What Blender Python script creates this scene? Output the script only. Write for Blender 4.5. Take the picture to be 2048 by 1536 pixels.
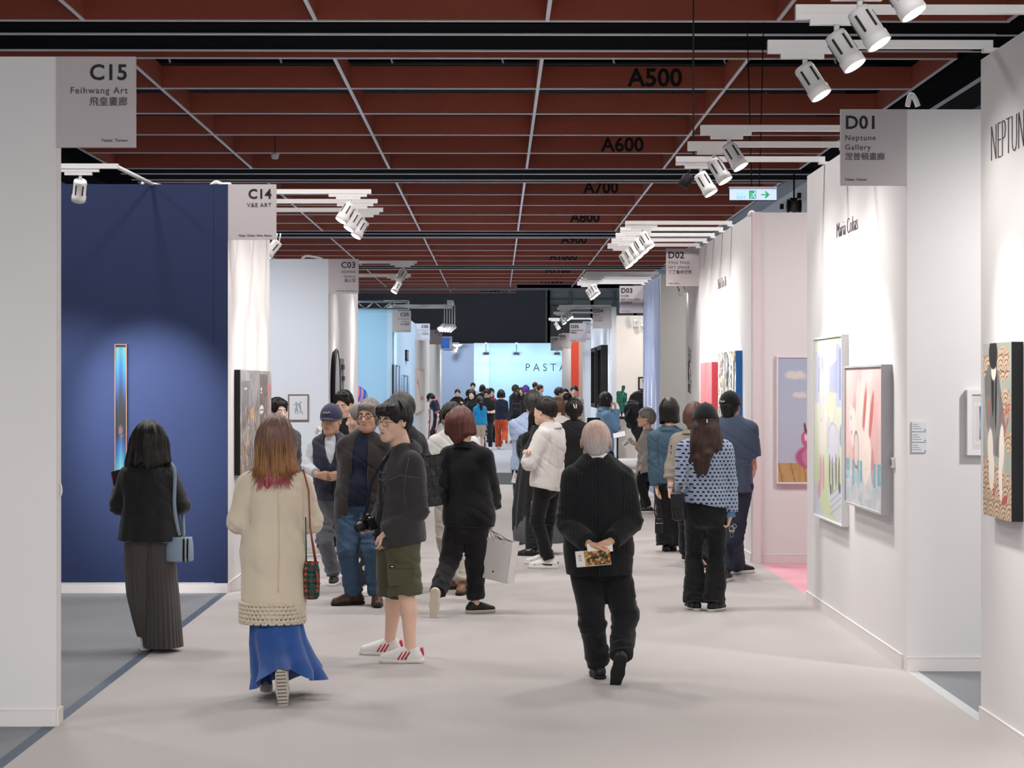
import bpy, bmesh, math, random
import numpy as np
from mathutils import Vector, Matrix

for _o in list(bpy.data.objects):
    bpy.data.objects.remove(_o, do_unlink=True)
SC = bpy.context.scene
COL = SC.collection
PI = math.pi
F = 4025.0                    # focal length in pixels of the 2048 wide frame
CH = 1.85                     # eye height of the photographer
CA = math.atan(31 / 4025)     # the lens points a touch to the right of the aisle
TOPZ = 3.62                   # booth wall height
CEIL = CH + 4.72              # underside of the ceiling grid
XL, XR = -2.38, 2.645         # the two aisle fronts

# ---------------------------------------------------------------- camera
cam_d = bpy.data.cameras.new('camera')
cam_d.lens = F / 2048 * 36
cam_d.sensor_width = 36
cam_d.clip_end = 300
cam_d.clip_start = 0.1
cam = bpy.data.objects.new('camera', cam_d)
cam.location = (0, 0, CH)
cam.rotation_euler = (PI / 2, 0, -CA)
COL.objects.link(cam)
SC.camera = cam

# ---------------------------------------------------------------- view, world
vs = SC.view_settings
vs.view_transform = 'Standard'
vs.look = 'None'
vs.gamma = 1
vs.exposure = 0.0
vs.use_curve_mapping = False
W = bpy.data.worlds.new('hall_air')
SC.world = W
W.use_nodes = True
_bg = W.node_tree.nodes['Background']
_bg.inputs[0].default_value = (0.95, 0.97, 1.0, 1)
_bg.inputs[1].default_value = 1.15

# ---------------------------------------------------------------- hall lights
def lamp(name, kind, loc, energy, color=(1, 1, 1), aim=None, **kw):
    l = bpy.data.lights.new(name, kind)
    l.energy = energy
    l.color = color
    for k, v in kw.items():
        setattr(l, k, v)
    o = bpy.data.objects.new(name, l)
    o.location = loc
    if aim is not None:
        d = Vector(aim) - Vector(loc)
        o.rotation_euler = d.to_track_quat('-Z', 'Y').to_euler()
    COL.objects.link(o)
    return o

HIGHBAY_E = 440
for _iy in range(17):
    for _ix, _x in enumerate((-6.9, -3.85, -0.85, 2.15, 5.15)):
        _y = 3.7 + _iy * 6.0
        _fr = _y > 42
        lamp('hall_light', 'SPOT', (_x, _y, CEIL + 0.32), HIGHBAY_E * (1.22 if _fr else 1), (0.93, 0.97, 1.0) if _fr else (1.0, 0.975, 0.965), aim=(_x, _y, 0),
             spot_size=math.radians(140), spot_blend=0.5, shadow_soft_size=0.3)
# ======================================================================
# helpers
# ======================================================================
def ray(px):
    rx = F * math.sin(CA) + (px - 1024) * math.cos(CA)
    ry = F * math.cos(CA) - (px - 1024) * math.sin(CA)
    return rx, ry

def at(px, py, Y):
    "world point seen at pixel (px, py) at depth Y"
    rx, ry = ray(px)
    return np.array([Y * rx / ry, Y, CH + (768 - py) * Y / ry])

def gy(py):
    return F * CH / (py - 768)

def lin(c):
    if isinstance(c, str):
        c = [int(c[i:i + 2], 16) / 255 for i in (0, 2, 4)]
    return tuple(x / 12.92 if x <= 0.04045 else ((x + 0.055) / 1.055) ** 2.4 for x in c)

def setp(o, label=None, cat=None, group=None, kind=None):
    if label: o['label'] = label
    if cat: o['category'] = cat
    if group: o['group'] = group
    if kind: o['kind'] = kind
    return o

def link(name, me, mat=None, parent=None, loc=None):
    o = bpy.data.objects.new(name, me)
    COL.objects.link(o)
    if mat is not None and me is not None and hasattr(me, 'materials'):
        for m in (mat if isinstance(mat, (list, tuple)) else [mat]):
            me.materials.append(m)
    if parent is not None: o.parent = parent
    if loc is not None: o.location = loc
    return o

def empty(name, loc=(0, 0, 0), rz=0, parent=None):
    o = bpy.data.objects.new(name, None)
    o.empty_display_size = 0.1
    o.location = loc
    o.rotation_euler = (0, 0, rz)
    COL.objects.link(o)
    if parent is not None: o.parent = parent
    return o

def mesh_np(name, V, Fc, smooth=True, midx=None):
    "quads or tris given as an (n,k) array"
    me = bpy.data.meshes.new(name)
    V = np.asarray(V, np.float32); Fc = np.asarray(Fc, np.int32)
    me.vertices.add(len(V)); me.vertices.foreach_set('co', V.ravel())
    n, k = Fc.shape
    me.loops.add(n * k); me.loops.foreach_set('vertex_index', Fc.ravel())
    me.polygons.add(n)
    me.polygons.foreach_set('loop_start', np.arange(0, n * k, k, dtype=np.int32))
    me.polygons.foreach_set('loop_total', np.full(n, k, np.int32))
    if midx is not None: me.polygons.foreach_set('material_index', np.asarray(midx, np.int32))
    me.update(calc_edges=True)
    me.polygons.foreach_set('use_smooth', np.full(n, smooth, bool))
    me.validate()
    return me

class MB:
    "collects simple shapes into one mesh"
    def __init__(s):
        s.v = []; s.f = []; s.sm = []
    def add(s, v, f, smooth=False):
        b = len(s.v)
        s.v += [tuple(map(float, p)) for p in v]
        s.f += [tuple(i + b for i in q) for q in f]
        s.sm += [smooth] * len(f)
    def box(s, lo, hi, M=None, bev=0):
        x0, y0, z0 = lo; x1, y1, z1 = hi
        v = [(x0, y0, z0), (x1, y0, z0), (x1, y1, z0), (x0, y1, z0), (x0, y0, z1), (x1, y0, z1), (x1, y1, z1), (x0, y1, z1)]
        if M is not None: v = [tuple(M @ Vector(p)) for p in v]
        s.add(v, [(0, 3, 2, 1), (4, 5, 6, 7), (0, 1, 5, 4), (1, 2, 6, 5), (2, 3, 7, 6), (3, 0, 4, 7)])
        return s
    def tube(s, pts, r, n=8, cap=True, closed=False, flat=None):
        "swept tube; r scalar or list; flat=(normal, factor) squashes the section"
        P = [np.array(p, float) for p in pts]
        m = len(P)
        R = r if hasattr(r, '__len__') else [r] * m
        rings = []
        prev = None
        for i in range(m):
            if closed: t = P[(i + 1) % m] - P[i - 1]
            else: t = P[min(i + 1, m - 1)] - P[max(i - 1, 0)]
            t = t / (np.linalg.norm(t) + 1e-12)
            if flat is not None:
                a = np.array(flat[0], float); a = a - t * a.dot(t); a /= np.linalg.norm(a) + 1e-12
            elif prev is None:
                a = np.cross(t, (0, 0, 1) if abs(t[2]) < 0.9 else (1, 0, 0)); a /= np.linalg.norm(a)
            else:
                a = prev - t * prev.dot(t); a /= np.linalg.norm(a) + 1e-12
            prev = a
            b = np.cross(t, a)
            fa = flat[1] if flat is not None else 1
            rings.append([P[i] + R[i] * (math.cos(2 * PI * k / n) * a * fa + math.sin(2 * PI * k / n) * b) for k in range(n)])
        v = [p for ring in rings for p in ring]
        f = []
        for i in range(m if closed else m - 1):
            j = (i + 1) % m
            for k in range(n):
                f.append((i * n + k, i * n + (k + 1) % n, j * n + (k + 1) % n, j * n + k))
        s.add(v, f, True)
        if cap and not closed:
            s.add(rings[0], [tuple(reversed(range(n)))]); s.add(rings[-1], [tuple(range(n))])
        return s
    def lathe(s, prof, n=20, M=None, cap=True):
        "profile [(r,z)...] turned about z"
        v = []; f = []
        for r, z in prof:
            for k in range(n):
                v.append((r * math.cos(2 * PI * k / n), r * math.sin(2 * PI * k / n), z))
        m = len(prof)
        for i in range(m - 1):
            for k in range(n):
                f.append((i * n + k, i * n + (k + 1) % n, (i + 1) * n + (k + 1) % n, (i + 1) * n + k))
        if M is not None: v = [tuple(M @ Vector(p)) for p in v]
        s.add(v, f, True)
        if cap:
            s.add(v[:n], [tuple(reversed(range(n)))]); s.add(v[-n:], [tuple(range(n))])
        return s
    def prism(s, poly, a, b, plane='xz', M=None):
        "polygon extruded between a and b along the third axis"
        n = len(poly)
        def mk(p, c):
            return (p[0], c, p[1]) if plane == 'xz' else (c, p[0], p[1]) if plane == 'yz' else (p[0], p[1], c)
        v = [mk(p, a) for p in poly] + [mk(p, b) for p in poly]
        if M is not None: v = [tuple(M @ Vector(p)) for p in v]
        f = [tuple(range(n)), tuple(reversed(range(n, 2 * n)))]
        f += [(i, i + n, (i + 1) % n + n, (i + 1) % n) for i in range(n)]
        s.add(v, f)
        return s
    def mesh(s, name, fix=True):
        me = bpy.data.meshes.new(name)
        me.from_pydata(s.v, [], s.f)
        me.polygons.foreach_set('use_smooth', s.sm)
        if fix:
            bm = bmesh.new(); bm.from_mesh(me)
            bmesh.ops.remove_doubles(bm, verts=bm.verts, dist=1e-5)
            bmesh.ops.recalc_face_normals(bm, faces=bm.faces)
            bm.to_mesh(me); bm.free()
        me.update()
        return me
    def build(s, name, mat, parent=None, loc=None):
        return link(name, s.mesh(name), mat, parent, loc)

# ---------------------------------------------------------------- materials
def new_mat(name):
    m = bpy.data.materials.new(name)
    m.use_nodes = True
    nt = m.node_tree
    return m, nt, nt.nodes['Principled BSDF']

def N(nt, kind, **kw):
    n = nt.nodes.new(kind)
    for k, v in kw.items():
        if k.startswith('i_'):
            n.inputs[int(k[2:])].default_value = v
        else:
            setattr(n, k, v)
    return n

_mats = {}
def pmat(name, col, rough=0.6, var=0.06, scale=8.0, bump=0.0, bscale=60.0, metal=0.0, spec=0.4, sheen=0.0, coord='Object', stretch=(1, 1, 1), detail=3):
    "principled with noise in its colour and optional noise relief"
    if name in _mats: return _mats[name]
    m, nt, b = new_mat(name)
    c = lin(col)
    tc = N(nt, 'ShaderNodeTexCoord')
    mp = N(nt, 'ShaderNodeMapping'); mp.inputs['Scale'].default_value = stretch
    nt.links.new(tc.outputs[coord], mp.inputs[0])
    no = N(nt, 'ShaderNodeTexNoise'); no.inputs['Scale'].default_value = scale; no.inputs['Detail'].default_value = detail
    nt.links.new(mp.outputs[0], no.inputs['Vector'])
    mx = N(nt, 'ShaderNodeMix', data_type='RGBA')
    mx.inputs[6].default_value = tuple(max(0, x * (1 - var)) for x in c) + (1,)
    mx.inputs[7].default_value = tuple(min(1, x * (1 + var)) for x in c) + (1,)
    nt.links.new(no.outputs[0], mx.inputs[0])
    nt.links.new(mx.outputs[2], b.inputs['Base Color'])
    b.inputs['Roughness'].default_value = rough
    b.inputs['Metallic'].default_value = metal
    b.inputs['Specular IOR Level'].default_value = spec
    if sheen:
        b.inputs['Sheen Weight'].default_value = sheen
        b.inputs['Sheen Roughness'].default_value = 0.5
    if bump:
        n2 = N(nt, 'ShaderNodeTexNoise'); n2.inputs['Scale'].default_value = bscale; n2.inputs['Detail'].default_value = 4
        nt.links.new(mp.outputs[0], n2.inputs['Vector'])
        bp = N(nt, 'ShaderNodeBump'); bp.inputs['Strength'].default_value = bump; bp.inputs['Distance'].default_value = 0.003
        nt.links.new(n2.outputs[0], bp.inputs['Height'])
        nt.links.new(bp.outputs[0], b.inputs['Normal'])
    _mats[name] = m
    return m

def emat(name, col, strength):
    if name in _mats: return _mats[name]
    m, nt, b = new_mat(name)
    b.inputs['Base Color'].default_value = lin(col) + (1,)
    b.inputs['Emission Color'].default_value = lin(col) + (1,)
    b.inputs['Emission Strength'].default_value = strength
    _mats[name] = m
    return m

def cloth(name, col, **kw):
    d = dict(rough=0.85, var=0.10, scale=14, bump=0.25, bscale=240, spec=0.2, sheen=0.15)
    d.update(kw)
    return pmat(name, col, **d)

def text(body, size, M, mat, parent, name='lettering', align='LEFT', ext=0.002, xs=1.0, bold=0.0, space=1.0, line=1.0, label=None, off=False):
    "lettering as a thin mesh; M maps text x/y plane into the parent's frame"
    c = bpy.data.curves.new(name, 'FONT')
    c.body = body; c.size = size; c.align_x = align; c.extrude = ext; c.offset = bold
    c.space_character = space; c.space_line = line; c.resolution_u = 3
    o = bpy.data.objects.new(name, c)
    COL.objects.link(o)
    dg = bpy.context.evaluated_depsgraph_get()
    me = bpy.data.meshes.new_from_object(o.evaluated_get(dg))
    bpy.data.objects.remove(o, do_unlink=True)
    bpy.data.curves.remove(c)
    me.transform(M @ Matrix.Diagonal((xs, 1, 1, 1)))
    me.materials.clear()
    r = link(name, me, mat, parent)
    if off: r.matrix_parent_inverse = Matrix.Translation(-parent.location)
    if label: r['label'] = label
    return r

def basis(o, x, y):
    "matrix whose x axis is x, y axis is y, placed at o"
    x = Vector(x).normalized(); y = Vector(y).normalized(); z = x.cross(y)
    return Matrix(((x[0], y[0], z[0], o[0]), (x[1], y[1], z[1], o[1]), (x[2], y[2], z[2], o[2]), (0, 0, 0, 1)))

# ---------------------------------------------------------------- numpy value noise
_rs = np.random.RandomState(7)
_LAT = _rs.rand(32, 32, 32).astype(np.float32) * 2 - 1
def vnoise(P):
    P = np.asarray(P, np.float32)
    i = np.floor(P).astype(np.int32); f = P - i
    f = f * f * (3 - 2 * f)
    i0 = i & 31; i1 = (i + 1) & 31
    x0, y0, z0 = i0.T; x1, y1, z1 = i1.T; fx, fy, fz = f.T
    L = _LAT
    a = L[x0, y0, z0] * (1 - fx) + L[x1, y0, z0] * fx
    b = L[x0, y1, z0] * (1 - fx) + L[x1, y1, z0] * fx
    c = L[x0, y0, z1] * (1 - fx) + L[x1, y0, z1] * fx
    d = L[x0, y1, z1] * (1 - fx) + L[x1, y1, z1] * fx
    return (a * (1 - fy) + b * fy) * (1 - fz) + (c * (1 - fy) + d * fy) * fz

# ---------------------------------------------------------------- signed distance sculpting
def nrm(v):
    v = np.asarray(v, float)
    return v / (np.linalg.norm(v) + 1e-12)

class SDF:
    "a distance field on a grid; every shape touches only its own neighbourhood"
    def __init__(s, lo, hi, h):
        s.lo = np.array(lo, float); s.h = h
        s.n = np.ceil((np.array(hi, float) - s.lo) / h).astype(int) + 1
        s.a = np.full(tuple(s.n), 1.0, np.float32)
        s.ax = [(s.lo[i] + np.arange(s.n[i]) * h).astype(np.float32) for i in range(3)]
    def _win(s, lo, hi, pad):
        i0 = np.clip(np.floor((np.array(lo) - pad - s.lo) / s.h).astype(int), 0, s.n)
        i1 = np.clip(np.ceil((np.array(hi) + pad - s.lo) / s.h).astype(int) + 1, 0, s.n)
        if np.any(i1 <= i0): return None
        sl = tuple(slice(a, b) for a, b in zip(i0, i1))
        X = s.ax[0][sl[0]][:, None, None]; Y = s.ax[1][sl[1]][None, :, None]; Z = s.ax[2][sl[2]][None, None, :]
        return sl, X, Y, Z
    def _mix(s, sl, d, k, op):
        A = s.a[sl]
        if op == 'u':
            if k > 0:
                h = np.clip(0.5 + 0.5 * (A - d) / k, 0, 1)
                s.a[sl] = A * (1 - h) + d * h - k * h * (1 - h)
            else: s.a[sl] = np.minimum(A, d)
        elif op == 's':
            if k > 0:
                h = np.clip(0.5 - 0.5 * (A + d) / k, 0, 1)
                s.a[sl] = A * (1 - h) - d * h + k * h * (1 - h)
            else: s.a[sl] = np.maximum(A, -d)
    def cone(s, a, b, ra, rb=None, k=0.02, flat=None, op='u', cuta=False, cutb=False):
        "round cone a-b; flat=(direction, factor) squashes along direction; cut ends flat"
        a = np.array(a, float); b = np.array(b, float); rb = ra if rb is None else rb
        R = max(ra, rb)
        w = s._win(np.minimum(a, b) - R, np.maximum(a, b) + R, k + 2 * s.h)
        if w is None: return s
        sl, X, Y, Z = w
        ba = b - a
        PX, PY, PZ = X - a[0], Y - a[1], Z - a[2]
        L2 = max(ba.dot(ba), 1e-9)
        t = np.clip((PX * ba[0] + PY * ba[1] + PZ * ba[2]) / L2, 0, 1)
        QX, QY, QZ = PX - t * ba[0], PY - t * ba[1], PZ - t * ba[2]
        if flat is not None:
            n = nrm(flat[0]); g = 1 / flat[1]
            dn = QX * n[0] + QY * n[1] + QZ * n[2]
            q2 = QX * QX + QY * QY + QZ * QZ + dn * dn * (g * g - 1)
            r = ra + t * (rb - ra)
            l = np.sqrt(np.maximum(q2, 1e-12))
            # scale back towards true distance
            gl = np.sqrt(np.maximum(QX * QX + QY * QY + QZ * QZ + dn * dn * (g ** 4 - 1), 1e-12)) / l
            d = (l - r) / np.maximum(gl, 1.0)
        else:
            d = np.sqrt(QX * QX + QY * QY + QZ * QZ) - (ra + t * (rb - ra))
        if cuta or cutb:
            u = ba / math.sqrt(L2)
            al = PX * u[0] + PY * u[1] + PZ * u[2]
            if cutb: d = np.maximum(d, al - math.sqrt(L2))
            if cuta: d = np.maximum(d, -al)
        s._mix(sl, d, k, op)
        return s
    def ell(s, c, r, k=0.02, R=None, op='u'):
        "ellipsoid; R rows are its axes"
        c = np.array(c, float); r = np.array(r, float)
        m = r.max()
        ext = r if R is None else np.full(3, m)
        w = s._win(c - ext, c + ext, k + 2 * s.h)
        if w is None: return s
        sl, X, Y, Z = w
        X = X - c[0]; Y = Y - c[1]; Z = Z - c[2]
        if R is not None:
            R = np.asarray(R)
            X, Y, Z = (R[i][0] * X + R[i][1] * Y + R[i][2] * Z for i in range(3))
        k0 = np.sqrt((X / r[0]) ** 2 + (Y / r[1]) ** 2 + (Z / r[2]) ** 2)
        k1 = np.sqrt((X / r[0] ** 2) ** 2 + (Y / r[1] ** 2) ** 2 + (Z / r[2] ** 2) ** 2)
        d = np.where(k1 > 1e-6, k0 * (k0 - 1) / np.maximum(k1, 1e-6), -r.min())
        s._mix(sl, d, k, op)
        return s
    def box(s, c, r, k=0.0, R=None, op='u', rnd=0.0):
        c = np.array(c, float); r = np.array(r, float)
        ext = r if R is None else np.full(3, np.linalg.norm(r))
        w = s._win(c - ext, c + ext, k + 2 * s.h)
        if w is None: return s
        sl, X, Y, Z = w
        X = X - c[0]; Y = Y - c[1]; Z = Z - c[2]
        if R is not None:
            R = np.asarray(R)
            X, Y, Z = (R[i][0] * X + R[i][1] * Y + R[i][2] * Z for i in range(3))
        qx, qy, qz = abs(X) - r[0] + rnd, abs(Y) - r[1] + rnd, abs(Z) - r[2] + rnd
        d = np.sqrt(np.maximum(qx, 0) ** 2 + np.maximum(qy, 0) ** 2 + np.maximum(qz, 0) ** 2) + np.minimum(np.maximum(qx, np.maximum(qy, qz)), 0) - rnd
        s._mix(sl, d, k, op)
        return s
    def half(s, p, n, k=0.0):
        "keep the side that n points away from"
        n = nrm(n); p = np.array(p, float)
        X, Y, Z = s.ax[0][:, None, None], s.ax[1][None, :, None], s.ax[2][None, None, :]
        d = (X - p[0]) * n[0] + (Y - p[1]) * n[1] + (Z - p[2]) * n[2]
        if k > 0:
            h = np.clip(0.5 - 0.5 * (s.a - d) / k, 0, 1)
            s.a = (s.a * (1 - h) + d * h + k * h * (1 - h)).astype(np.float32)
        else: s.a = np.maximum(s.a, d).astype(np.float32)
        return s
    def net(s):
        "surface nets -> vertices, quads"
        A = np.pad(s.a, 1, constant_values=1.0)
        lo = s.lo - s.h
        ins = A < 0
        n = np.array(A.shape)
        cnt = np.zeros(tuple(n - 1), np.int8)
        for dx in (0, 1):
            for dy in (0, 1):
                for dz in (0, 1):
                    cnt += ins[dx:n[0] - 1 + dx, dy:n[1] - 1 + dy, dz:n[2] - 1 + dz]
        act = np.nonzero((cnt > 0) & (cnt < 8))
        m = len(act[0])
        if m == 0: return np.zeros((0, 3)), np.zeros((0, 4), int)
        I = np.stack(act, 1)
        idm = np.full(tuple(n - 1), -1, np.int32)
        idm[act] = np.arange(m)
        cor = [(i & 1, (i >> 1) & 1, (i >> 2) & 1) for i in range(8)]
        val = [A[I[:, 0] + c[0], I[:, 1] + c[1], I[:, 2] + c[2]] for c in cor]
        acc = np.zeros((m, 3)); num = np.zeros(m)
        for i in range(8):
            for ax in range(3):
                if cor[i][ax] == 0:
                    j = i | (1 << ax)
                    va, vb = val[i], val[j]
                    ms = (va < 0) != (vb < 0)
                    t = np.where(ms, va / np.where(ms, va - vb, 1), 0)
                    p = np.array(cor[i], float)[None, :].repeat(m, 0)
                    p[:, ax] += t
                    acc += p * ms[:, None]; num += ms
        V = lo + (I + acc / num[:, None]) * s.h
        Q = []
        for ax in range(3):
            a1, a2 = (ax + 1) % 3, (ax + 2) % 3
            s0 = [slice(1, n[i] - 1) for i in range(3)]; s0[ax] = slice(0, n[ax] - 1)
            s1 = list(s0); s1[ax] = slice(1, n[ax])
            e0 = ins[tuple(s0)]; e1 = ins[tuple(s1)]
            ch = np.nonzero(e0 != e1)
            if not len(ch[0]): continue
            J = np.stack(ch, 1) + np.array([x.start for x in s0])
            flip = e0[ch]
            def cid(o1, o2):
                K = J.copy(); K[:, a1] += o1; K[:, a2] += o2
                return idm[K[:, 0], K[:, 1], K[:, 2]]
            q = np.stack([cid(-1, -1), cid(0, -1), cid(0, 0), cid(-1, 0)], 1)
            q[~flip] = q[~flip][:, ::-1]
            Q.append(q)
        Q = np.concatenate(Q)
        Q = Q[(Q >= 0).all(1)]
        return V, Q

def vnormals(V, Q):
    n = np.cross(V[Q[:, 2]] - V[Q[:, 0]], V[Q[:, 3]] - V[Q[:, 1]]) if Q.shape[1] == 4 else np.cross(V[Q[:, 1]] - V[Q[:, 0]], V[Q[:, 2]] - V[Q[:, 0]])
    out = np.zeros_like(V)
    for k in range(Q.shape[1]):
        for a in range(3):
            out[:, a] += np.bincount(Q[:, k], n[:, a], len(V))
    return out / (np.linalg.norm(out, axis=1, keepdims=True) + 1e-12)

def relax(V, Q, it=1, lam=0.5):
    "laplacian smoothing over quad edges"
    e = np.concatenate([Q[:, [0, 1]], Q[:, [1, 2]], Q[:, [2, 3]], Q[:, [3, 0]]])
    for _ in range(it):
        acc = np.zeros_like(V); num = np.bincount(e[:, 0], minlength=len(V)) + np.bincount(e[:, 1], minlength=len(V))
        for a in range(3):
            acc[:, a] = np.bincount(e[:, 0], V[e[:, 1], a], len(V)) + np.bincount(e[:, 1], V[e[:, 0], a], len(V))
        V = V + lam * (acc / np.maximum(num, 1)[:, None] - V)
    return V

def grid_art(name, w, h, res, paint, parent, M, mat):
    "a flat picture: a fine grid in the plane whose points carry the printed colour"
    nx = max(8, int(w * res)); nz = max(8, int(h * res))
    u, v = np.meshgrid(np.linspace(0, 1, nx + 1), np.linspace(0, 1, nz + 1))
    C = paint(u, v)
    V = np.stack([(u - 0.5).ravel() * w, (v - 0.5).ravel() * h, np.zeros(u.size)], 1)
    i = np.arange(nx)[None, :] + np.arange(nz)[:, None] * (nx + 1)
    Q = np.stack([i, i + 1, i + nx + 2, i + nx + 1], -1).reshape(-1, 4)
    me = mesh_np(name, V, Q, smooth=False)
    ca = me.color_attributes.new('paint', 'FLOAT_COLOR', 'POINT')
    C = np.clip(C, 0, 1).reshape(-1, 3)
    C = C * .84 + C.mean(1, keepdims=True) * .12     # printers' inks are never fully saturated
    C = np.where(C <= 0.04045, C / 12.92, ((C + 0.055) / 1.055) ** 2.4)
    ca.data.foreach_set('color', np.concatenate([C, np.ones((len(C), 1))], 1).astype(np.float32).ravel())
    me.transform(M)
    return link(name, me, mat, parent)
# ======================================================================
# materials of the hall
# ======================================================================
M_white = pmat('wall_white_paint', 'dcd8d7', 0.75, 0.015, 2.5, 0.05, 90)
M_bwhite = pmat('wall_cool_white_paint', 'd3d7de', 0.75, 0.015, 2.5, 0.05, 90)
M_navy = pmat('wall_navy_paint', '1e2b4f', 0.8, 0.05, 3, 0.06, 120)
M_pinkw = pmat('wall_pink_paint', 'd8d1d0', 0.8, 0.01, 3, 0.04, 90)
M_pinkt = pmat('pink_trim_paint', 'd9c9ca', 0.8, 0.02, 3)
M_lav = pmat('wall_slate_blue_print', '8b97b6', 0.7, 0.03, 3)
M_greige = pmat('wall_greige_paint', 'c2bfbc', 0.8, 0.01, 3)
M_cream = pmat('wall_cream_paint', 'efe6dd', 0.8, 0.01, 3)
M_skyb = pmat('wall_sky_blue_paint', 'a6cdec', 0.75, 0.03, 0.7)
M_skyb2 = pmat('wall_pale_blue_paint', 'c0dbf2', 0.75, 0.03, 0.7)
M_slate = pmat('wall_blue_grey_paint', 'a2b6d6', 0.8, 0.02, 1)
M_red = pmat('wall_red_paint', 'c8402c', 0.7, 0.03, 1)
M_tan = pmat('wall_tan_paint', 'a8968a', 0.8, 0.02, 1)
M_base = pmat('baseboard_laminate', 'e0d9d6', 0.5, 0.02, 6)
M_black = pmat('matte_black', '131315', 0.7, 0.1, 4)
M_girder = pmat('girder_black_paint', '0c0d0f', 0.9, 0.15, 3, spec=0.03)
M_trim = pmat('bright_edge_trim', 'f2f0f3', 0.35, 0.04, 9, spec=0.6)
M_fin = pmat('ceiling_red_paint', 'b65d48', 0.55, 0.10, 1.5, 0.03, 30)
M_roof = pmat('roof_void_black', '050506', 0.9, 0.1, 1)
M_pipe = pmat('pipe_dark_metal', '1b1d20', 0.5, 0.2, 5, metal=0.6)
M_hallgrey = pmat('hall_wall_grey', '9aa0a8', 0.8, 0.04, 1)
M_bulk = pmat('back_wall_charcoal', '6c6e76', 0.8, 0.12, 0.5)
M_girt = pmat('girt_wall_green_grey', 'b8c2bf', 0.8, 0.12, 1.2)
M_letter = pmat('lettering_black', '121212', 0.6, 0.05, 20)
M_letter2 = pmat('lettering_grey', '4a4646', 0.6, 0.05, 20)
M_letter3 = pmat('lettering_pale_grey', '9a9696', 0.6, 0.05, 20)
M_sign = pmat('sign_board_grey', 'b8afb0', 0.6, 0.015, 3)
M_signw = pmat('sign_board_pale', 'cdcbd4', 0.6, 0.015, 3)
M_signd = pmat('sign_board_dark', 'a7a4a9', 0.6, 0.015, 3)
M_track = pmat('track_white_enamel', 'e3e0de', 0.4, 0.02, 10)
M_slot = pmat('lamp_slot_dark', '2c2b2a', 0.6, 0.1, 10)
M_lens = emat('lamp_lens_glow', 'fff4e6', 14)
M_lensb = emat('lamp_lens_cold_glow', 'd8ecff', 14)
M_alu = pmat('aluminium', 'c4c8cc', 0.3, 0.05, 10, metal=0.8)
M_cable = pmat('cable_white', 'dddad6', 0.5, 0.03, 10)

def carpet(name, col, var=0.05):
    m, nt, b = new_mat(name)
    c = lin(col)
    tc = N(nt, 'ShaderNodeTexCoord')
    n1 = N(nt, 'ShaderNodeTexNoise'); n1.inputs['Scale'].default_value = 0.8; n1.inputs['Detail'].default_value = 5
    n2 = N(nt, 'ShaderNodeTexNoise'); n2.inputs['Scale'].default_value = 220; n2.inputs['Detail'].default_value = 2
    for n in (n1, n2): nt.links.new(tc.outputs['Object'], n.inputs['Vector'])
    mix = N(nt, 'ShaderNodeMix', data_type='RGBA')
    mix.inputs[6].default_value = tuple(x * (1 - var) for x in c) + (1,)
    mix.inputs[7].default_value = tuple(min(1, x * (1 + var)) for x in c) + (1,)
    nt.links.new(n1.outputs[0], mix.inputs[0])
    m2 = N(nt, 'ShaderNodeMix', data_type='RGBA', blend_type='MULTIPLY'); m2.inputs[0].default_value = 0.35
    nt.links.new(mix.outputs[2], m2.inputs[6]); nt.links.new(n2.outputs[0], m2.inputs[7])
    nt.links.new(m2.outputs[2], b.inputs['Base Color'])
    b.inputs['Roughness'].default_value = 0.9
    b.inputs['Specular IOR Level'].default_value = 0.2
    bp = N(nt, 'ShaderNodeBump'); bp.inputs['Strength'].default_value = 0.2; bp.inputs['Distance'].default_value = 0.004
    nt.links.new(n2.outputs[0], bp.inputs['Height']); nt.links.new(bp.outputs[0], b.inputs['Normal'])
    return m

C_aisle = carpet('carpet_aisle_mauve_grey', 'c0b9b6')
C_booth = carpet('carpet_booth_grey', '8d8e92', 0.08)
C_pink = carpet('carpet_pink', 'f0b0bc', 0.03)
C_dark = carpet('carpet_cross_aisle_dark', '58595c')
C_far = carpet('carpet_far_pale', 'bdbcc2', 0.03)
M_strip = pmat('floor_strip_slate', '4a5666', 0.6, 0.05, 5)
M_strip2 = pmat('floor_strip_pale', 'b9bcbc', 0.6, 0.05, 5)
M_cyan = pmat('floor_strip_cyan', '9fe0e8', 0.5, 0.03, 5)

# ======================================================================
# floor
# ======================================================================
def floor_part(name, x0, x1, y0, y1, mat, z=0.0, parent=None):
    o = MB().box((x0, y0, z - 0.08), (x1, y1, z)).build(name, mat, parent)
    return o
floor = empty('floor'); setp(floor, kind='structure')
floor_part('aisle_carpet', XL, XR, -6, 36.9, C_aisle, parent=floor)
floor_part('booth_carpet', -14, XL - 0.07, -6, 36.9, C_booth, parent=floor)
floor_part('booth_carpet', XR + 0.07, 14, -6, 17.1, C_booth, parent=floor)
floor_part('pink_carpet', XR + 0.07, 14, 17.1, 20.75, C_pink, parent=floor)
floor_part('booth_carpet', XR + 0.07, 14, 20.75, 36.9, C_booth, parent=floor)
floor_part('edge_strip', XL - 0.07, XL, -6, 36.9, M_strip, parent=floor)
floor_part('edge_strip', XR, XR + 0.07, -6, 17.1, M_strip2, parent=floor)
floor_part('edge_strip', XR, XR + 0.07, 17.1, 36.9, C_aisle, parent=floor)
floor_part('cross_aisle_carpet', -14, 14, 36.98, 42.0, C_dark, parent=floor)
floor_part('cyan_strip', -14, 14, 36.9, 36.98, M_cyan, parent=floor)
floor_part('cyan_strip', -14, 14, 42.0, 42.1, M_cyan, parent=floor)
floor_part('far_carpet', -14, 14, 42.1, 108, C_far, parent=floor)

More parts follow.
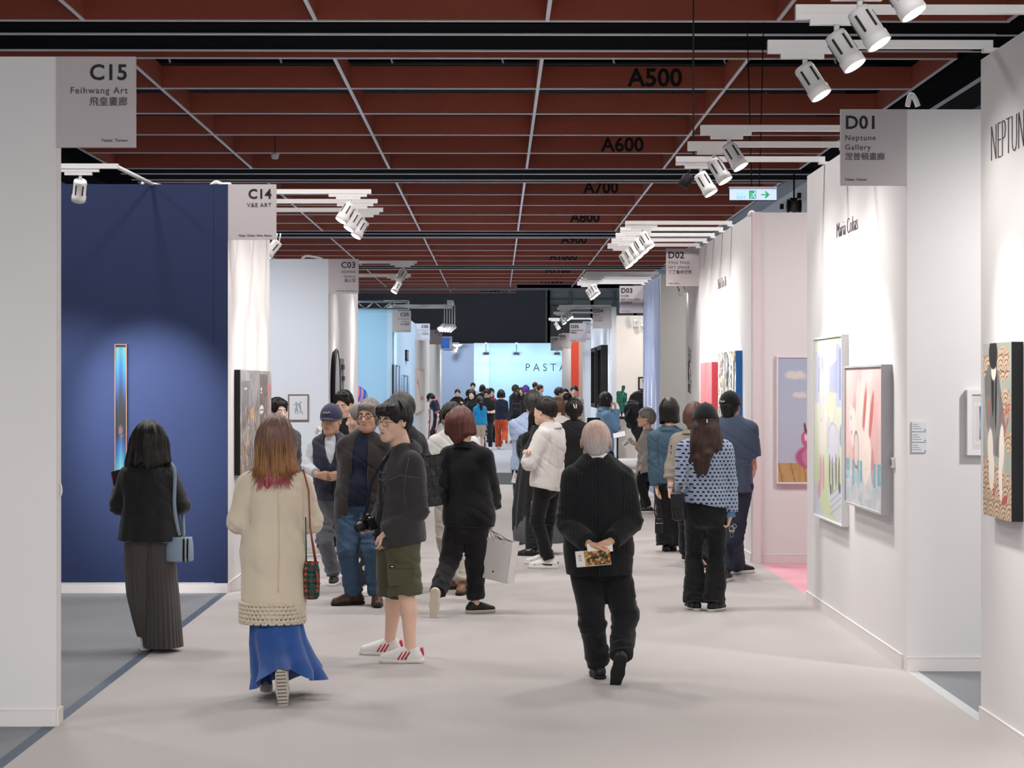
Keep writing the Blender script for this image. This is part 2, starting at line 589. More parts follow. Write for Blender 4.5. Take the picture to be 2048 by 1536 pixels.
# ======================================================================
# ceiling grid
# ======================================================================
ceiling = MB().box((-16, 0, CEIL + 2.2), (16, 108, CEIL + 2.4)).build('ceiling', M_roof)
setp(ceiling, kind='structure')
FX = [-8.37, -5.36, -2.35, 0.66, 3.66, 6.66]
fin_h, fin_t = 0.36, 0.06
fin_me = {}
def fin(x0, x1, y0, y1):
    key = (round(x1 - x0, 3), round(y1 - y0, 3))
    lx, ly = key
    if key not in fin_me:
        fin_me[key] = (MB().box((0, 0, 0.012), (lx, ly, fin_h)).mesh('fin'),
                       MB().box((-0.004, -0.004, -0.004), (lx + 0.004, ly + 0.004, 0.012)).mesh('edge_trim'))
        fin_me[key][0].materials.append(M_fin); fin_me[key][1].materials.append(M_trim)
    f = link('fin', fin_me[key][0], None, ceiling, (x0, y0, CEIL))
    link('edge_trim', fin_me[key][1], None, f)
    return f
KF = range(-6, 26)
finrow = {}
for k in KF:
    y = 29.2 + 3.0 * k
    x1 = 6.69 if k < 23 else 1.0
    finrow[k] = fin(-8.40, x1, y - fin_t / 2, y + fin_t / 2)
for b in range(-1, 5):
    y0, y1 = 29.2 + 18 * b, 29.2 + 18 * b + 15
    if b == 4: y1 = y0 + 3
    for x in FX:
        if b == 4 and x > 1: continue
        n = int(round((y1 - y0) / 3))
        for j in range(n):
            fin(x - 0.022, x + 0.022, y0 + 3 * j + fin_t / 2, y0 + 3 * j + 3 - fin_t / 2)
# black beams that cross the hall between the bays, each with two bright flange edges
for b in range(-1, 5):
    y0 = 29.2 + 18 * b - 2.9
    g = MB().box((-8.4, y0, CEIL - 0.01), (10, y0 + 2.05, CEIL + 0.9)).build('cross_beam', M_girder, ceiling)
    MB().box((-8.4, y0 + 0.72, CEIL - 0.03), (10, y0 + 0.80, CEIL - 0.011)).build('flange_edge', M_trim, g)
    MB().box((-8.4, y0 + 2.05, CEIL - 0.03), (10, y0 + 2.12, CEIL + 0.02)).build('flange_edge', M_trim, g)
# girder beside the grid on the right, pale soffit and white duct further on
g = MB().box((6.72, 4, CEIL - 0.02), (7.4, 44, CEIL + 0.9)).build('side_girder', M_girder, ceiling)
MB().box((7.4, 4, CEIL - 0.03), (7.5, 44, CEIL + 0.03)).build('flange_edge', M_trim, g)
MB().box((6.72, 46.6, CEIL - 0.02), (7.2, 100, CEIL + 0.6)).build('side_soffit', M_hallgrey, ceiling)
duct = MB().box((7.2, 46.6, CEIL - 0.45), (7.8, 100, CEIL + 0.6)).build('white_duct', pmat('duct_white_paint', 'f6f6f6', .7, .01), ceiling)
for i in range(12):
    y = 47.5 + i * 2.9
    MB().box((7.12, y, CEIL - 0.33), (7.2, y + 0.12, CEIL - 0.20)).build('duct_nozzle', M_black, duct)
MB().box((-9.4, 4, CEIL - 0.35), (-8.5, 60, CEIL + 0.7)).build('side_girder', M_girder, ceiling)
# service pipes above the grid with pale hangers
for y, z in ((31.0, 0.62), (33.6, 0.66), (36.8, 0.70), (40.0, 0.78)):
    p = MB().tube([(-8.3, y, CEIL + z), (8.3, y, CEIL + z)], 0.05, 8).build('service_pipe', M_pipe, ceiling)
    for i in range(9):
        x = -7.6 + i * 1.85 + (y * 7 % 1)
        MB().tube([(x, y - 0.03, CEIL + z + 0.3), (x + 0.12, y - 0.05, CEIL + z - 0.03)], 0.02, 5).build('pipe_hanger', M_alu, p)
# zone numbers painted on the fins
for j in range(9):
    k = 1 + 3 * j
    y = 29.2 + 3.0 * k
    xc = (at(1310, 0, y)[0] if j == 0 else at([1310, 1245, 1202, 1170, 1148, 1127, 1116, 1104, 980][j], 0, y)[0])
    text('A%d' % (500 + 100 * j), 0.40, basis((xc, y - fin_t / 2 - 0.004, CEIL + 0.045), (1, 0, 0), (0, 0, 1)), M_letter, finrow[k],
         align='CENTER', bold=0.010, xs=1.0, off=True)

# ======================================================================
# hall shell
# ======================================================================
def wallbox(name, lo, hi, mat):
    return setp(MB().box(lo, hi).build(name, mat), kind='structure')
wallbox('wall_back', (-16, 106, 0), (at(1091, 0, 106)[0], 106.3, 12), M_bulk)
gw = wallbox('wall_back_right', (at(1091, 0, 106)[0], 107, 0), (16, 107.3, 12), M_girt)
for i in range(9):
    x = 2.7 + i * 1.15
    MB().box((x, 106.8, 4.0), (x + 0.14, 107, 8.5)).build('girt_post', M_hallgrey if i % 2 else M_girder, gw)
for z in (5.2, 6.3, 7.1):
    MB().box((2.6, 106.9, z), (14, 106.99, z + 0.07)).build('girt_rail', M_hallgrey, gw)
MB().box((2.9, 106.75, 4.2), (4.0, 106.9, 6.0)).build('pale_panel', pmat('pale_panel_paint', '8c8a80', 0.7), gw)
wallbox('wall_left_hall', (-12.3, -6, 0), (-12, 108, 9), M_hallgrey)
wallbox('wall_right_hall', (12, -6, 0), (12.3, 108, 9), M_hallgrey)

# ======================================================================
# booth walls
# ======================================================================
def booth_wall(name, x0, x1, y0, y1, mat, z1=TOPZ, base=None, bh=0.085, bmat=None):
    "base: sides that get a baseboard, letters out of n e s w (s faces the camera)"
    o = wallbox(name, (x0, y0, 0), (x1, y1, z1), mat)
    t = 0.012
    for s in (base or ''):
        lo, hi = {'s': ((x0, y0 - t, 0), (x1, y0, bh)), 'e': ((x1, y0, 0), (x1 + t, y1, bh)), 'w': ((x0 - t, y0, 0), (x0, y1, bh))}[s]
        MB().box(lo, hi).build('baseboard', bmat or M_base, o)
        lip = {'s': ((x0, y0 - t - 0.002, bh), (x1, y0, bh + 0.006)), 'e': ((x1, y0, bh), (x1 + t + 0.002, y1, bh + 0.006)), 'w': ((x0 - t - 0.002, y0, bh), (x0, y1, bh + 0.006))}[s]
        MB().box(*lip).build('baseboard_lip', M_white, o)
    return o
W_c15 = booth_wall('wall_left', -7.5, XL, 10.90, 11.02, M_white, base='se')
W_navy = booth_wall('wall_left.001', -7.5, XL - 0.12, 17.85, 17.97, M_navy, base='s')
MB().box((XL - 0.12, 17.845, 0.085), (XL, 17.852, TOPZ)).build('facing_panel', M_navy, W_navy); MB().box((XL - 0.12, 17.838, 0), (XL, 17.852, 0.085)).build('baseboard', M_base, W_navy)
W_c14 = booth_wall('wall_left.002', XL - 0.12, XL, 17.852, 21.15, M_white, base='e')
W_c03f = booth_wall('wall_left.003', -7.5, XL, 28.5, 28.62, M_bwhite, base='s')
W_c03 = booth_wall('wall_left.004', XL - 0.12, XL, 28.62, 34.6, M_white, base='e')
W_c05f = booth_wall('wall_left.005', -9.0, XL - 0.12, 46.0, 46.12, M_skyb, z1=3.54)
W_c05 = booth_wall('wall_left.006', XL - 0.12, XL, 46.0, 59.0, M_skyb2)
W_c05b = booth_wall('wall_left.007', XL - 0.12, XL, 59.0, 71.5, M_white)
W_c13 = booth_wall('wall_left.008', XL - 0.12, XL, 71.5, 88.0, M_greige)
W_far = booth_wall('wall_far', -2.4, -0.99, 88.0, 88.15, M_slate)
W_pasta = booth_wall('wall_far.001', -1.05, 4.0, 92.0, 92.15, M_skyb, z1=3.72)
MB().box((-1.04, 91.96, 0), (-0.35, 92.0, 3.72)).build('wall_panel', M_skyb2, W_pasta)
# right
W_nep = booth_wall('wall_right', XR, XR + 0.12, 3.0, 10.97, M_white, base='w')
W_d01f = booth_wall('wall_right.001', XR, 7.5, 12.95, 13.07, M_white, base='s')
W_d01 = booth_wall('wall_right.002', XR, XR + 0.12, 13.07, 17.12, M_white, base='w')
W_pinkf = booth_wall('wall_right.003', XR + 0.07, 7.5, 20.75, 20.87, M_pinkw, base='s', bmat=M_pinkt)
MB().box((XR, 20.68, 0), (XR + 0.075, 20.80, TOPZ)).build('corner_post', M_pinkt, W_pinkf)
W_d02 = booth_wall('wall_right.004', XR, XR + 0.12, 20.87, 28.1, M_white, base='w')
W_d03f = booth_wall('wall_right.005', XR, 7.5, 32.4, 32.52, M_greige)
W_d03 = booth_wall('wall_right.006', XR, XR + 0.12, 32.52, 36.3, M_lav)
W_d04f = booth_wall('wall_right.007', XR + 0.25, 9.0, 52.0, 52.12, M_cream)
W_d04 = booth_wall('wall_right.008', XR, XR + 0.12, 46.4, 56.5, M_bwhite)
booth_wall('wall_right.013', at(1166, 0, 57)[0], 5.0, 57.0, 57.12, M_bwhite)
W_red = booth_wall('wall_right.009', XR, XR + 0.30, 72.0, 72.12, M_red)
booth_wall('wall_right.010', XR + 0.30, 6.0, 72.0, 72.12, M_tan)
booth_wall('wall_right.011', at(1124, 0, 70)[0], at(1142, 0, 70)[0], 70.0, 70.12, M_white)
booth_wall('wall_right.012', XR, XR + 0.12, 74.0, 79.0, M_greige)

# writing on the walls
def on_right(y, z, x=XR): return basis((x - 0.004, y, z), (0, -1, 0), (0, 0, 1))
text('NEPTUNE GALLERY', 0.30, on_right(10.74, 3.03), M_letter2, W_nep, xs=0.60, space=1.0, bold=-.011)
text('Maria Cobas', 0.175, on_right(15.62, 2.98), M_letter2, W_d01, xs=1.05, bold=-.005)
text('Shih Tzu Yi', 0.17, on_right(24.0, 2.98), M_letter3, W_d02, xs=1.1)
for i, s in enumerate(('丁丁藝術空間', 'TING TING', 'ART SPACE')):
    text('\n'.join(s), 0.088 if i else 0.13, on_right(27.72 - i * 0.17, 1.85 + (62 - 6 * 0) / 148.0), M_letter, W_d02, line=0.78 if i else 0.8)
text('P A S T A', 0.50, basis((at(1050, 0, 92)[0], 91.99, at(0, 742, 92)[2]), (1, 0, 0), (0, 0, 1)), M_letter, W_pasta, xs=0.93, bold=-0.006)
def lens_shape(cx, z0, z1, w):
    n = 14; L = []
    for i in range(n + 1):
        t = i / n; L.append((cx + w * math.sin(PI * t) ** 0.8, z0 + (z1 - z0) * t))
    for i in range(n - 1, 0, -1):
        t = i / n; L.append((cx - w * 0.25 * math.sin(PI * t), z0 + (z1 - z0) * t))
    return L
M_petal = pmat('petal_print', 'dfe0f2', 0.6, 0.02)
for cy, z0, z1, w in ((35.9, 1.2, 2.0, 0.16), (35.1, 1.25, 1.98, 0.10), (34.2, 1.3, 2.0, 0.16), (35.0, 0.85, 1.5, 0.1), (33.3, 0.8, 1.9, 0.14), (36.0, 0.4, 1.15, 0.12)):
    MB().prism(lens_shape(cy, z0, z1, w), XR - 0.004, XR, 'yz').build('petal_print', M_petal, W_d03)
for z in (1.45, 1.40, 1.35):
    MB().box((XR - 0.005, 34.35, z), (XR, 34.9, z + 0.015)).build('caption_line', M_petal, W_d03)
text('LEE HUI', 0.1, basis((at(834, 0, 59)[0], 59, 0), (0, -1, 0), (0, 0, 1)) if 0 else basis((XL + 0.004, 60.5, 2.28), (0, 1, 0), (0, 0, 1)), M_letter3, W_c05b, xs=3)

# ======================================================================
# booth signs
# ======================================================================
def sign(side, Y, num, lines, foot, label, mat=None, x=None, ztop=TOPZ, lite=False, w=0.427, h=0.49, arm=0.0):
    mat = mat or M_sign
    if x is None: x = XL if side == 'L' else XR
    x0 = x if side == 'L' else x - w
    r = empty('hanging_sign', (x0, Y, ztop - h)); setp(r, label, 'sign', 'booth number signs along the aisle')
    MB().box((0, 0, 0), (w, 0.035, h)).build('board', mat, r)
    MB().box((-0.02 if side == 'L' else w - 0.03, 0.035, h * 0.2), (0.03 if side == 'L' else w + 0.02, 0.06, h * 0.8)).build('bracket', M_alu, r)
    if arm: MB().box((-arm if side == 'L' else w, 0.01, h - 0.06), (0.0 if side == 'L' else w + arm, 0.03, h - 0.02)).build('support_arm', M_alu, r)
    def T(s, size, z, m, **k):
        xx = w - 0.04 if side == 'L' else 0.025
        text(s, size, basis((xx, -0.002, z), (1, 0, 0), (0, 0, 1)), m, r, align='RIGHT' if side == 'L' else 'LEFT', **k)
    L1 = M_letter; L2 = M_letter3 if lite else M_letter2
    T(num, 0.118, h - 0.125, L1, bold=0.0022, space=1.05)
    z = h - 0.20
    for s in lines:
        cjk = ord(s[0]) > 0x2fff
        T(s, 0.052 if cjk else 0.050, z, L2, space=1.0 if cjk else 1.15)
        z -= 0.062
    T(foot, 0.022, 0.03, L2, space=1.1)
    return r
sign('L', 10.895, 'C15', ['Feihwang Art', '飛皇畫廊'], 'Taipei, Taiwan', 'square grey sign lettered C15 at the top of the nearest left wall')
sign('L', 17.85, 'C14', ['V&E ART'], 'Taipei, Taiwan / Paris, France', 'grey sign lettered C14 above the corner of the navy wall')
sign('L', 28.5, 'C03', ['ADMIRA', 'Gallery', '觀止堂'], 'Hong Kong / Taipei, Taiwan', 'grey sign lettered C03 above the oval mirror')
sign('L', 45.95, 'C05', ['Whitestone', 'Gallery', '白石畫廊'], 'Taipei / Tokyo / Hong Kong', 'grey brown sign lettered C05 under the end of the truss', ztop=3.52)
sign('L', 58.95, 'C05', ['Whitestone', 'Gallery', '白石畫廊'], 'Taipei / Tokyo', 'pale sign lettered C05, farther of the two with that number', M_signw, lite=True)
sign('L', 68.0, 'C13', ['PIFO'], 'Beijing', 'pinkish grey sign lettered C13 behind the pale C05 sign', x=at(859, 0, 68)[0], ztop=3.68, arm=0.12)
sign('L', 75.0, 'C12', ['ART', 'SPACE'], 'Seoul', 'small far sign lettered C12 beside the blue banner', x=at(881, 0, 75)[0], ztop=3.62, arm=0.30)
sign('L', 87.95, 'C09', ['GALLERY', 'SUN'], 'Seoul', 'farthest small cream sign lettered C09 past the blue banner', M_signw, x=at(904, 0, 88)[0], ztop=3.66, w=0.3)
sign('R', 12.945, 'D01', ['Neptune', 'Gallery', '涅普頓畫廊'], 'Taipei, Taiwan', 'square grey sign lettered D01 on the right wall corner')
sign('R', 26.3, 'D02', ['TING TING', 'ART SPACE', '丁丁藝術空間'], 'Taipei, Taiwan', 'square grey sign lettered D02 over the aisle on the right')
sign('R', 36.265, 'D03', ['RIVER', 'ART GALLERY', '大河美術'], 'Taichung, Taiwan', 'grey sign lettered D03 at the end of the slate blue wall')
sign('R', 46.36, 'D04', ['CHINI', 'GALLERY', '采泥藝術'], 'Taipei, Taiwan', 'dark grey sign lettered D04, nearer of the two with that number', M_signd)
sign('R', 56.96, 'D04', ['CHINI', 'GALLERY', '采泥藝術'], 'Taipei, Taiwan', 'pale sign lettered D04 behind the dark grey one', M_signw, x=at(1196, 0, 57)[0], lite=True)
sign('R', 53.0, 'D05', ['REVELATION', '形而上'], 'Taipei, Taiwan', 'pale pink sign lettered D05 above the red wall', x=at(1172, 0, 53)[0], ztop=3.45, arm=XR - at(1172, 0, 53)[0])
sign('R', 69.95, 'D06', ['GALLERY'], 'Taipei', 'small far sign lettered D06 behind the D05 sign', x=at(1142, 0, 70)[0], ztop=3.60)
sign('R', 69.96, 'D08', ['ART'], 'Taipei', 'small far sign lettered D08, lowest and farthest on the right', x=at(1126, 0, 70)[0], ztop=3.50, arm=at(1142, 0, 70)[0] - at(1126, 0, 70)[0] - 0.05)
M_banner = pmat('banner_blue', '1f56a8', 0.6)
for i, (p0, p1, y0, y1, Y) in enumerate(((882, 899, 675, 697, 73), (886, 905, 674, 701, 76))):
    a = at(p0, y1, Y); b = at(p1, y0, Y)
    setp(MB().box((a[0], Y, a[2]), (b[0], Y + 0.03, b[2])).box((XL, Y, b[2] - 0.03), (a[0], Y + 0.02, b[2])).build('hanging_banner', M_banner), ['blue hanging banner, nearer one, beside the C12 sign', 'blue hanging banner, farther and larger one, behind the C12 sign'][i], 'banner', 'blue banners by the far signs')

# ======================================================================
# track spotlights
# ======================================================================
def rot_to(d):
    "matrix with -z along d"
    return Vector(d).to_track_quat('-Z', 'Y').to_matrix().to_4x4()
_head = {}
def spot_head(parent, pos, aim, r=0.058, L=0.17, lens=None, slots=6):
    "lamp housing with vents and a glowing lens; pos is its top pivot, in the parent's frame"
    M = Matrix.Translation(pos) @ rot_to(aim)
    if 'h' not in _head:
        m = MB().lathe([(0.02, 0.02), (0.052, 0.018), (0.056, 0.0), (0.056, -0.12), (0.061, -0.125), (0.061, -0.17), (0.055, -0.172), (0.053, -0.168)], 20, cap=False)
        m.lathe([(0.0, 0.02), (0.021, 0.02)], 20, cap=False)
        _head['h'] = m.mesh('lamp_housing', True); _head['h'].materials.append(M_track)
        _head['l'] = MB().lathe([(0.0001, -0.170), (0.0535, -0.170)], 20, cap=False).mesh('lens')
        _head['s'] = MB().box((-0.006, 0.054, -0.10), (0.006, 0.058, -0.012)).mesh('vent_slot'); _head['s'].materials.append(M_slot)
        for nm, lm in (('l1', M_lens), ('l2', M_lensb), ('l0', M_track)):
            c = _head['l'].copy(); c.materials.append(lm); _head[nm] = c
    h = link('lamp_housing', _head['h'], None, parent); h.matrix_local = M
    link('lens', _head[lens or 'l1'], None, h)
    for i in range(slots):
        s = link('vent_slot', _head['s'], None, h); s.rotation_euler = (0, 0, 2 * PI * i / slots + 0.3)
    return h
SPOT_E = 210
def track_spot(side, Y, label, aim=None, L=1.20, z=3.64, lampx=0.20, energy=1.0, lens='l1', group=None, cone=42, head=True, xw=None, color=(1, 0.97, 0.945), wob=-0.5):
    sg = 1 if side == 'L' else -1
    xw = xw if xw is not None else (XL if side == 'L' else XR)
    r = empty('track_spotlight', (xw, Y, z)); setp(r, label, 'spotlight', group)
    rail = MB().box((min(0, sg * L) - 0.0, -0.022, 0), (max(0, sg * L), 0.022, 0.042)).build('rail', M_track, r)
    MB().box((min(-sg * 0.12, sg * 0.05), -0.03, -0.02), (max(-sg * 0.12, sg * 0.05), 0.03, 0.0)).build('wall_clamp', M_track, r)
    xe = sg * (L - lampx)
    MB().box((xe - 0.20, -0.019, -0.028), (xe + 0.16, 0.019, 0.0)).box((xe - 0.13, -0.018, -0.055), (xe + 0.10, 0.018, -0.028)).build('adapter', M_track, r)
    if not head: return r
    MB().tube([(xe, 0, -0.05), (xe, 0, -0.10)], 0.014, 8).build('stem', M_track, r)
    a = aim if aim is not None else (-sg * 1.0, wob, -1.75)
    d = Vector(a).normalized()
    p = Vector((xe, 0, -0.115))
    spot_head(r, p, d, lens=lens)
    if energy > 0:
        w = Vector((xw, Y, z)) + p + d * 0.18
        lamp('spot_beam', 'SPOT', w, SPOT_E * energy, color, aim=w + d, spot_size=math.radians(cone), spot_blend=1.0, shadow_soft_size=0.09)
        lamp('spot_spill', 'SPOT', w, SPOT_E * energy * 0.36, color, aim=w + d, spot_size=math.radians(125), spot_blend=1.0, shadow_soft_size=0.09)
    return r
ordn = ['nearest', 'second', 'third', 'fourth', 'fifth', 'sixth']
for i, Y in enumerate((8.35, 9.1, 9.72, 10.72)):
    track_spot('R', Y, 'white track spotlight over the nearest right wall, %s of four from the camera' % ordn[i], group='track spotlights over the nearest right wall', wob=-0.5)
for i, Y in enumerate((14.24, 15.2, 16.2)):
    track_spot('R', Y, 'white track spotlight left of the D01 sign, %s of three' % ordn[i], group='track spotlights beside the D01 sign', wob=-0.5 + 0.05 * i)
for i, Y in enumerate((22.6, 23.5, 24.4, 25.3, 26.2)):
    track_spot('R', Y, 'white track spotlight left of the D02 sign, %s of five' % ordn[i], group='track spotlights beside the D02 sign')
for i, Y in enumerate((32.8, 33.6, 34.4, 35.2, 36.0)):
    track_spot('R', Y, 'white track spotlight over the slate blue wall, %s of five' % ordn[i], group='track spotlights over the slate blue wall', energy=0.5 if i > 1 else 0, head=i > 1)
for i, Y in enumerate((46.6, 48.0, 51.0)):
    track_spot('R', Y, 'far white track spotlight left of the D04 signs, %s of three' % ordn[i], group='track spotlights by the D04 signs', energy=0.8, color=(0.92, 0.96, 1))
track_spot('R', 55.8, 'far spotlight hanging by the D05 sign, farthest on the right', energy=0.6)
for i, Y in enumerate((18.96, 19.96, 20.95)):
    track_spot('L', Y, 'white track spotlight right of the C14 sign, %s of three' % ordn[i], group='track spotlights beside the C14 sign', energy=0.55)
track_spot('L', 29.9, 'white track spotlight right of the C03 sign, higher and unlit one', energy=0.7, lens='l0')
track_spot('L', 33.6, 'white lit track spotlight right of the C03 sign, lower one', L=0.95, energy=0.8)
track_spot('L', 86.0, 'farthest left spotlight over the blue grey wall', L=0.9, energy=0.6, z=3.5)
# spotlight standing off the navy wall
r = track_spot('L', 16.95, 'white track spotlight in front of the navy wall beside the C15 sign', xw=-4.9, L=1.72, lampx=0.32, aim=(-0.25, 0.62, -1.2), energy=0, z=3.66)
MB().tube([(1.70, 0.0, 0.02), (1.85, 0.9, -0.04)], 0.018, 6).build('stay_bar', M_track, r)
lamp('spot_beam', 'SPOT', (-3.45, 15.9, 3.45), 1000, (0.95, 0.97, 1), aim=(-3.0, 17.85, 1.45), spot_size=math.radians(38), spot_blend=0.9, shadow_soft_size=0.05)
lamp('spot_beam', 'SPOT', (-4.4, 15.6, 3.5), 520, (0.95, 0.97, 1), aim=(-3.7, 17.85, 1.35), spot_size=math.radians(42), spot_blend=0.9, shadow_soft_size=0.05)
# cold floodlight under the C14 sign
def clip_flood(px, py, Y, label, scale=1.0, aim=(-0.6, 0.2, -1), lens='l2', wy=None):
    p = at(px, py, Y)
    r = empty('clamp_floodlight', p); setp(r, label, 'spotlight')
    MB().tube([(0.02, 0, 0.16), (0.0, 0, 0.05)], 0.012, 6).tube([(0.06, 0, 0.16), (0.04, 0, 0.05)], 0.008, 6).build('yoke', M_track, r)
    if wy: MB().tube([(0.02, 0, 0.14), (0.02, wy - Y, 0.14)], 0.012, 6).build('wall_arm', M_track, r)
    spot_head(r, Vector((0.02, 0, 0.06)), aim, lens=lens, slots=4).scale = (scale,) * 3
    return r
clip_flood(550, 497, 21.2, 'cold white clamp floodlight below the corner of the C14 sign', 1.0, (-0.8, -0.2, -1))
clip_flood(1355, 575, 27.8, 'small lit spotlight below the D02 sign', 1.0, (0.4, 0.3, -1), 'l1')
clip_flood(1283, 655, 51.5, 'small spotlight inside the booth below the D03 sign', 1.0, (0.2, 0.6, -1), 'l1', wy=52.0)
clip_flood(1270, 645, 51.5, 'small unlit spotlight against the cream wall', 1.0, (0.1, 0.6, -1), 'l0', wy=52.0)
# unseen spots added to brighten the walls facing the aisle's length and the plinth
for (x, y, z, ax, ay, az, e_, c_) in ((4.4, 11.2, 3.5, 3.5, 12.95, 1.7, 330, (1, .98, .97)), (-4.6, 25.6, 3.5, -4.0, 28.5, 1.9, 190, (.93, .96, 1)), (-3.0, 25.8, 3.5, -3.0, 28.5, 1.6, 110, (.93, .96, 1)), (4.0, 29.6, 3.5, 4.0, 32.4, 1.9, 260, (1, .97, .95)), (4.6, 48.6, 3.5, 4.4, 52, 1.8, 230, (1, .96, .92)), (3.4, 48.8, 3.5, 3.4, 52, 1.5, 150, (1, .96, .92)),
                                      (4.4, 17.8, 3.5, 4.2, 20.75, 1.8, 170, (1, .98, .97)), (-1.7, 84.5, 3.5, -1.7, 88, 2.0, 300, (.92, .96, 1)), (1.0, 88.0, 3.6, 1.0, 92, 2.0, 240, (.93, .97, 1)), (2.2, 44.6, 3.45, 3.2, 47.4, .9, 150, (1, .96, .92)), (3.4, 68.8, 3.5, 3.2, 72, 2.0, 160, (1, .95, .9))):
    lamp('spot_beam', 'SPOT', (x, y, z), e_, c_, aim=(ax, ay, az), spot_size=math.radians(100), spot_blend=1.0, shadow_soft_size=0.1)
# bits of cable and clips on top of the walls
def cable(name, pts, r, label, mat=None):
    P = [np.array(p, float) for p in pts]
    out = []
    for i in range(len(P) - 1):
        p0, p1, p2, p3 = P[max(i - 1, 0)], P[i], P[i + 1], P[min(i + 2, len(P) - 1)]
        for t in np.linspace(0, 1, 6, endpoint=False):
            out.append(0.5 * ((2 * p1) + (-p0 + p2) * t + (2 * p0 - 5 * p1 + 4 * p2 - p3) * t * t + (-p0 + 3 * p1 - 3 * p2 + p3) * t ** 3))
    out.append(P[-1])
    return setp(MB().tube(out, r, 6).build(name, mat or M_cable), label, 'cable')
cable('power_cable', [at(285, 370, 17.9), at(288, 363, 17.9), at(305, 368, 17.9), at(330, 373, 17.9)], 0.016, 'white power cable lying on top of the navy wall near its middle')
cable('power_cable', [at(420, 372, 17.9), at(432, 364, 17.9), at(445, 368, 17.9), at(460, 368, 17.9), at(457, 374, 17.9)], 0.016, 'white power cable lying on top of the navy wall beside the C14 sign')
cable('power_cable', [at(604, 518, 28.55), at(612, 512, 28.55), at(630, 514, 28.55), at(645, 518, 28.55)], 0.02, 'white power cable on top of the wall left of the C03 sign')
cable('power_cable', [at(152, 374, 17.9), at(165, 370, 17.9), at(185, 372, 17.9), at(200, 374, 17.9)], 0.014, 'white power cable on top of the navy wall, leftmost one')
cable('power_cable', [at(1212, 630, 46.5), at(1217, 621, 46.5), at(1223, 624, 46.5), at(1230, 630, 46.5)], 0.03, 'looped white cable above the dark grey D04 sign')
cable('power_cable', [at(1815, 213, 13.0), at(1821, 190, 13.0), at(1830, 198, 13.0), at(1836, 213, 13.0)], 0.018, 'white cable end sticking up behind the D01 sign')
cable('power_cable', [at(1497, 432, 20.8), at(1503, 424, 20.8), at(1510, 428, 20.8), at(1518, 432, 20.8)], 0.02, 'white cable loop on the corner of the pink wall')

# truss over the blue booth
r = empty('lighting_truss', (at(818, 0, 45.9)[0] - 3.2, 45.9, 3.562)); setp(r, 'aluminium lattice truss over the sky blue wall', 'truss')
for (y, z) in ((0, 0), (0, 0.17), (0.25, 0), (0.25, 0.17)):
    MB().tube([(0, y, z), (3.2, y, z)], 0.022, 8).build('chord', M_alu, r)
for y in (0, 0.25):
    for i in range(16):
        x = i * 0.2
        MB().tube([(x, y, 0 if i % 2 else 0.17), (x + 0.2, y, 0.17 if i % 2 else 0)], 0.011, 5).build('brace', M_alu, r)
for i in range(8):
    MB().tube([(i * 0.43, 0, 0.17), (i * 0.43 + 0.2, 0.25, 0.17)], 0.011, 5).build('brace', M_alu, r)
MB().box((3.18, -0.02, -0.02), (3.2, 0.27, 0.19)).build('end_plate', M_alu, r)
# arms with hanging floodlights
r = empty('floodlight_arm', (-2.0, 46.6, 3.62)); setp(r, 'pair of white arms carrying a row of hanging floodlights', 'lamp')
MB().box((-0.48, 0, 0.0), (0.98, 0.12, 0.07)).build('arm', M_track, r)
MB().box((-0.48, 0.5, 0.0), (0.95, 0.62, 0.08)).build('arm', M_track, r)
MB().box((0.86, -0.3, 0.08), (1.0, 0.9, 0.16)).build('cross_bar', M_track, r)
for i in range(5):
    x, y = 0.80 + 0.055 * i, -0.25 + 0.22 * i
    MB().tube([(x, y, 0.08), (x, y, -0.42)], 0.012, 6).build('hanger', M_track, r)
    spot_head(r, Vector((x, y, -0.42)), (-0.9, 0.3, -0.7), lens='l1' if i == 0 else 'l0', slots=0)
lamp('spot_beam', 'SPOT', (-1.3, 46.0, 2.95), 260, (0.8, 0.93, 1), aim=(-2.38, 50, 2.0), spot_size=math.radians(90), spot_blend=0.9, shadow_soft_size=0.1)
lamp('spot_beam', 'SPOT', (-3.6, 43.2, 3.4), 200, (0.75, 0.95, 1), aim=(-3.4, 46, 2.4), spot_size=math.radians(90), spot_blend=0.9, shadow_soft_size=0.1)
# little projectors on wires in front of the far wall, and its wash
for i, px in enumerate((972, 1033, 1114)):
    p = at(px, 707, 91.5)
    r = empty('wall_washer', p); setp(r, 'small black lamp on a wire above the far blue wall, %s' % ['left one', 'middle one', 'right one'][i], 'spotlight', 'black lamps on wires above the far wall')
    MB().box((-0.13, -0.06, -0.06), (0.13, 0.06, 0.05)).build('housing', M_black, r)
    MB().tube([(0, 0, 0.05), (0, 0, 0.42)], 0.012, 5).build('wire', M_black, r)
    MB().lathe([(0.05, 0.40), (0.06, 0.48), (0.02, 0.5)], 10).build('anchor', M_track, r)
    lamp('spot_beam', 'SPOT', (p[0], 90.5, 3.2), 50, (0.85, 0.97, 1), aim=(p[0], 92, 2.7), spot_size=math.radians(100), spot_blend=1, shadow_soft_size=0.1)

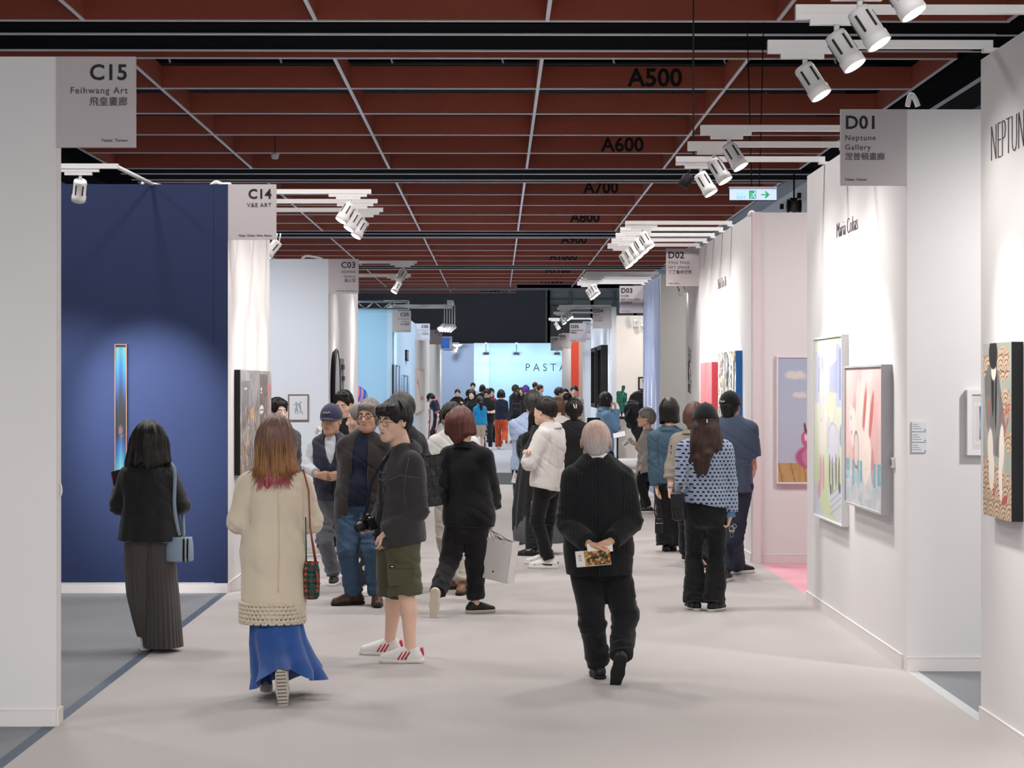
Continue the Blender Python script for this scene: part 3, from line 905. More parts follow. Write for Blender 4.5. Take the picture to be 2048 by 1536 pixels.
# exit sign
Y = 26.17
a, b = at(1458, 401, Y), at(1554, 377, Y)
r = empty('exit_sign', (a[0], Y, a[2])); setp(r, 'lit white exit sign with green runner and arrow on two wires', 'sign')
w, h = b[0] - a[0], b[2] - a[2]
MB().box((0, 0, 0), (w, 0.07, h)).build('case', M_black, r)
m_ex = emat('exit_sign_panel_glow', 'c4d2f6', 0.85)
M_green = emat('exit_green_glow', '19b060', 0.6)
M_greenl = emat('exit_pale_green_glow', '8ad6b4', 0.7)
MB().box((0.006, -0.006, 0.006), (w - 0.006, 0, h - 0.006)).build('lit_panel', m_ex, r)
MB().box((-0.002, -0.01, h), (w + 0.002, 0.08, h + 0.022)).build('top_rail', M_alu, r)
bx = w * 0.415
MB().box((bx, -0.009, h * 0.14), (bx + w * 0.15, -0.006, h * 0.82)).build('pictogram_ground', M_green, r)
def strokes(segs, t): 
    m = MB()
    for s in segs:
        for (p, q) in zip(s, s[1:]):
            m.tube([(p[0], -0.010, p[1]), (q[0], -0.010, q[1])], t, 6)
    return m
s = h; o0 = bx + w * 0.035
fig = [[(o0 + .045, s * .60), (o0 + .035, s * .38)], [(o0 + .035, s * .40), (o0 + .06, s * .30), (o0 + .05, s * .17)], [(o0 + .035, s * .38), (o0 + .015, s * .28), (o0 - .008, s * .26)],
       [(o0 + .045, s * .57), (o0 + .07, s * .50)], [(o0 + .045, s * .57), (o0 + .015, s * .50)]]
mbf = strokes(fig, 0.0065); mbf.lathe([(0.001, -0.002), (0.012, -0.001), (0.012, 0.001), (0.001, 0.002)], 10, Matrix.Translation((o0 + .055, -0.011, s * .69)) @ Matrix.Rotation(PI / 2, 4, 'X'))
mbf.build('running_figure', m_ex, r)
ax = w * 0.67
MB().prism([(ax, h * .43), (ax + w * .10, h * .43), (ax + w * .10, h * .43), (ax + w * .065, h * .2), (ax + w * .10, h * .2), (ax + w * .18, h * .48), (ax + w * .10, h * .76), (ax + w * .065, h * .76), (ax + w * .11, h * .53), (ax, h * .53)], -0.009, -0.006, 'xz').build('arrow', M_green, r)
text('緊急出口', 0.05, basis((w * 0.15, -0.008, h * 0.42), (1, 0, 0), (0, 0, 1)), M_greenl, r)
text('EXIT', 0.048, basis((w * 0.16, -0.008, h * 0.14), (1, 0, 0), (0, 0, 1)), M_green, r, space=1.25)
for x0, x1 in ((0.30, 0.24), (0.40, 0.455)):
    MB().tube([(x0, 0.03, h + 0.02), (x1, 0.03, CEIL - a[2])], 0.007, 5).build('wire', M_pipe, r)
# hanging projector, and a black lamp behind the spotlights
def projector(px, py, Y, s, label, body='6b6355'):
    p = at(px, py, Y)
    r = empty('stage_projector', p); setp(r, label, 'lamp')
    MB().lathe([(0.001, -s * .55), (s * .5, -s * .5), (s * .5, s * .5), (s * .3, s * .55), (.001, s * .56)], 18, Matrix.Rotation(0.25, 4, 'X') @ Matrix.Rotation(0.3, 4, 'Y')).build('barrel', pmat('projector_bronze', body, 0.4, metal=0.5), r)
    for sx in (-1, 1):
        MB().lathe([(s * .50, -s * .1), (s * .58, -s * .08), (s * .58, s * .08), (s * .5, s * .1)], 16, Matrix.Translation((sx * s * .5, 0, 0)) @ Matrix.Rotation(PI / 2, 4, 'Y')).build('end_cap', M_black, r)
    MB().box((-s * .35, -s * .1, s * .55), (s * .3, s * .1, s * .7)).tube([(0, 0, s * .6), (0, 0, CEIL - p[2] - 0.02)], s * .08, 6).build('yoke', M_black, r)
    return r
projector(1588, 412, 45, 0.26, 'bronze barrel projector hanging by the white duct')
p = at(1372, 362, 19.0)
r = empty('stage_projector', p); setp(r, 'small black lamp with a loose cable behind the three spotlights', 'lamp')
MB().lathe([(0.001, -.06), (.05, -.055), (.055, .05), (.02, .07)], 14, Matrix.Rotation(0.6, 4, 'Y')).build('barrel', M_black, r)
MB().tube([(0.0, 0, 0.05), (0.06, 0, 0.12), (0.16, 0, 0.10), (0.2, 0, 0.02)], 0.012, 6).tube([(0.07, 0, 0.1), (0.07, 0, CEIL - p[2])], 0.008, 5).build('yoke', M_black, r)
# bell shaped sensor on a cord
p = at(550, 312, 38.2)
r = empty('ceiling_sensor', (p[0], 38.2, p[2])); setp(r, 'white bell shaped sensor hanging on a cord from the red ceiling', 'sensor')
MB().lathe([(0.001, -.06), (.06, -.055), (.075, 0), (.09, .04), (.03, .06), (.001, .065)], 16).build('bell', M_track, r)
MB().tube([(0, 0, .06), (0, 0, CEIL - p[2])], 0.008, 6).build('cord', M_black, r)
# ======================================================================
# people: sculpted in distance fields, dressed in layers
# ======================================================================
UP = np.array([0., 0., 1.])
def skin_mat(name, col):
    if name in _mats: return _mats[name]
    m = pmat(name, col, 0.5, 0.06, 30, 0.08, 300, spec=0.35)
    b = m.node_tree.nodes['Principled BSDF']
    b.inputs['Subsurface Weight'].default_value = 0.08
    b.inputs['Subsurface Radius'].default_value = (0.01, 0.004, 0.002)
    return m
SKIN = {'a': skin_mat('skin_light', 'e0b9a2'), 'b': skin_mat('skin_warm', 'd2a48b'), 'c': skin_mat('skin_tan', 'bb8a6e'), 'd': skin_mat('skin_pale', 'e6c4b2')}
M_eye = pmat('eye_white', 'e8e2dc', 0.25, 0.02, 10)
M_iris = pmat('eye_iris', '1c1210', 0.2, 0.1, 10)
M_lip = pmat('lips', 'b47a6c', 0.45, 0.05, 30)
M_nail = None
def hair_mat(name, col, var=0.35, rough=0.42, ramp=None):
    if name in _mats: return _mats[name]
    m, nt, b = new_mat(name)
    tc = N(nt, 'ShaderNodeTexCoord')
    mp = N(nt, 'ShaderNodeMapping'); mp.inputs['Scale'].default_value = (90, 90, 5)
    nt.links.new(tc.outputs['Object'], mp.inputs[0])
    no = N(nt, 'ShaderNodeTexNoise'); no.inputs['Scale'].default_value = 1.0; no.inputs['Detail'].default_value = 3
    nt.links.new(mp.outputs[0], no.inputs['Vector'])
    mix = N(nt, 'ShaderNodeMix', data_type='RGBA')
    c = lin(col)
    mix.inputs[6].default_value = tuple(x * (1 - var) for x in c) + (1,)
    mix.inputs[7].default_value = tuple(min(1, x * (1 + var)) for x in c) + (1,)
    nt.links.new(no.outputs[0], mix.inputs[0])
    out = mix.outputs[2]
    if ramp:
        sx = N(nt, 'ShaderNodeSeparateXYZ'); nt.links.new(tc.outputs['Object'], sx.inputs[0])
        # dye runs out along uneven strands
        ma = N(nt, 'ShaderNodeMath', operation='MULTIPLY_ADD'); ma.inputs[1].default_value = 0.10
        nt.links.new(no.outputs[0], ma.inputs[0]); nt.links.new(sx.outputs[2], ma.inputs[2])
        mr = N(nt, 'ShaderNodeMapRange'); mr.inputs[1].default_value = ramp[0][0]; mr.inputs[2].default_value = ramp[-1][0]
        nt.links.new(ma.outputs[0], mr.inputs[0])
        cr = N(nt, 'ShaderNodeValToRGB')
        lo, hi = ramp[0][0], ramp[-1][0]
        el = cr.color_ramp.elements
        while len(el) < len(ramp): el.new(0.5)
        for e, (z, cc) in zip(el, ramp):
            e.position = (z - lo) / (hi - lo); e.color = lin(cc) + (1,)
        nt.links.new(mr.outputs[0], cr.inputs[0])
        m2 = N(nt, 'ShaderNodeMix', data_type='RGBA', blend_type='MULTIPLY'); m2.inputs[0].default_value = 0.6
        n3 = N(nt, 'ShaderNodeMix', data_type='RGBA'); n3.inputs[6].default_value = (.35, .35, .35, 1); n3.inputs[7].default_value = (1.5, 1.5, 1.5, 1)
        nt.links.new(no.outputs[0], n3.inputs[0])
        nt.links.new(cr.outputs[0], m2.inputs[6]); nt.links.new(n3.outputs[2], m2.inputs[7])
        out = m2.outputs[2]
    nt.links.new(out, b.inputs['Base Color'])
    b.inputs['Roughness'].default_value = rough
    b.inputs['Specular IOR Level'].default_value = 0.35
    bp = N(nt, 'ShaderNodeBump'); bp.inputs['Strength'].default_value = 0.5; bp.inputs['Distance'].default_value = 0.003
    nt.links.new(no.outputs[0], bp.inputs['Height']); nt.links.new(bp.outputs[0], b.inputs['Normal'])
    _mats[name] = m
    return m
HAIR = {'black': hair_mat('hair_black', '17130f'), 'dark': hair_mat('hair_dark_brown', '2a1c16'), 'brown': hair_mat('hair_brown', '5a4032'),
        'auburn': hair_mat('hair_auburn', '5c342b'), 'greydark': hair_mat('hair_dark_grey', '3c3835'), 'grey': hair_mat('hair_grey', '7d756f'),
        'silver': hair_mat('hair_silver', 'b8b0a8', 0.25), 'purple': hair_mat('hair_purple', '5a3c8c')}

def rotv(v, ax, a):
    return np.array(Matrix.Rotation(a, 3, Vector(ax)) @ Vector(v))
def lerp(a, b, t): return np.asarray(a) * (1 - t) + np.asarray(b) * t
def ik(a, c, l1, l2, pole):
    a = np.asarray(a); c = np.asarray(c)
    d = c - a; L = np.linalg.norm(d)
    if L >= (l1 + l2) * 0.999: return a + d * l1 / (l1 + l2)
    u = d / L
    x = (l1 * l1 - l2 * l2 + L * L) / (2 * L)
    h = math.sqrt(max(l1 * l1 - x * x, 0))
    p = np.asarray(pole, float); p = p - u * p.dot(u); p = nrm(p)
    return a + u * x + p * h

class Person:
    def __init__(s, label, px, Y, H, face=0, sex='m', build=1.0, group=None, skin='a'):
        s.root = empty('person', (at(px, 768, Y)[0], Y, 0)); setp(s.root, label, 'person', group)
        s.o = np.array([at(px, 768, Y)[0], Y, 0.]); s.Y = Y; s.H = H; s.sex = sex; s.bd = build
        a = math.radians(face)
        s.f = np.array([-math.sin(a), math.cos(a), 0.]); s.r = np.array([math.cos(a), math.sin(a), 0.])
        s.skin = SKIN[skin]
        s.vc, s.vh, s.vd = (0.010, 0.0048, 0.0042) if Y < 17.2 else (0.0115, 0.0058, 0.005) if Y < 26 else (0.015, 0.008, 0.0065) if Y < 45 else (0.02, 0.0105, 0.009)
        s.J = {}; s.hy = 0; s.hp = 0; s.hr = 0
        s.hand = {'L': dict(), 'R': dict()}
        s.toe = {'L': None, 'R': None}; s.soleup = {'L': None, 'R': None}
        s.hs = 1.06
        s.pose()
    def q(s, px, py, w=0.):
        return at(px, py, s.Y + w) - s.o
    def W(s, r=0., f=0., z=0.):
        "local point from right / forward / up amounts"
        return s.r * r + s.f * f + UP * z
    def pose(s, lean=0., sway=0., pelvis=None, stand=0.055):
        H = s.H; J = s.J
        P = s.W(0, 0, .525 * H) if pelvis is None else np.asarray(pelvis, float)
        t = nrm(UP * math.cos(math.radians(lean)) + s.f * math.sin(math.radians(lean)) + s.r * math.sin(math.radians(sway)))
        s.up = t
        J['P'] = P; J['N'] = P + t * .300 * H
        s.sw = (.091 if s.sex == 'm' else .080) * H * (0.5 + 0.5 * s.bd)
        for k, g in (('L', -1), ('R', 1)):
            J['s' + k] = J['N'] - t * .042 * H + s.r * g * s.sw
            J['h' + k] = P - UP * .02 * H + s.r * g * .05 * H
            J['a' + k] = s.W(g * stand * H, 0, .048 * H)
            J['w' + k] = J['s' + k] - UP * .315 * H + s.r * g * .035 * H + s.f * .03 * H
            J['e' + k] = None; J['k' + k] = None
        s.fx()
        return s
    def set(s, **kw):
        "joint = (px, py, w) in picture and depth terms, or a local vector"
        for k, v in kw.items():
            s.J[k] = s.q(*v) if isinstance(v, tuple) else np.asarray(v, float)
        if 'N' in kw or 'P' in kw:
            s.up = nrm(s.J['N'] - s.J['P'])
        return s
    def fx(s):
        J = s.J
        J['hc'] = J['N'] + s.f * .022 * s.H + s.up * .03 * s.H
        J['hc'][2] = s.H - .130 * s.hs
    def shoulders(s, dz=0.042, width=1.0, roll=0.0):
        for k, g in (('L', -1), ('R', 1)):
            s.J['s' + k] = s.J['N'] - s.up * dz * s.H + s.r * g * s.sw * width + UP * g * roll
    def solve(s):
        J = s.J; H = s.H
        for k, g in (('L', -1), ('R', 1)):
            if J['e' + k] is None:
                J['e' + k] = ik(J['s' + k], J['w' + k], .165 * H, .150 * H, -s.f * 1.0 + s.r * g * .6 - UP * .25)
            if J['k' + k] is None:
                J['k' + k] = ik(J['h' + k], J['a' + k], .245 * H, .235 * H, s.f + s.r * g * .1)
        yaw = Matrix.Rotation(math.radians(s.hy), 3, 'Z')
        hf = np.array(yaw @ Vector(s.f)); hr = np.array(yaw @ Vector(s.r))
        hf = rotv(hf, hr, math.radians(s.hp))       # + looks up
        hu = np.cross(hr, hf)
        if s.hr: hr = rotv(hr, hf, math.radians(s.hr)); hu = np.cross(hr, hf)
        s.HM = np.stack([hr, hf, hu], 1)            # columns
        return s
    def hl(s, p): return s.J['hc'] + s.HM @ (np.asarray(p) * s.hs)
    def emit(s, name, V, Q, mat, midx=None, parent=None, smooth=True):
        return link(name, mesh_np(name, V, Q, smooth, midx), mat, parent or s.root)
    # ------------------------------------------------------------ body
    def torso(s, S, e, k=.035, belly=0., bust=True):
        H = s.H; J = s.J; b = s.bd; m = s.sex == 'm'
        P, Nk = J['P'], J['N']
        hip, wa, ch, upr = ((.096, .090, .102, .080) if m else (.099, .078, .088, .068))
        hip, wa, ch, upr = (x * H * b for x in (hip, wa, ch, upr))
        Wp, C, U = lerp(P, Nk, .36), lerp(P, Nk, .68), lerp(P, Nk, .86)
        fl = (s.f, .68)
        S.cone(P, Wp, hip + e, wa + e, k, fl)
        S.cone(Wp, C, wa + e, ch + e, k, fl)
        S.cone(C, U, ch + e, upr + e, k, (s.f, .72))
        for g in 'LR':
            sj = J['s' + g]
            S.cone(lerp(U, Nk, .35), sj, .042 * H + e * .8, .033 * H + e * .8, k)
            S.cone(Nk - s.up * .008 * H, lerp(Nk, sj, .75) + UP * .006 * H, .024 * H + e * .5, .024 * H + e * .6, k)
            if not m and bust:
                S.ell(C + s.r * (.042 * H if g == 'R' else -.042 * H) + s.f * .052 * H, np.full(3, .036 * H + e), k=.04)
        if belly: S.ell(lerp(P, Nk, .22) + s.f * .020 * H, (wa * .72 + e, wa * .72 + e, .10 * H), .06)
    def head(s):
        "head-local sculpt -> vertices, faces, material ids"
        S = SDF((-.11, -.13, -.24), (.11, .15, .15), s.vh)
        m = s.sex == 'm'
        S.ell((0, -.012, .028), (.077, .096, .092), 0)
        S.ell((0, .030, -.030), (.062, .064, .080), .03)
        S.cone((-.048, .0, -.060), (-.018, .070, -.098), .022, .018, .03)
        S.cone((.048, .0, -.060), (.018, .070, -.098), .022, .018, .03)
        S.ell((0, .070, -.098), (.026, .022, .018), .03)
        for g in (-1, 1):
            S.ell((g * .040, .058, -.030), (.024, .026, .026), .025)
        S.cone((-.036, .076, .022), (.036, .076, .022), .0125, None, .02)
        for g in (-1, 1):
            S.ell((g * .033, .108, .000), (.024, .024, .015), .016, op='s')
            S.ell((g * .032, .0775, .0005), (.020, .016, .0125), .004)
        S.cone((0, .086, .012), (0, .106, -.030), .0085, .0145, .012)
        for g in (-1, 1): S.ell((g * .0145, .096, -.036), (.0095, .012, .009), .008)
        S.ell((0, .080, -.065), (.034, .020, .024), .02)
        S.cone((-.019, .0905, -.0615), (.019, .0905, -.0615), .0055, None, .006)
        S.cone((-.016, .0905, -.0715), (.016, .0905, -.0715), .0062, None, .005)
        S.cone((-.024, .0985, -.0665), (.024, .0985, -.0665), .0018, None, .004, op='s')
        for g in (-1, 1):
            S.ell((g * .082, -.008, -.006), (.009, .018, .032), .008, R=[(1, .25 * g, 0), (-.25 * g, 1, .15), (0, -.15, 1)])
            S.ell((g * .0865, -.001, -.003), (.006, .009, .016), .004, op='s')
        nb = np.linalg.inv(s.HM) @ (s.J['N'] - s.J['hc']) / s.hs
        nr = (.058 if m else .047)
        nt = np.array([0, -.022, -.055])
        S.cone(nt, nb, nr * .95, nr * 1.05, .03)
        V, Q = S.net()
        V = relax(V, Q, 1, .3)
        c = V[Q].mean(1)
        mid = np.zeros(len(Q), int)
        lip = (abs(c[:, 2] + .0668) < .0088 * (1 - (c[:, 0] / .0225) ** 2)) & (c[:, 1] > .07)
        mid[lip] = 3
        bx = abs(c[:, 0])
        brow = (bx > .014) & (bx < .048) & (c[:, 1] > .06) & (abs(c[:, 2] - (.0225 + .004 * np.sin((bx - .014) / .034 * PI))) < .0042)
        mid[brow] = 4
        # eyeballs set in the lids
        vs_, fs_, ms_ = [V], [Q], [mid]
        nb0 = len(V)
        for g in (-1, 1):
            th = np.linspace(0, PI, 13); ph = np.linspace(0, 2 * PI, 17)[:-1]
            T, Pp = np.meshgrid(th, ph, indexing='ij')
            E = np.stack([np.sin(T) * np.cos(Pp) * .0135, np.cos(T) * .0135, np.sin(T) * np.sin(Pp) * .0058], -1).reshape(-1, 3) + (g * .032, .0812, -.0005)
            i, j = np.meshgrid(np.arange(12), np.arange(16), indexing='ij')
            f = np.stack([i * 16 + j, i * 16 + (j + 1) % 16, (i + 1) * 16 + (j + 1) % 16, (i + 1) * 16 + j], -1).reshape(-1, 4)[:, ::-1]
            vs_.append(E); fs_.append(f + nb0); ec = E[f].mean(1) - (g * .032, .0812, 0); ms_.append(np.where((abs(ec[:, 0]) < .0062) & (ec[:, 1] > 0), 2, 1)); nb0 += len(E)
        V = np.concatenate(vs_); Q = np.concatenate(fs_); mid = np.concatenate(ms_)
        return s.J['hc'] + (V * s.hs) @ s.HM.T, Q, mid
    def hand_mesh(s, k):
        d = s.hand[k]; J = s.J
        w = J['w' + k]
        fa = nrm(w - J['e' + k])
        y = nrm(d.get('dir', fa)); g = 1 if k == 'R' else -1
        pn = np.asarray(d.get('palm', -s.r * g), float)       # palm faces the thigh by default
        pn = nrm(pn - y * pn.dot(y))
        x = np.cross(y, pn) * g                                # towards the thumb
        sc = s.H / 1.72 * (1.0 if s.sex == 'm' else .92) * d.get('scale', 1.0)
        curl = d.get('curl', .35)
        T = lambda a, b, c: w + (x * a + y * b + pn * c) * sc
        ctr = T(0, .08, .02)
        S = SDF(ctr - .135 * sc, ctr + .135 * sc, s.vd)
        S.cone(w - fa * .05, w + y * .012 * sc, .026 * sc, .023 * sc, .012, (pn, .78))
        off = [.029, .0095, -.010, -.0285]; ln = [.070, .079, .073, .057]
        for i in range(4):
            b0 = T(off[i] * .55, .010, 0); kn = T(off[i], .086 - abs(i - 1) * .004, 0)
            S.cone(b0, kn, .0145 * sc, .0115 * sc, .014)
            c = curl * (1 + .12 * i) if not hasattr(curl, '__len__') else curl[i]
            p = kn; ang = 0; sp = (1.5 - i) * .045 * d.get('spread', 1.0)
            for j, fr in enumerate((.45, .30, .25)):
                ang += c * (1.0, 1.25, .8)[j]
                v = y * math.cos(ang) + pn * math.sin(ang) + x * sp
                nx_ = p + nrm(v) * ln[i] * fr * sc
                S.cone(p, nx_, (.0092, .0083, .0076)[j] * sc, (.0083, .0076, .0064)[j] * sc, .0035)
                p = nx_
        t = d.get('thumb', .5)
        p0 = T(.018, .022, .006); p1 = T(.040, .058, .012 + .012 * t)
        p2 = p1 + nrm(x * .35 * (1 - t) + y * .85 + pn * .6 * t - x * .25 * t) * .034 * sc; p3 = p2 + nrm(y * .9 + pn * .7 * t - x * .45 * t) * .028 * sc
        S.cone(p0, p1, .016 * sc, .0125 * sc, .014).cone(p1, p2, .0112 * sc, .0098 * sc, .005).cone(p2, p3, .0096 * sc, .0075 * sc, .004)
        V, Q = S.net()
        s.hand[k]['x'], s.hand[k]['y'], s.hand[k]['n'] = x, y, pn
        s.hand[k]['grip'] = T(0, .085, .028)
        return relax(V, Q, 1, .25), Q
    def body(s, legs=False, arms=False):
        s.solve()
        J = s.J; H = s.H
        pts = np.array([J[k] for k in J if J[k] is not None])
        v = .009 if (legs or arms) and s.Y < 26 else max(.013, s.vc * 1.2)
        S = SDF(pts.min(0) - .16, pts.max(0) + .16, v)
        s.torso(S, -.02)
        b = (.5 + .5 * s.bd) * (1 if legs else .74); lg = 1 if legs else .74; am = 1 if arms else .8
        for k in 'LR':
            S.cone(J['s' + k], J['e' + k], .026 * H * am, .022 * H * am, .03)
            S.cone(J['e' + k], lerp(J['e' + k], J['w' + k], .3), .0225 * H, .024 * H, .02)
            S.cone(lerp(J['e' + k], J['w' + k], .3), J['w' + k], .024 * H, .0155 * H, .02)
            S.cone(J['h' + k], J['k' + k], .047 * H * b, .031 * H * lg, .03)
            kn, an = J['k' + k], J['a' + k]
            cb = lerp(kn, an, .30) - nrm(s.f) * .012
            S.cone(kn, cb, .029 * H * lg, .0315 * H * lg, .02); S.cone(cb, an, .0315 * H * lg, .019 * H, .03)
            td = s.toe[k] if s.toe[k] is not None else s.f
            S.cone(an, an + nrm(td) * .1 * 0 - nrm(kn - an) * .05 + nrm(td) * .08, .018 * H, .014 * H, .02)
        V, Q = S.net(); V = relax(V, Q, 1, .4)
        vs_, fs_, ms_ = [V], [Q], [np.zeros(len(Q), int)]
        n = len(V)
        hv, hq, hm = s.head(); vs_.append(hv); fs_.append(hq + n); ms_.append(hm); n += len(hv)
        for k in 'LR':
            a, c = s.hand_mesh(k)
            vs_.append(a); fs_.append(c + n); ms_.append(np.zeros(len(c), int)); n += len(a)
        return s.emit('body', np.concatenate(vs_), np.concatenate(fs_), [s.skin, M_eye, M_iris, M_lip, s.browmat if hasattr(s, 'browmat') else HAIR['dark']], np.concatenate(ms_))
    # ------------------------------------------------------------ clothes
    def wrinkle(s, V, Q, amp=.006, fold=.0, seed=0., joints=()):
        n = vnormals(V, Q)
        d = amp * .6 * vnoise(V * (7, 7, 5) + seed) + amp * .12 * vnoise(V * (24, 24, 15) + seed + 5)
        u = V[:, 2] + .7 * V[:, 0]; d = d - amp * 1.7 * np.clip(.30 - abs(vnoise(np.stack([V[:, 0] * 4, V[:, 1] * 4, u * 10], 1) + seed + 21)), 0, 1) ** 1.3 * 3
        if fold: d = d + fold * vnoise(V * (15, 15, 2.2) + seed + 9)
        for j in joints:
            w = np.exp(-(((V - j) ** 2).sum(1)) / .012)
            d = d + w * amp * 2.6 * (.5 - 2 * abs(vnoise(V * (9, 9, 26) + seed + 3)))
        return V + n * np.maximum(d, -.0065)[:, None]
    def box(s, e=.2):
        pts = np.array([s.J[k] for k in s.J if s.J[k] is not None])
        return pts.min(0) - e, pts.max(0) + e
    def top(s, mat, name='jacket', sleeve='long', hem=None, ease=.012, flare=.0, amp=.005, fold=.0, collar=None, belly=0, open=None, cuff=.97,
            sl=(.034, .029, .027, .022), k=.03, neck=.050, seed=None, hemtilt=None, arms=True, boxy=0.0, sub=None):
        J = s.J; H = s.H
        lo, hi = s.box(.22); S = SDF(lo, hi, s.vc)
        hem = .46 * H if hem is None else hem
        s.torso(S, ease, k=.04, belly=belly)
        P = J['P']; hipr = (.096 if s.sex == 'm' else .099) * H * s.bd
        if boxy:
            C = lerp(P, J['N'], .68)
            S.cone(C, P, (.100 if s.sex == 'm' else .088) * H * s.bd + ease + boxy * .4, hipr + ease + boxy, .04, (s.f, .72))
        if hem < P[2]:
            S.cone(P, np.array([P[0], P[1], hem - .05]), hipr + ease + boxy, hipr + ease + boxy + flare, .05, (s.f, .72))
        S.half((P[0], P[1], hem), (-UP if hemtilt is None else -nrm(UP + np.asarray(hemtilt))), 0)
        if open is not None:      # front opening: width at top, at hem, depth point
            w0, w1, zt = open
            S.cone(J['N'] + s.f * .078 * H + UP * .03, np.array([P[0], P[1], zt]) + s.f * .085 * H, w0, w1, .0, op='s')
        # neck opening
        S.cone(J['N'] + s.up * .012 * H, J['N'] + s.up * .2 * H, neck * .95, neck * 1.3, .012, op='s')
        if arms and sleeve != 'none':
            for g in 'LR':
                sh, el, wr = J['s' + g], J['e' + g], J['w' + g]
                r0, r1, r2, r3 = (x * H + ease for x in sl)
                if sleeve == 'short':
                    S.cone(sh, lerp(sh, el, .72), r0, r1 + .012, .035, cutb=True)
                else:
                    S.cone(sh, lerp(sh, el, .35), r0, lerp(r0, r1, .35), .03); S.cone(sh, el, r0, r1, .010)
                    end = lerp(el, wr, cuff)
                    S.cone(el, end, r2, r3, .010, cutb=True)
        V, Q = S.net()
        V = relax(V, Q, 1, .3)
        sd = seed if seed is not None else s.Y * 7.3
        V = s.wrinkle(V, Q, amp, fold, sd, [J['eL'], J['eR']])
        o = s.emit(name, V, Q, mat)
        return o
    def collar(s, mat, parent=None, r=.056, h=.05, drop=.012, wedge=True, name='collar', tilt=.25, fall=1.0, phi=2.55):
        "stand and turned-down fall round the neck, open in front when wedge"
        J = s.J
        ax = nrm(s.up + s.f * tilt * .4); fw = nrm(s.f - ax * s.f.dot(ax))
        c = J['N'] + ax * (.030 - drop) - fw * .004
        k = h / .05; R0 = r + .012
        ph = np.linspace(-phi, phi, 41) if wedge else np.linspace(-PI, PI, 41)
        rows = []
        for (dr, z0, z1) in ((.000, -.020, -.040), (.006, .040 * k, -.006), (.010, .043 * k, -.003), (.015, .038 * k, -.008), (.030 + .010 * fall, .012 * k, -.030), (.030 + .018 * fall, -.020 * fall, -.058 * fall)):
            t = (abs(ph) / phi) ** 1.6 if wedge else ph * 0
            z = z0 + (z1 - z0) * t; rr = R0 + dr + .010 * t
            rows.append(c + np.outer(rr * np.sin(ph), s.r) - np.outer(rr * np.cos(ph) * .95, fw) + np.outer(z, ax))
        n = len(ph); m = len(rows)
        V = np.concatenate(rows)
        a, b = np.meshgrid(np.arange(m - 1), np.arange(n - 1), indexing='ij')
        Q = np.stack([a * n + b, a * n + b + 1, (a + 1) * n + b + 1, (a + 1) * n + b], -1).reshape(-1, 4)
        return s.emit(name, V, Q, mat, parent=parent)
    def trousers(s, mat, name='trousers', ease=.006, hem=.97, leg=(.050, .038, .036, .029), amp=.006, fold=0., top=None, flare=0., short=None, seed=0.):
        J = s.J; H = s.H
        lo, hi = s.box(.2); S = SDF(lo, hi, s.vc)
        P = J['P']; hip = (.094 if s.sex == 'm' else .099) * H * s.bd
        S.cone(P + s.up * .045 * H, P - UP * .01 * H, hip * .93 + ease, hip + ease, .03, (s.f, .70))
        S.ell(P - s.f * .026 * H - UP * .018 * H, np.array([.052, .052, .05]) * H * s.bd, .04)
        zt = top if top is not None else P[2] + .075 * H
        S.half((P[0], P[1], zt), UP)
        b = .5 + .5 * s.bd
        for k in 'LR':
            h, kn, an = J['h' + k], J['k' + k], J['a' + k]
            r0, r1, r2, r3 = (x * H * b + ease for x in leg)
            if short:
                S.cone(h, lerp(h, kn, short), r0, r1 + .012, .035, cutb=True)
            else:
                S.cone(h, kn, r0, r1, .035)
                S.cone(kn, lerp(kn, an, hem), r2, r3 + flare, .02, cutb=True)
        V, Q = S.net(); V = relax(V, Q, 1, .3)
        V = s.wrinkle(V, Q, amp, fold, s.Y * 3.1 + seed, [J['kL'], J['kR'], J['aL'] + UP * .05, J['aR'] + UP * .05, J['P'] - UP * .08])
        return s.emit(name, V, Q, mat)
    def loft(s, name, rings, mat, n=72, pleat=0, np_=20, amp=.0, parent=None, seed=0., cap=True, zmod=None):
        "rings: (centre, radius along right, radius along forward)"
        V = []; th = np.linspace(0, 2 * PI, n, endpoint=False)
        m = len(rings)
        for i, (c, a, b) in enumerate(rings):
            c = np.asarray(c, float)
            t = i / (m - 1)
            w = 1 + (pleat * t * np.cos(th * np_ + .6 * math.sin(3 * t)) if pleat else 0) + (amp * vnoise(np.stack([np.cos(th) * 2.2 + seed, np.sin(th) * 2.2, np.full(n, t * 1.5)], 1)) * t if amp else 0)
            V.append(c + np.outer(np.cos(th) * a * w, s.r) + np.outer(np.sin(th) * b * w, s.f) + (np.outer(zmod(th) * t, UP) if zmod else 0))
        V = np.concatenate(V)
        i, j = np.meshgrid(np.arange(m - 1), np.arange(n), indexing='ij')
        Q = np.stack([i * n + j, (i + 1) * n + j, (i + 1) * n + (j + 1) % n, i * n + (j + 1) % n], -1).reshape(-1, 4)
        return s.emit(name, V, Q, mat, parent=parent)
    def shoe(s, k, mat, sole=None, toe=None, up=None, L=1.0, high=False, solet=.022, accent=None, wide=1.0):
        H = s.H; an = s.J['a' + k]
        t = nrm(toe if toe is not None else (s.toe[k] if s.toe[k] is not None else s.f))
        u = nrm(up if up is not None else (s.soleup[k] if s.soleup[k] is not None else UP))
        t = nrm(t - u * t.dot(u)); sd = np.cross(t, u)
        sc = H / 1.72 * L * (1 if s.sex == 'm' else .93)
        az = .048 * H
        B = an - u * az                                 # on the ground below the ankle
        T = lambda a, b, c: B + (sd * a * wide + t * b + u * c) * sc
        v = .006 if s.Y < 22 else .009 if s.Y < 40 else .014
        S = SDF(B - .27, B + .27, v)
        st = solet * 1.0
        S.cone(T(0, -.045, .038), T(0, .06, .040), .036 * sc, .036 * sc, .02)
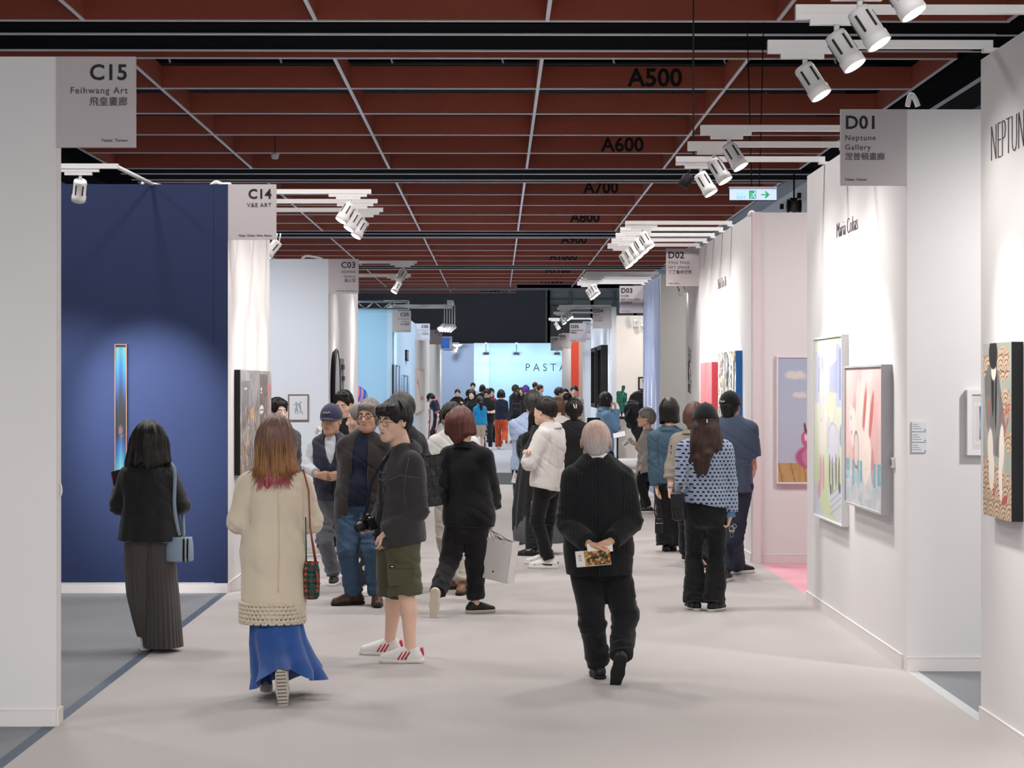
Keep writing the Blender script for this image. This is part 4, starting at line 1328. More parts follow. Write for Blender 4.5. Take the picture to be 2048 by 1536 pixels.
        S.cone(T(0, .06, .038), T(0, .150, .030), .039 * sc, .030 * sc, .02)
        S.cone(T(0, -.035, .05), T(0, -.015, .088 if not high else .12), .036 * sc, .036 * sc, .02, cutb=True)
        S.cone(T(0, .02, .075), T(0, .10, .045), .026 * sc, .024 * sc, .025)
        S.cone(T(0, -.02, .087), T(0, -.012, .15), .027 * sc, .03 * sc, .004, op='s')
        S.half(T(0, 0, st * .9), -u)
        V, Q = S.net(); V = relax(V, Q, 1, .3)
        o = s.emit('shoe', V, Q, mat)
        S = SDF(B - .27, B + .27, v)
        S.cone(T(0, -.045, .02), T(0, .06, .02), .042 * sc, .039 * sc, .02); S.cone(T(0, .06, .02), T(0, .152, .02), .043 * sc, .034 * sc, .02)
        S.half(T(0, 0, st), u); S.half(T(0, 0, .0), -u)
        V, Q = S.net()
        s.emit('sole', V, Q, sole or mat, parent=o)
        o['T'] = 0; del o['T']
        s.shoeT = T
        return o
    # ------------------------------------------------------------ hair and headgear
    def hair(s, style='short', col='black', mat=None, thick=1.0, length=.0, fringe=True, extra=(), part=0, amp=.006, seed=0., dx=0., name='hair', crown=1.0, vox=None, nape=None):
        mat = mat or HAIR[col]
        v = vox or max(s.vh * 1.05, .005)
        zlo = -.18 - length
        S = SDF((-.19, -.22, zlo), (.19, .16, .17), v)
        t = .014 * thick
        S.ell((0, -.016, .032), (.079 + t, .098 + t, .093 + t * 1.3 * crown), 0)
        if style in ('short', 'crop', 'bald'):
            S.cone((0, -.052, .0), (0, -.060, -.048), .070 + t * .3, .052, .03, ((0, 1, 0), .8))
            # face, ears, nape
            S.ell((0, .118, -.035), (.074, .086 if fringe else .098, .100 if fringe else .118), .01, op='s')
            S.half((0, -.05, nape if nape is not None else -.058), (0, .55, -1), .012)
            for g in (-1, 1):
                S.ell((g * .092, .016, -.035), (.026, .046, .052), .008, op='s')
            if style == 'bald':
                S.ell((0, .03, .105), (.062, .09, .05), .02, op='s')
        elif style == 'bob':
            L = length or .0
            for g in (-1, 1):
                S.cone((g * .066, -.012, .03), (g * .070, .012, -.085 - L), .032, .030 * thick, .03)
                S.cone((g * .045, -.060, .02), (g * .048, -.062, -.085 - L), .045, .042 * thick, .04)
            S.ell((0, .118, -.060), (.058, .086, .112), .012, op='s')
            S.half((0, 0, -.098 - L), (0, -.12, -1), .03)
        elif style in ('long', 'pony', 'tied'):
            S.ell((0, .118, -.045), (.066, .086, .112), .012, op='s')
            if style == 'long':
                for g in (-1, 1):
                    S.cone((g * .064, -.015, .03), (g * .074, -.015, -.11), .034, .036, .03)
            else:
                S.half((0, -.05, -.075), (0, .5, -1), .01)
                for g in (-1, 1): S.ell((g * .092, .020, -.035), (.020, .042, .05), .008, op='s')
        for e in extra:
            S.cone(*e)
        V, Q = S.net()
        if not len(V): return None
        a = np.arctan2(V[:, 0], -V[:, 1])
        rr = np.hypot(V[:, 0], V[:, 1])
        n = vnormals(V, Q)
        if style in ('bob', 'long'):
            V[:, 2] += .030 * np.clip((-.03 - V[:, 2]) / .12, 0, 1) * vnoise(np.stack([a * 5 + seed, rr * 9, np.full(len(a), seed)], 1))
        d = amp * vnoise(np.stack([a * 7 + seed, rr * 6, V[:, 2] * 5], 1)) + amp * .6 * vnoise(np.stack([a * 19 + seed, rr * 10, V[:, 2] * 9], 1))
        V = V + n * d[:, None]
        return s.emit(name, s.J['hc'] + (V * s.hs) @ s.HM.T, Q, mat)
    def seam(s, obj, pts, r=.003, mat=None, name='seam', out=.003):
        "a stitched seam that follows the near surface of a garment through the given picture points"
        me = obj.data; V = np.empty(len(me.vertices) * 3, np.float32); me.vertices.foreach_get('co', V); V = V.reshape(-1, 3) + s.o
        fw = np.array([math.sin(CA), math.cos(CA)]); rt = np.array([math.cos(CA), -math.sin(CA)])
        dep = V[:, :2] @ fw; PX = 1024 + F * (V[:, :2] @ rt) / dep; PY = 768 - F * (V[:, 2] - CH) / dep
        P = []
        for (a, b) in zip(pts, pts[1:]):
            n = max(2, int(math.hypot(a[0] - b[0], a[1] - b[1]) / 7))
            for t in np.linspace(0, 1, n, endpoint=False): P.append((a[0] + (b[0] - a[0]) * t, a[1] + (b[1] - a[1]) * t))
        P.append(pts[-1]); Q = []
        for x, y in P:
            d = np.hypot(PX - x, PY - y); c = np.nonzero(d < 4.5)[0]
            if not len(c): continue
            yy = V[c, 1].min() + .02
            c = c[V[c, 1] < yy]; Yd = V[c, 1].mean()
            Q.append(at(x, y, Yd - out) - s.o)
        if len(Q) > 1:
            Q = np.array(Q)
            for _ in range(2): Q[1:-1, 1] = (Q[:-2, 1] + Q[1:-1, 1] + Q[2:, 1]) / 3
            return MB().tube(list(Q), r, 5).build(name, mat or obj.data.materials[0], obj)
    def tufts(s, mat, n=60, region=None, r=.0024, L=.03, seed=1, parent=None):
        "loose strands that break up the outline"
        rnd = random.Random(seed); m = MB()
        for i in range(n):
            a = rnd.uniform(0, 2 * PI); z = rnd.uniform(.02, .115)
            rr = math.sqrt(max(0, 1 - ((z - .03) / .098) ** 2))
            p = np.array([math.sin(a) * .088 * rr, -.016 + math.cos(a) * .106 * rr, z + .006])
            if p[1] > .075 and z < .06: continue
            o = nrm(p - (0, -.01, .0)); sw = nrm(np.array([rnd.uniform(-1, 1), rnd.uniform(-.3, 1), rnd.uniform(-.2, .4)]))
            q1 = p + o * L * .22 + sw * L * .4; q2 = p + o * L * .22 + sw * L * .9 - UP * L * .25
            m.tube([s.hl(p - o * .012), s.hl(q1), s.hl(q2)], [r * 1.6, r, r * .25], 4)
        return m.build('hair_strands', mat, parent or s.root)
    def cap(s, mat, brim=None, back=False, yaw=0, name='baseball_cap', tilt=0):
        v = max(s.vh * 1.1, .005)
        S = SDF((-.13, -.15, -.08), (.13, .22, .19), v)
        S.ell((0, -.014, .034), (.097, .116, .118), 0)
        S.half((0, 0, .022), (0, -.10, -1))
        S.ell((0, -.014, .03), (.088, .107, .1), 0, op='s')
        V, Q = S.net()
        o = s.emit(name, s.J['hc'] + (V * s.hs) @ s.HM.T, Q, mat)
        m = MB(); n = 12
        sg = -1 if back else 1
        top = []; 
        for j in range(6):
            for i in range(n + 1):
                u = -1 + 2 * i / n; t = j / 5
                x = u * .078 * (1 - .12 * t * t); y = sg * (math.sqrt(max(0, 1 - (x / .099) ** 2)) * .106 - .014 + t * .068 * math.sqrt(max(0, 1 - (u * .93) ** 2)))
                z = .034 - .012 * t - .020 * u * u
                top.append((x, y, z))
        lowv = [(x, y, z - .004) for x, y, z in top]
        k = len(top); f = []
        for j in range(5):
            for i in range(n):
                a = j * (n + 1) + i; q = (a, a + 1, a + n + 2, a + n + 1)
                f.append(q); f.append(tuple(k + x for x in reversed(q)))
        edge = [i for i in range(n + 1)] + [j * (n + 1) + n for j in range(1, 6)] + [5 * (n + 1) + i for i in range(n - 1, -1, -1)] + [j * (n + 1) for j in range(4, 0, -1)]
        for a, b in zip(edge, edge[1:] + edge[:1]): f.append((a, b, b + k, a + k))
        m.add([tuple(s.hl(p)) for p in top + lowv], f, True)
        m.build('brim', brim or mat, o)
        MB().lathe([(.001, .0), (.008, -.001), (.007, .004), (.001, .006)], 8, Matrix.Translation(s.hl((0, -.014, .152)))).build('cap_button', mat, o)
        return o
    def glasses(s, mat, r=(.024, .019), wire=.0016, lens=True):
        o = MB()
        for g in (-1, 1):
            pts = [s.hl((g * .033 + r[0] * math.cos(t), .1015 + .004 * 0 - .10 * abs(g * .033 + r[0] * math.cos(t)) * .12, -.003 + r[1] * math.sin(t))) for t in np.linspace(0, 2 * PI, 18, endpoint=False)]
            o.tube(pts, wire, 6, closed=True)
            o.tube([s.hl((g * (.033 + r[0]), .099, .002)), s.hl((g * .082, .05, .004)), s.hl((g * .086, -.005, .004)), s.hl((g * .084, -.025, -.012))], wire, 6)
        o.tube([s.hl((-.009, .1015, .002)), s.hl((0, .104, .004)), s.hl((.009, .1015, .002))], wire, 6)
        return o.build('glasses', mat, s.root)

def sole_white(): return pmat('sole_rubber_white', 'e4e0da', 0.6, 0.04, 20)
M_solew = sole_white()
M_soleb = pmat('sole_rubber_black', '17171a', 0.7, 0.1, 20)
M_shoeb = pmat('shoe_black', '151416', 0.5, 0.1, 20)
M_shoebr = pmat('shoe_brown_leather', '4a2e22', 0.4, 0.12, 20)
M_shoew = pmat('shoe_white', 'e2dfda', 0.55, 0.04, 20)
M_metal = pmat('silver_metal', 'b9b7b2', 0.25, 0.05, 20, metal=0.9)
M_wire = pmat('glasses_dark_metal', '2a2624', 0.35, 0.1, 20, metal=0.4)

def strap(pts, w, t, mat, name, parent, n=8):
    "flat band along a smooth path"
    P = [np.array(p, float) for p in pts]; out = []
    for i in range(len(P) - 1):
        p0, p1, p2, p3 = P[max(i - 1, 0)], P[i], P[i + 1], P[min(i + 2, len(P) - 1)]
        for u in np.linspace(0, 1, n, endpoint=False):
            out.append(0.5 * ((2 * p1) + (-p0 + p2) * u + (2 * p0 - 5 * p1 + 4 * p2 - p3) * u * u + (-p0 + 3 * p1 - 3 * p2 + p3) * u ** 3))
    out.append(P[-1])
    return MB().tube(out, w, 6, flat=((0, 1, 0), t / w)).build(name, mat, parent)
# ======================================================================
# the visitors, nearest first
# ======================================================================
def ang(a):
    a = math.radians(a); return np.array([-math.sin(a), math.cos(a), 0.])
def foot(s, k, px, py, toe):
    "plant a foot where the photo shows it touch the carpet at row py"
    p = at(px, py, gy(py)) - s.o
    p[2] = .048 * s.H
    s.J['a' + k] = p; s.toe[k] = ang(toe)
def Htop(py, Y, extra=0.0): return CH + (768 - py) * Y / F - extra

c_blk = cloth('cloth_black', '17171a'); c_blk2 = cloth('cloth_soft_black', '1d1c1f'); c_nvy = cloth('cloth_navy', '1c2233')
c_suit = None
def stripe_cloth(name, col, col2, freq, width=.12, axis=0, rough=.85, bump=.2):
    "fine vertical stripes woven in the cloth, seen around the body"
    if name in _mats: return _mats[name]
    m, nt, b = new_mat(name)
    tc = N(nt, 'ShaderNodeTexCoord'); sx = N(nt, 'ShaderNodeSeparateXYZ'); nt.links.new(tc.outputs['Object'], sx.inputs[0])
    w = N(nt, 'ShaderNodeMath', operation='MULTIPLY'); w.inputs[1].default_value = freq; nt.links.new(sx.outputs[axis], w.inputs[0])
    fr = N(nt, 'ShaderNodeMath', operation='FRACT'); nt.links.new(w.outputs[0], fr.inputs[0])
    lt = N(nt, 'ShaderNodeMath', operation='LESS_THAN'); lt.inputs[1].default_value = width; nt.links.new(fr.outputs[0], lt.inputs[0])
    mx = N(nt, 'ShaderNodeMix', data_type='RGBA'); mx.inputs[6].default_value = lin(col) + (1,); mx.inputs[7].default_value = lin(col2) + (1,)
    nt.links.new(lt.outputs[0], mx.inputs[0]); nt.links.new(mx.outputs[2], b.inputs['Base Color'])
    b.inputs['Roughness'].default_value = rough; b.inputs['Specular IOR Level'].default_value = .2; b.inputs['Sheen Weight'].default_value = .1
    no = N(nt, 'ShaderNodeTexNoise'); no.inputs['Scale'].default_value = 200; nt.links.new(tc.outputs['Object'], no.inputs['Vector'])
    bp = N(nt, 'ShaderNodeBump'); bp.inputs['Strength'].default_value = bump; bp.inputs['Distance'].default_value = .003
    nt.links.new(no.outputs[0], bp.inputs['Height']); nt.links.new(bp.outputs[0], b.inputs['Normal'])
    _mats[name] = m
    return m
def dash_cloth(name, col, col2, sx_=.030, sz_=.024, dx=.30, dz=.28):
    "offset rows of short knitted dashes"
    m, nt, b = new_mat(name)
    L = nt.links
    tc = N(nt, 'ShaderNodeTexCoord'); s = N(nt, 'ShaderNodeSeparateXYZ'); L.new(tc.outputs['Object'], s.inputs[0])
    def M(op, a, b_=None, c=None):
        n = N(nt, 'ShaderNodeMath', operation=op)
        for i, v in enumerate((a, b_, c)):
            if v is None: continue
            if isinstance(v, (int, float)): n.inputs[i].default_value = v
            else: L.new(v, n.inputs[i])
        return n.outputs[0]
    x = M('DIVIDE', M('ADD', s.outputs[0], M('MULTIPLY', s.outputs[1], .6)), sx_)
    z = M('DIVIDE', s.outputs[2], sz_)
    row = M('FLOOR', z)
    x2 = M('ADD', x, M('MULTIPLY', M('MODULO', M('ABSOLUTE', row), 2.0), .5))
    fx = M('SUBTRACT', M('FRACT', x2), .5); fz = M('SUBTRACT', M('FRACT', z), .5)
    e = M('ADD', M('POWER', M('DIVIDE', M('ABSOLUTE', fx), dx), 2.4), M('POWER', M('DIVIDE', M('ABSOLUTE', fz), dz), 2.4))
    k = M('LESS_THAN', e, 1.0)
    mx = N(nt, 'ShaderNodeMix', data_type='RGBA'); mx.inputs[6].default_value = lin(col) + (1,); mx.inputs[7].default_value = lin(col2) + (1,)
    L.new(k, mx.inputs[0]); L.new(mx.outputs[2], b.inputs['Base Color'])
    b.inputs['Roughness'].default_value = .9; b.inputs['Sheen Weight'].default_value = .2; b.inputs['Specular IOR Level'].default_value = .15
    no = N(nt, 'ShaderNodeTexNoise'); no.inputs['Scale'].default_value = 260; L.new(tc.outputs['Object'], no.inputs['Vector'])
    bp = N(nt, 'ShaderNodeBump'); bp.inputs['Strength'].default_value = .4; bp.inputs['Distance'].default_value = .003
    L.new(no.outputs[0], bp.inputs['Height']); L.new(bp.outputs[0], b.inputs['Normal'])
    return m
def check_cloth(name, col, cols, freq=11):
    m, nt, b = new_mat(name); L = nt.links
    tc = N(nt, 'ShaderNodeTexCoord'); s = N(nt, 'ShaderNodeSeparateXYZ'); L.new(tc.outputs['Object'], s.inputs[0])
    prev = None
    base = lin(col) + (1,)
    for ax, cc, wd in ((0, cols[0], .35), (2, cols[1], .35)):
        w = N(nt, 'ShaderNodeMath', operation='MULTIPLY'); w.inputs[1].default_value = freq; L.new(s.outputs[ax], w.inputs[0])
        fr = N(nt, 'ShaderNodeMath', operation='FRACT'); L.new(w.outputs[0], fr.inputs[0])
        lt = N(nt, 'ShaderNodeMath', operation='LESS_THAN'); lt.inputs[1].default_value = wd; L.new(fr.outputs[0], lt.inputs[0])
        hf = N(nt, 'ShaderNodeMath', operation='MULTIPLY'); hf.inputs[1].default_value = .65; L.new(lt.outputs[0], hf.inputs[0])
        mx = N(nt, 'ShaderNodeMix', data_type='RGBA'); mx.inputs[7].default_value = lin(cc) + (1,)
        if prev is None: mx.inputs[6].default_value = base
        else: L.new(prev, mx.inputs[6])
        L.new(hf.outputs[0], mx.inputs[0]); prev = mx.outputs[2]
    L.new(prev, b.inputs['Base Color']); b.inputs['Roughness'].default_value = .9
    return m

# ---------------------------------------------------------------- woman in black with pleated trousers
def w_black():
    Y = 14.0
    s = Person('person seen from behind in black jacket and wide pleated trousers before the navy wall', 299, Y, 1.575, face=4, sex='f', skin='d', build=1.06)
    s.set(N=(297, 934, 0)); s.fx(); s.shoulders()
    s.hy = 8
    s.set(eL=(238, 1012, .02), wL=(246, 968, .24), eR=(360, 1010, .02), wR=(343, 985, .24))
    s.hand['L'] = dict(dir=s.f * .5 + s.r * -.35 + UP * .6, palm=s.r, curl=.6, thumb=.8)
    foot(s, 'L', 290, 1299, 10); foot(s, 'R', 330, 1290, -5)
    s.body()
    s.browmat = HAIR['black']
    pl = pmat('pleated_black_cloth', '17171a', .7, .15, 6, .5, 160, sheen=.2, stretch=(1, 1, .04), spec=.3)
    s.top(pl, 'jacket', hem=.765, ease=.016, flare=.045, fold=.011, amp=.004, cuff=.72, sl=(.036, .032, .034, .034), boxy=.022, neck=.045)
    s.collar(pl, r=.05, h=.03)
    pg = pmat('pleated_grey_cloth', '4a4543', .75, .25, 5, .6, 170, sheen=.2, stretch=(1, 1, .03), spec=.3)
    q = s.q
    def leg(pts, seed):
        s.loft('trouser_leg', [(q(x, y, w), a, b) for x, y, w, a, b in pts], pg, n=110, pleat=.055, np_=24, amp=.08, seed=seed)
    leg([(283, 1062, 0, .11, .11), (279, 1120, 0, .11, .12), (281, 1190, -.01, .095, .12), (286, 1235, -.02, .075, .11), (292, 1272, -.02, .06, .08)], 1.)
    leg([(315, 1062, .02, .12, .11), (318, 1120, .02, .115, .13), (323, 1190, .0, .12, .14), (325, 1245, -.02, .125, .15), (326, 1293, -.03, .13, .15)], 4.)
    for k in 'LR': s.shoe(k, M_shoew, M_solew, L=.95)
    s.hair('bob', 'black', length=.055, thick=1.8, amp=.012, crown=.8, extra=[((-.08, -.05, -.08), (-.135, -.03, -.16), .045, .02, .03), ((-.085, -.03, .0), (-.10, -.03, -.12), .04, .045, .03), ((.085, -.03, .0), (.095, -.03, -.12), .04, .045, .03), ((.07, -.07, -.08), (.085, -.06, -.14), .035, .03, .03), ((-.02, -.09, -.02), (.01, -.09, -.13), .06, .055, .03)])
    # bucket bag
    c = s.q(359, 1098, -.05) + s.o
    bag = empty('bucket_bag', c); setp(bag, 'pale blue bucket bag with a black and beige stripe on a woman in black', 'bag')
    lb = pmat('leather_pale_blue', '8fa3b3', .45, .06, 12, .2, 120)
    prof = [(.001, -.085), (.085, -.085), (.094, -.07), (.093, .0), (.082, .06), (.078, .085), (.070, .085), (.074, .05), (.001, .04)]
    mm = MB().lathe(prof, 24, Matrix.Diagonal((1.05, .75, 1, 1)))
    v = np.array(mm.v); a = np.arctan2(v[:, 1], v[:, 0]); up = v[:, 2] > .03
    v[up, :2] *= (1 + .07 * np.cos(a[up] * 7))[:, None]; mm.v = [tuple(p) for p in v]
    mm.build('pouch', lb, bag)
    for x0, x1, m in ((.030, .046, c_blk), (.048, .054, pmat('leather_beige', 'c8a98c', .5)), (.056, .070, c_blk)):
        pts = []
        for z in np.linspace(-.083, .075, 8):
            R = np.interp(z, [-.085, -.07, 0, .06, .085], [.085, .094, .093, .082, .078])
            xm = (x0 + x1) / 2
            pts.append((xm, -.75 * math.sqrt(max(R * R - (xm / 1.05) ** 2, 0)) - .002, z))
        MB().tube(pts, (x1 - x0) / 2, 6, flat=((0, 1, 0), .3)).build('stripe', m, bag)
    top_ = s.q(341, 934, -.06) + s.o - c
    MB().tube([(-.005, -.0, .09), (-.004, 0, .115)], .012, 8).build('clasp', M_metal, bag)
    strap([(-.005, -.005, .11), (-.03, -.03, .30), tuple(top_ * (1, 1, .93) + (.035, -.03, 0)), tuple(top_ + (.0, .02, .022)), tuple(top_ + (0, .14, -.03)), tuple(top_ * (1, 1, .55) + (.05, .17, 0)), (.02, .06, .08)], .014, .004, lb, 'strap', bag)
    MB().tube([(-.075, -.02, .05), (-.10, -.03, .06), (-.12, -.02, .05)], [.012, .016, .006], 6).build('drawstring', lb, bag)
    # booklet held up in front
    p = s.q(236, 962, .20) + s.o
    b = empty('booklet', p); setp(b, 'small red and black booklet held up by the woman in black', 'booklet')
    M = Matrix.Rotation(-.5, 4, 'Z') @ Matrix.Rotation(-.25, 4, 'Y')
    MB().box((-.035, -.006, -.075), (.04, .006, .075), M).build('pages', pmat('paper_dark_print', '2a2422', .5), b)
    MB().box((-.042, -.008, -.076), (-.035, .008, .076), M).build('spine', pmat('paper_red', 'a8323c', .5), b)
    MB().box((.005, -.0085, -.07), (.036, -.006, .01), M).build('white_page', pmat('paper_white', 'e4e0da', .6), b)
w_black()

# ---------------------------------------------------------------- woman in the long cream knit coat
def w_cream():
    Y = 11.95
    s = Person('person walking away in a long cream knitted coat and blue skirt with dyed hair', 549, Y, 1.655, face=-3, sex='f', skin='d', build=1.0)
    s.set(N=(550, 950, 0), P=(547, 1095, 0)); s.fx(); s.shoulders(.04, 1.08)
    s.set(eL=(481, 1040, .02), wL=(492, 1030, .26), eR=(618, 1040, .02), wR=(600, 1020, .27))
    foot(s, 'L', 532, 1386, 5)
    s.set(aR=(566, 1358, -.30), kR=(572, 1265, .0)); s.toe['R'] = np.array([.05, .12, -1.]); s.soleup['R'] = np.array([0, 1., .12])
    s.body()
    kn = pmat('knit_cream', 'cdbfa9', .95, .05, 10, .5, 190, sheen=.4, spec=.1)
    ct = s.top(kn, 'knit_coat', hem=.462, ease=.020, flare=.010, amp=.006, fold=.006, cuff=.80, sl=(.042, .038, .042, .038), boxy=.006, neck=.05)
    s.seam(ct, [(556, 985), (558, 1080), (556, 1185)], .0035); s.seam(ct, [(506, 965), (503, 1000), (500, 1045)], .004); s.seam(ct, [(604, 965), (606, 1000), (606, 1040)], .004)
    # crochet hem: rows of loops ending in scallops
    q = s.q
    m = MB(); n = 44; CW = .099 * 1.655 + .028
    P0 = s.J['P']
    for row in range(5):
        z = .550 - row * .024
        pts = []
        for i in range(n * 4):
            th = 2 * PI * i / (n * 4); rr = 1 + .02 * math.sin(th * n / 1 + row * PI)
            c = q(545, 1200, 0)
            pts.append(c * (1, 1, 0) + s.r * math.cos(th) * CW * rr + s.f * math.sin(th) * CW * .76 * rr + UP * (z + .008 * math.sin(th * n + row * PI)))
        m.tube(pts, .0105, 5, closed=True)
    s_tr = m.build('crochet_trim', kn, s.root); s_tr['kind'] = 'stuff'
    m = MB()
    for i in range(26):
        th = 2 * PI * i / 26
        c = q(545, 1200, 0) * (1, 1, 0) + s.r * math.cos(th) * CW + s.f * math.sin(th) * CW * .76 + UP * .447
        t = s.r * -math.sin(th) + s.f * math.cos(th)
        m.tube([c - t * .022 + UP * .012, c - t * .012 - UP * .008, c + t * .012 - UP * .008, c + t * .022 + UP * .012], .009, 5)
    m.build('scallop_edge', kn, s.root)['kind'] = 'stuff'
    sk = pmat('skirt_blue_cotton', '1e4788', .8, .30, 16, .9, 60, sheen=.25, stretch=(1, 1, .07))
    s.loft('skirt', [(q(549, 1195, 0), .145, .09), (q(552, 1240, 0), .155, .105), (q(556, 1285, 0), .168, .15), (q(565, 1325, -.03), .180, .21), (q(572, 1352, -.07), .192, .27), (q(575, 1376, -.09), .20, .30)], sk, n=128, pleat=.15, np_=9, amp=.35, seed=2.4, zmod=lambda th: .035 * (np.cos(th) + .55) * (np.cos(th) > -.55) + .13 * np.clip(-np.sin(th), 0, 1) ** 3)
    sw = cloth('shoe_grey_knit', '9a948c')
    s.shoe('L', sw, M_solew); s.shoe('R', sw, pmat('sole_grey_ribbed', 'b4ab9f', .8, .1, 8), solet=.03)
    # tread ribs on the raised sole
    T = s.shoeT; m = MB()
    for i in range(11):
        b = -.07 + i * .023
        m.tube([T(-.030, b, -.001), T(.030, b, -.001)], .0035, 5)
    m.build('sole_tread', pmat('sole_tread_dark', '6d665d', .8), s.root)
    hm = hair_mat('hair_brown_to_pink', '6a4a3a', ramp=[(1.30, 'b8505c'), (1.345, 'b4583f'), (1.40, 'a06a44'), (1.47, '8a6450'), (1.58, '74564a')])
    ex = [((0, -.060, .02), (-.01, -.085, -.10), .085, .082, .03, ((0, 1, 0), .6)), ((-.01, -.085, -.10), (-.015, -.105, -.205), .085, .075, .03, ((0, 1, 0), .5)),
          ((-.055, -.03, -.02), (-.075, -.05, -.20), .05, .042, .03), ((.055, -.03, -.02), (.085, -.05, -.17), .05, .045, .03),
          ((-.07, -.06, -.17), (-.135, -.06, -.235), .03, .006, .02), ((.09, -.06, -.15), (.135, -.05, -.215), .035, .008, .02),
          ((-.03, -.11, -.18), (-.035, -.12, -.255), .045, .02, .02), ((.03, -.11, -.18), (.04, -.115, -.25), .045, .018, .02), ((.0, -.11, -.18), (.0, -.12, -.262), .04, .012, .02)]
    s.hair('long', mat=hm, length=.13, thick=1.1, amp=.008, extra=ex)
    rnd = random.Random(3)
    for cn, cc, cnt in (('hair_pink', 'b8606a', 120), ('hair_gold', '9c7444', 90), ('hair_copper', '8c6044', 90)):
        m = MB(); hc_ = hair_mat(cn, cc)
        for i in range(cnt):
            a = rnd.uniform(-1.3, 1.3); x = math.sin(a) * .110; y = -math.cos(a) * .108 - .020 - .035 * max(0, math.cos(a * 1.25))
            z0 = rnd.uniform(-.15, -.06) if cn != 'hair_pink' else rnd.uniform(-.20, -.15); z1 = -.225 - rnd.uniform(0, .06) if cn == 'hair_pink' else rnd.uniform(-.24, -.19)
            m.tube([s.hl((x * .92, y, z0 + .08)), s.hl((x * 1.02, y - .010, z0)), s.hl((x * 1.05, y - .014, (z0 + z1) / 2)), s.hl((x * (1.06 + abs(a) * .34) + rnd.uniform(-.012, .012), y - .012, z1))], [.0008, .0024, .0024, .0006], 4)
        m.build('hair_strands', hc_, s.root)['kind'] = 'stuff'
    # crochet pouch
    c = s.q(623, 1160, -.03) + s.o
    bag = empty('crochet_pouch', c); setp(bag, 'small dark crochet pouch with orange and green flowers on a long cord', 'bag')
    m_, nt, b = new_mat('crochet_flowers'); L = nt.links
    tc = N(nt, 'ShaderNodeTexCoord'); mp = N(nt, 'ShaderNodeMapping'); mp.inputs['Scale'].default_value = (26, 26, 30); L.new(tc.outputs['Object'], mp.inputs[0])
    vo = N(nt, 'ShaderNodeTexVoronoi'); vo.inputs['Scale'].default_value = 1; vo.inputs['Randomness'].default_value = .25; L.new(mp.outputs[0], vo.inputs['Vector'])
    cr = N(nt, 'ShaderNodeValToRGB'); els = cr.color_ramp.elements
    for _ in range(4): els.new(.5)
    for e, (p_, c_) in zip(els, ((0, 'd8902c'), (.18, 'c2452c'), (.34, '7c2a2c'), (.42, '16302c'), (.52, '1f5a44'), (.62, '1a1c20'))): e.position = p_; e.color = lin(c_) + (1,)
    L.new(vo.outputs['Distance'], cr.inputs[0]); L.new(cr.outputs[0], b.inputs['Base Color']); b.inputs['Roughness'].default_value = .95
    bp = N(nt, 'ShaderNodeBump'); bp.inputs['Strength'].default_value = .8; L.new(vo.outputs['Distance'], bp.inputs['Height']); L.new(bp.outputs[0], b.inputs['Normal'])
    prof = [(.001, -.115), (.035, -.112), (.047, -.095), (.050, -.03), (.049, .06), (.040, .095), (.046, .108), (.040, .108), (.034, .09), (.001, .085)]
    MB().lathe(prof, 24).build('pouch', m_, bag)
    cord = pmat('cord_red_twist', '8c4a3c', .9, .3, 60); cord2 = pmat('cord_teal_twist', '1f5a5c', .9, .3, 60)
    t1 = s.q(607, 948, -.05) + s.o - c
    MB().tube([(.03, 0, .10), tuple(t1 * .5 + (.02, -.05, 0)), tuple(t1 * .85 + (.03, -.07, 0)), tuple(t1 + (0, 0, .025)), tuple(t1 + (-.01, .12, -.04)), tuple(t1 * .5 + (.0, .15, 0)), (.02, .03, .09)], .0055, 6).build('cord', cord, bag)
    MB().tube([(-.03, 0, .10), tuple(t1 * .6 + (-.0, -.07, 0))], .0045, 6).build('cord', cord2, bag)
    MB().tube([(.03, -.045, .06), (.045, -.055, .0), (.05, -.05, -.02)], [.004, .006, .01], 6).build('tassel', cord, bag)
w_cream()

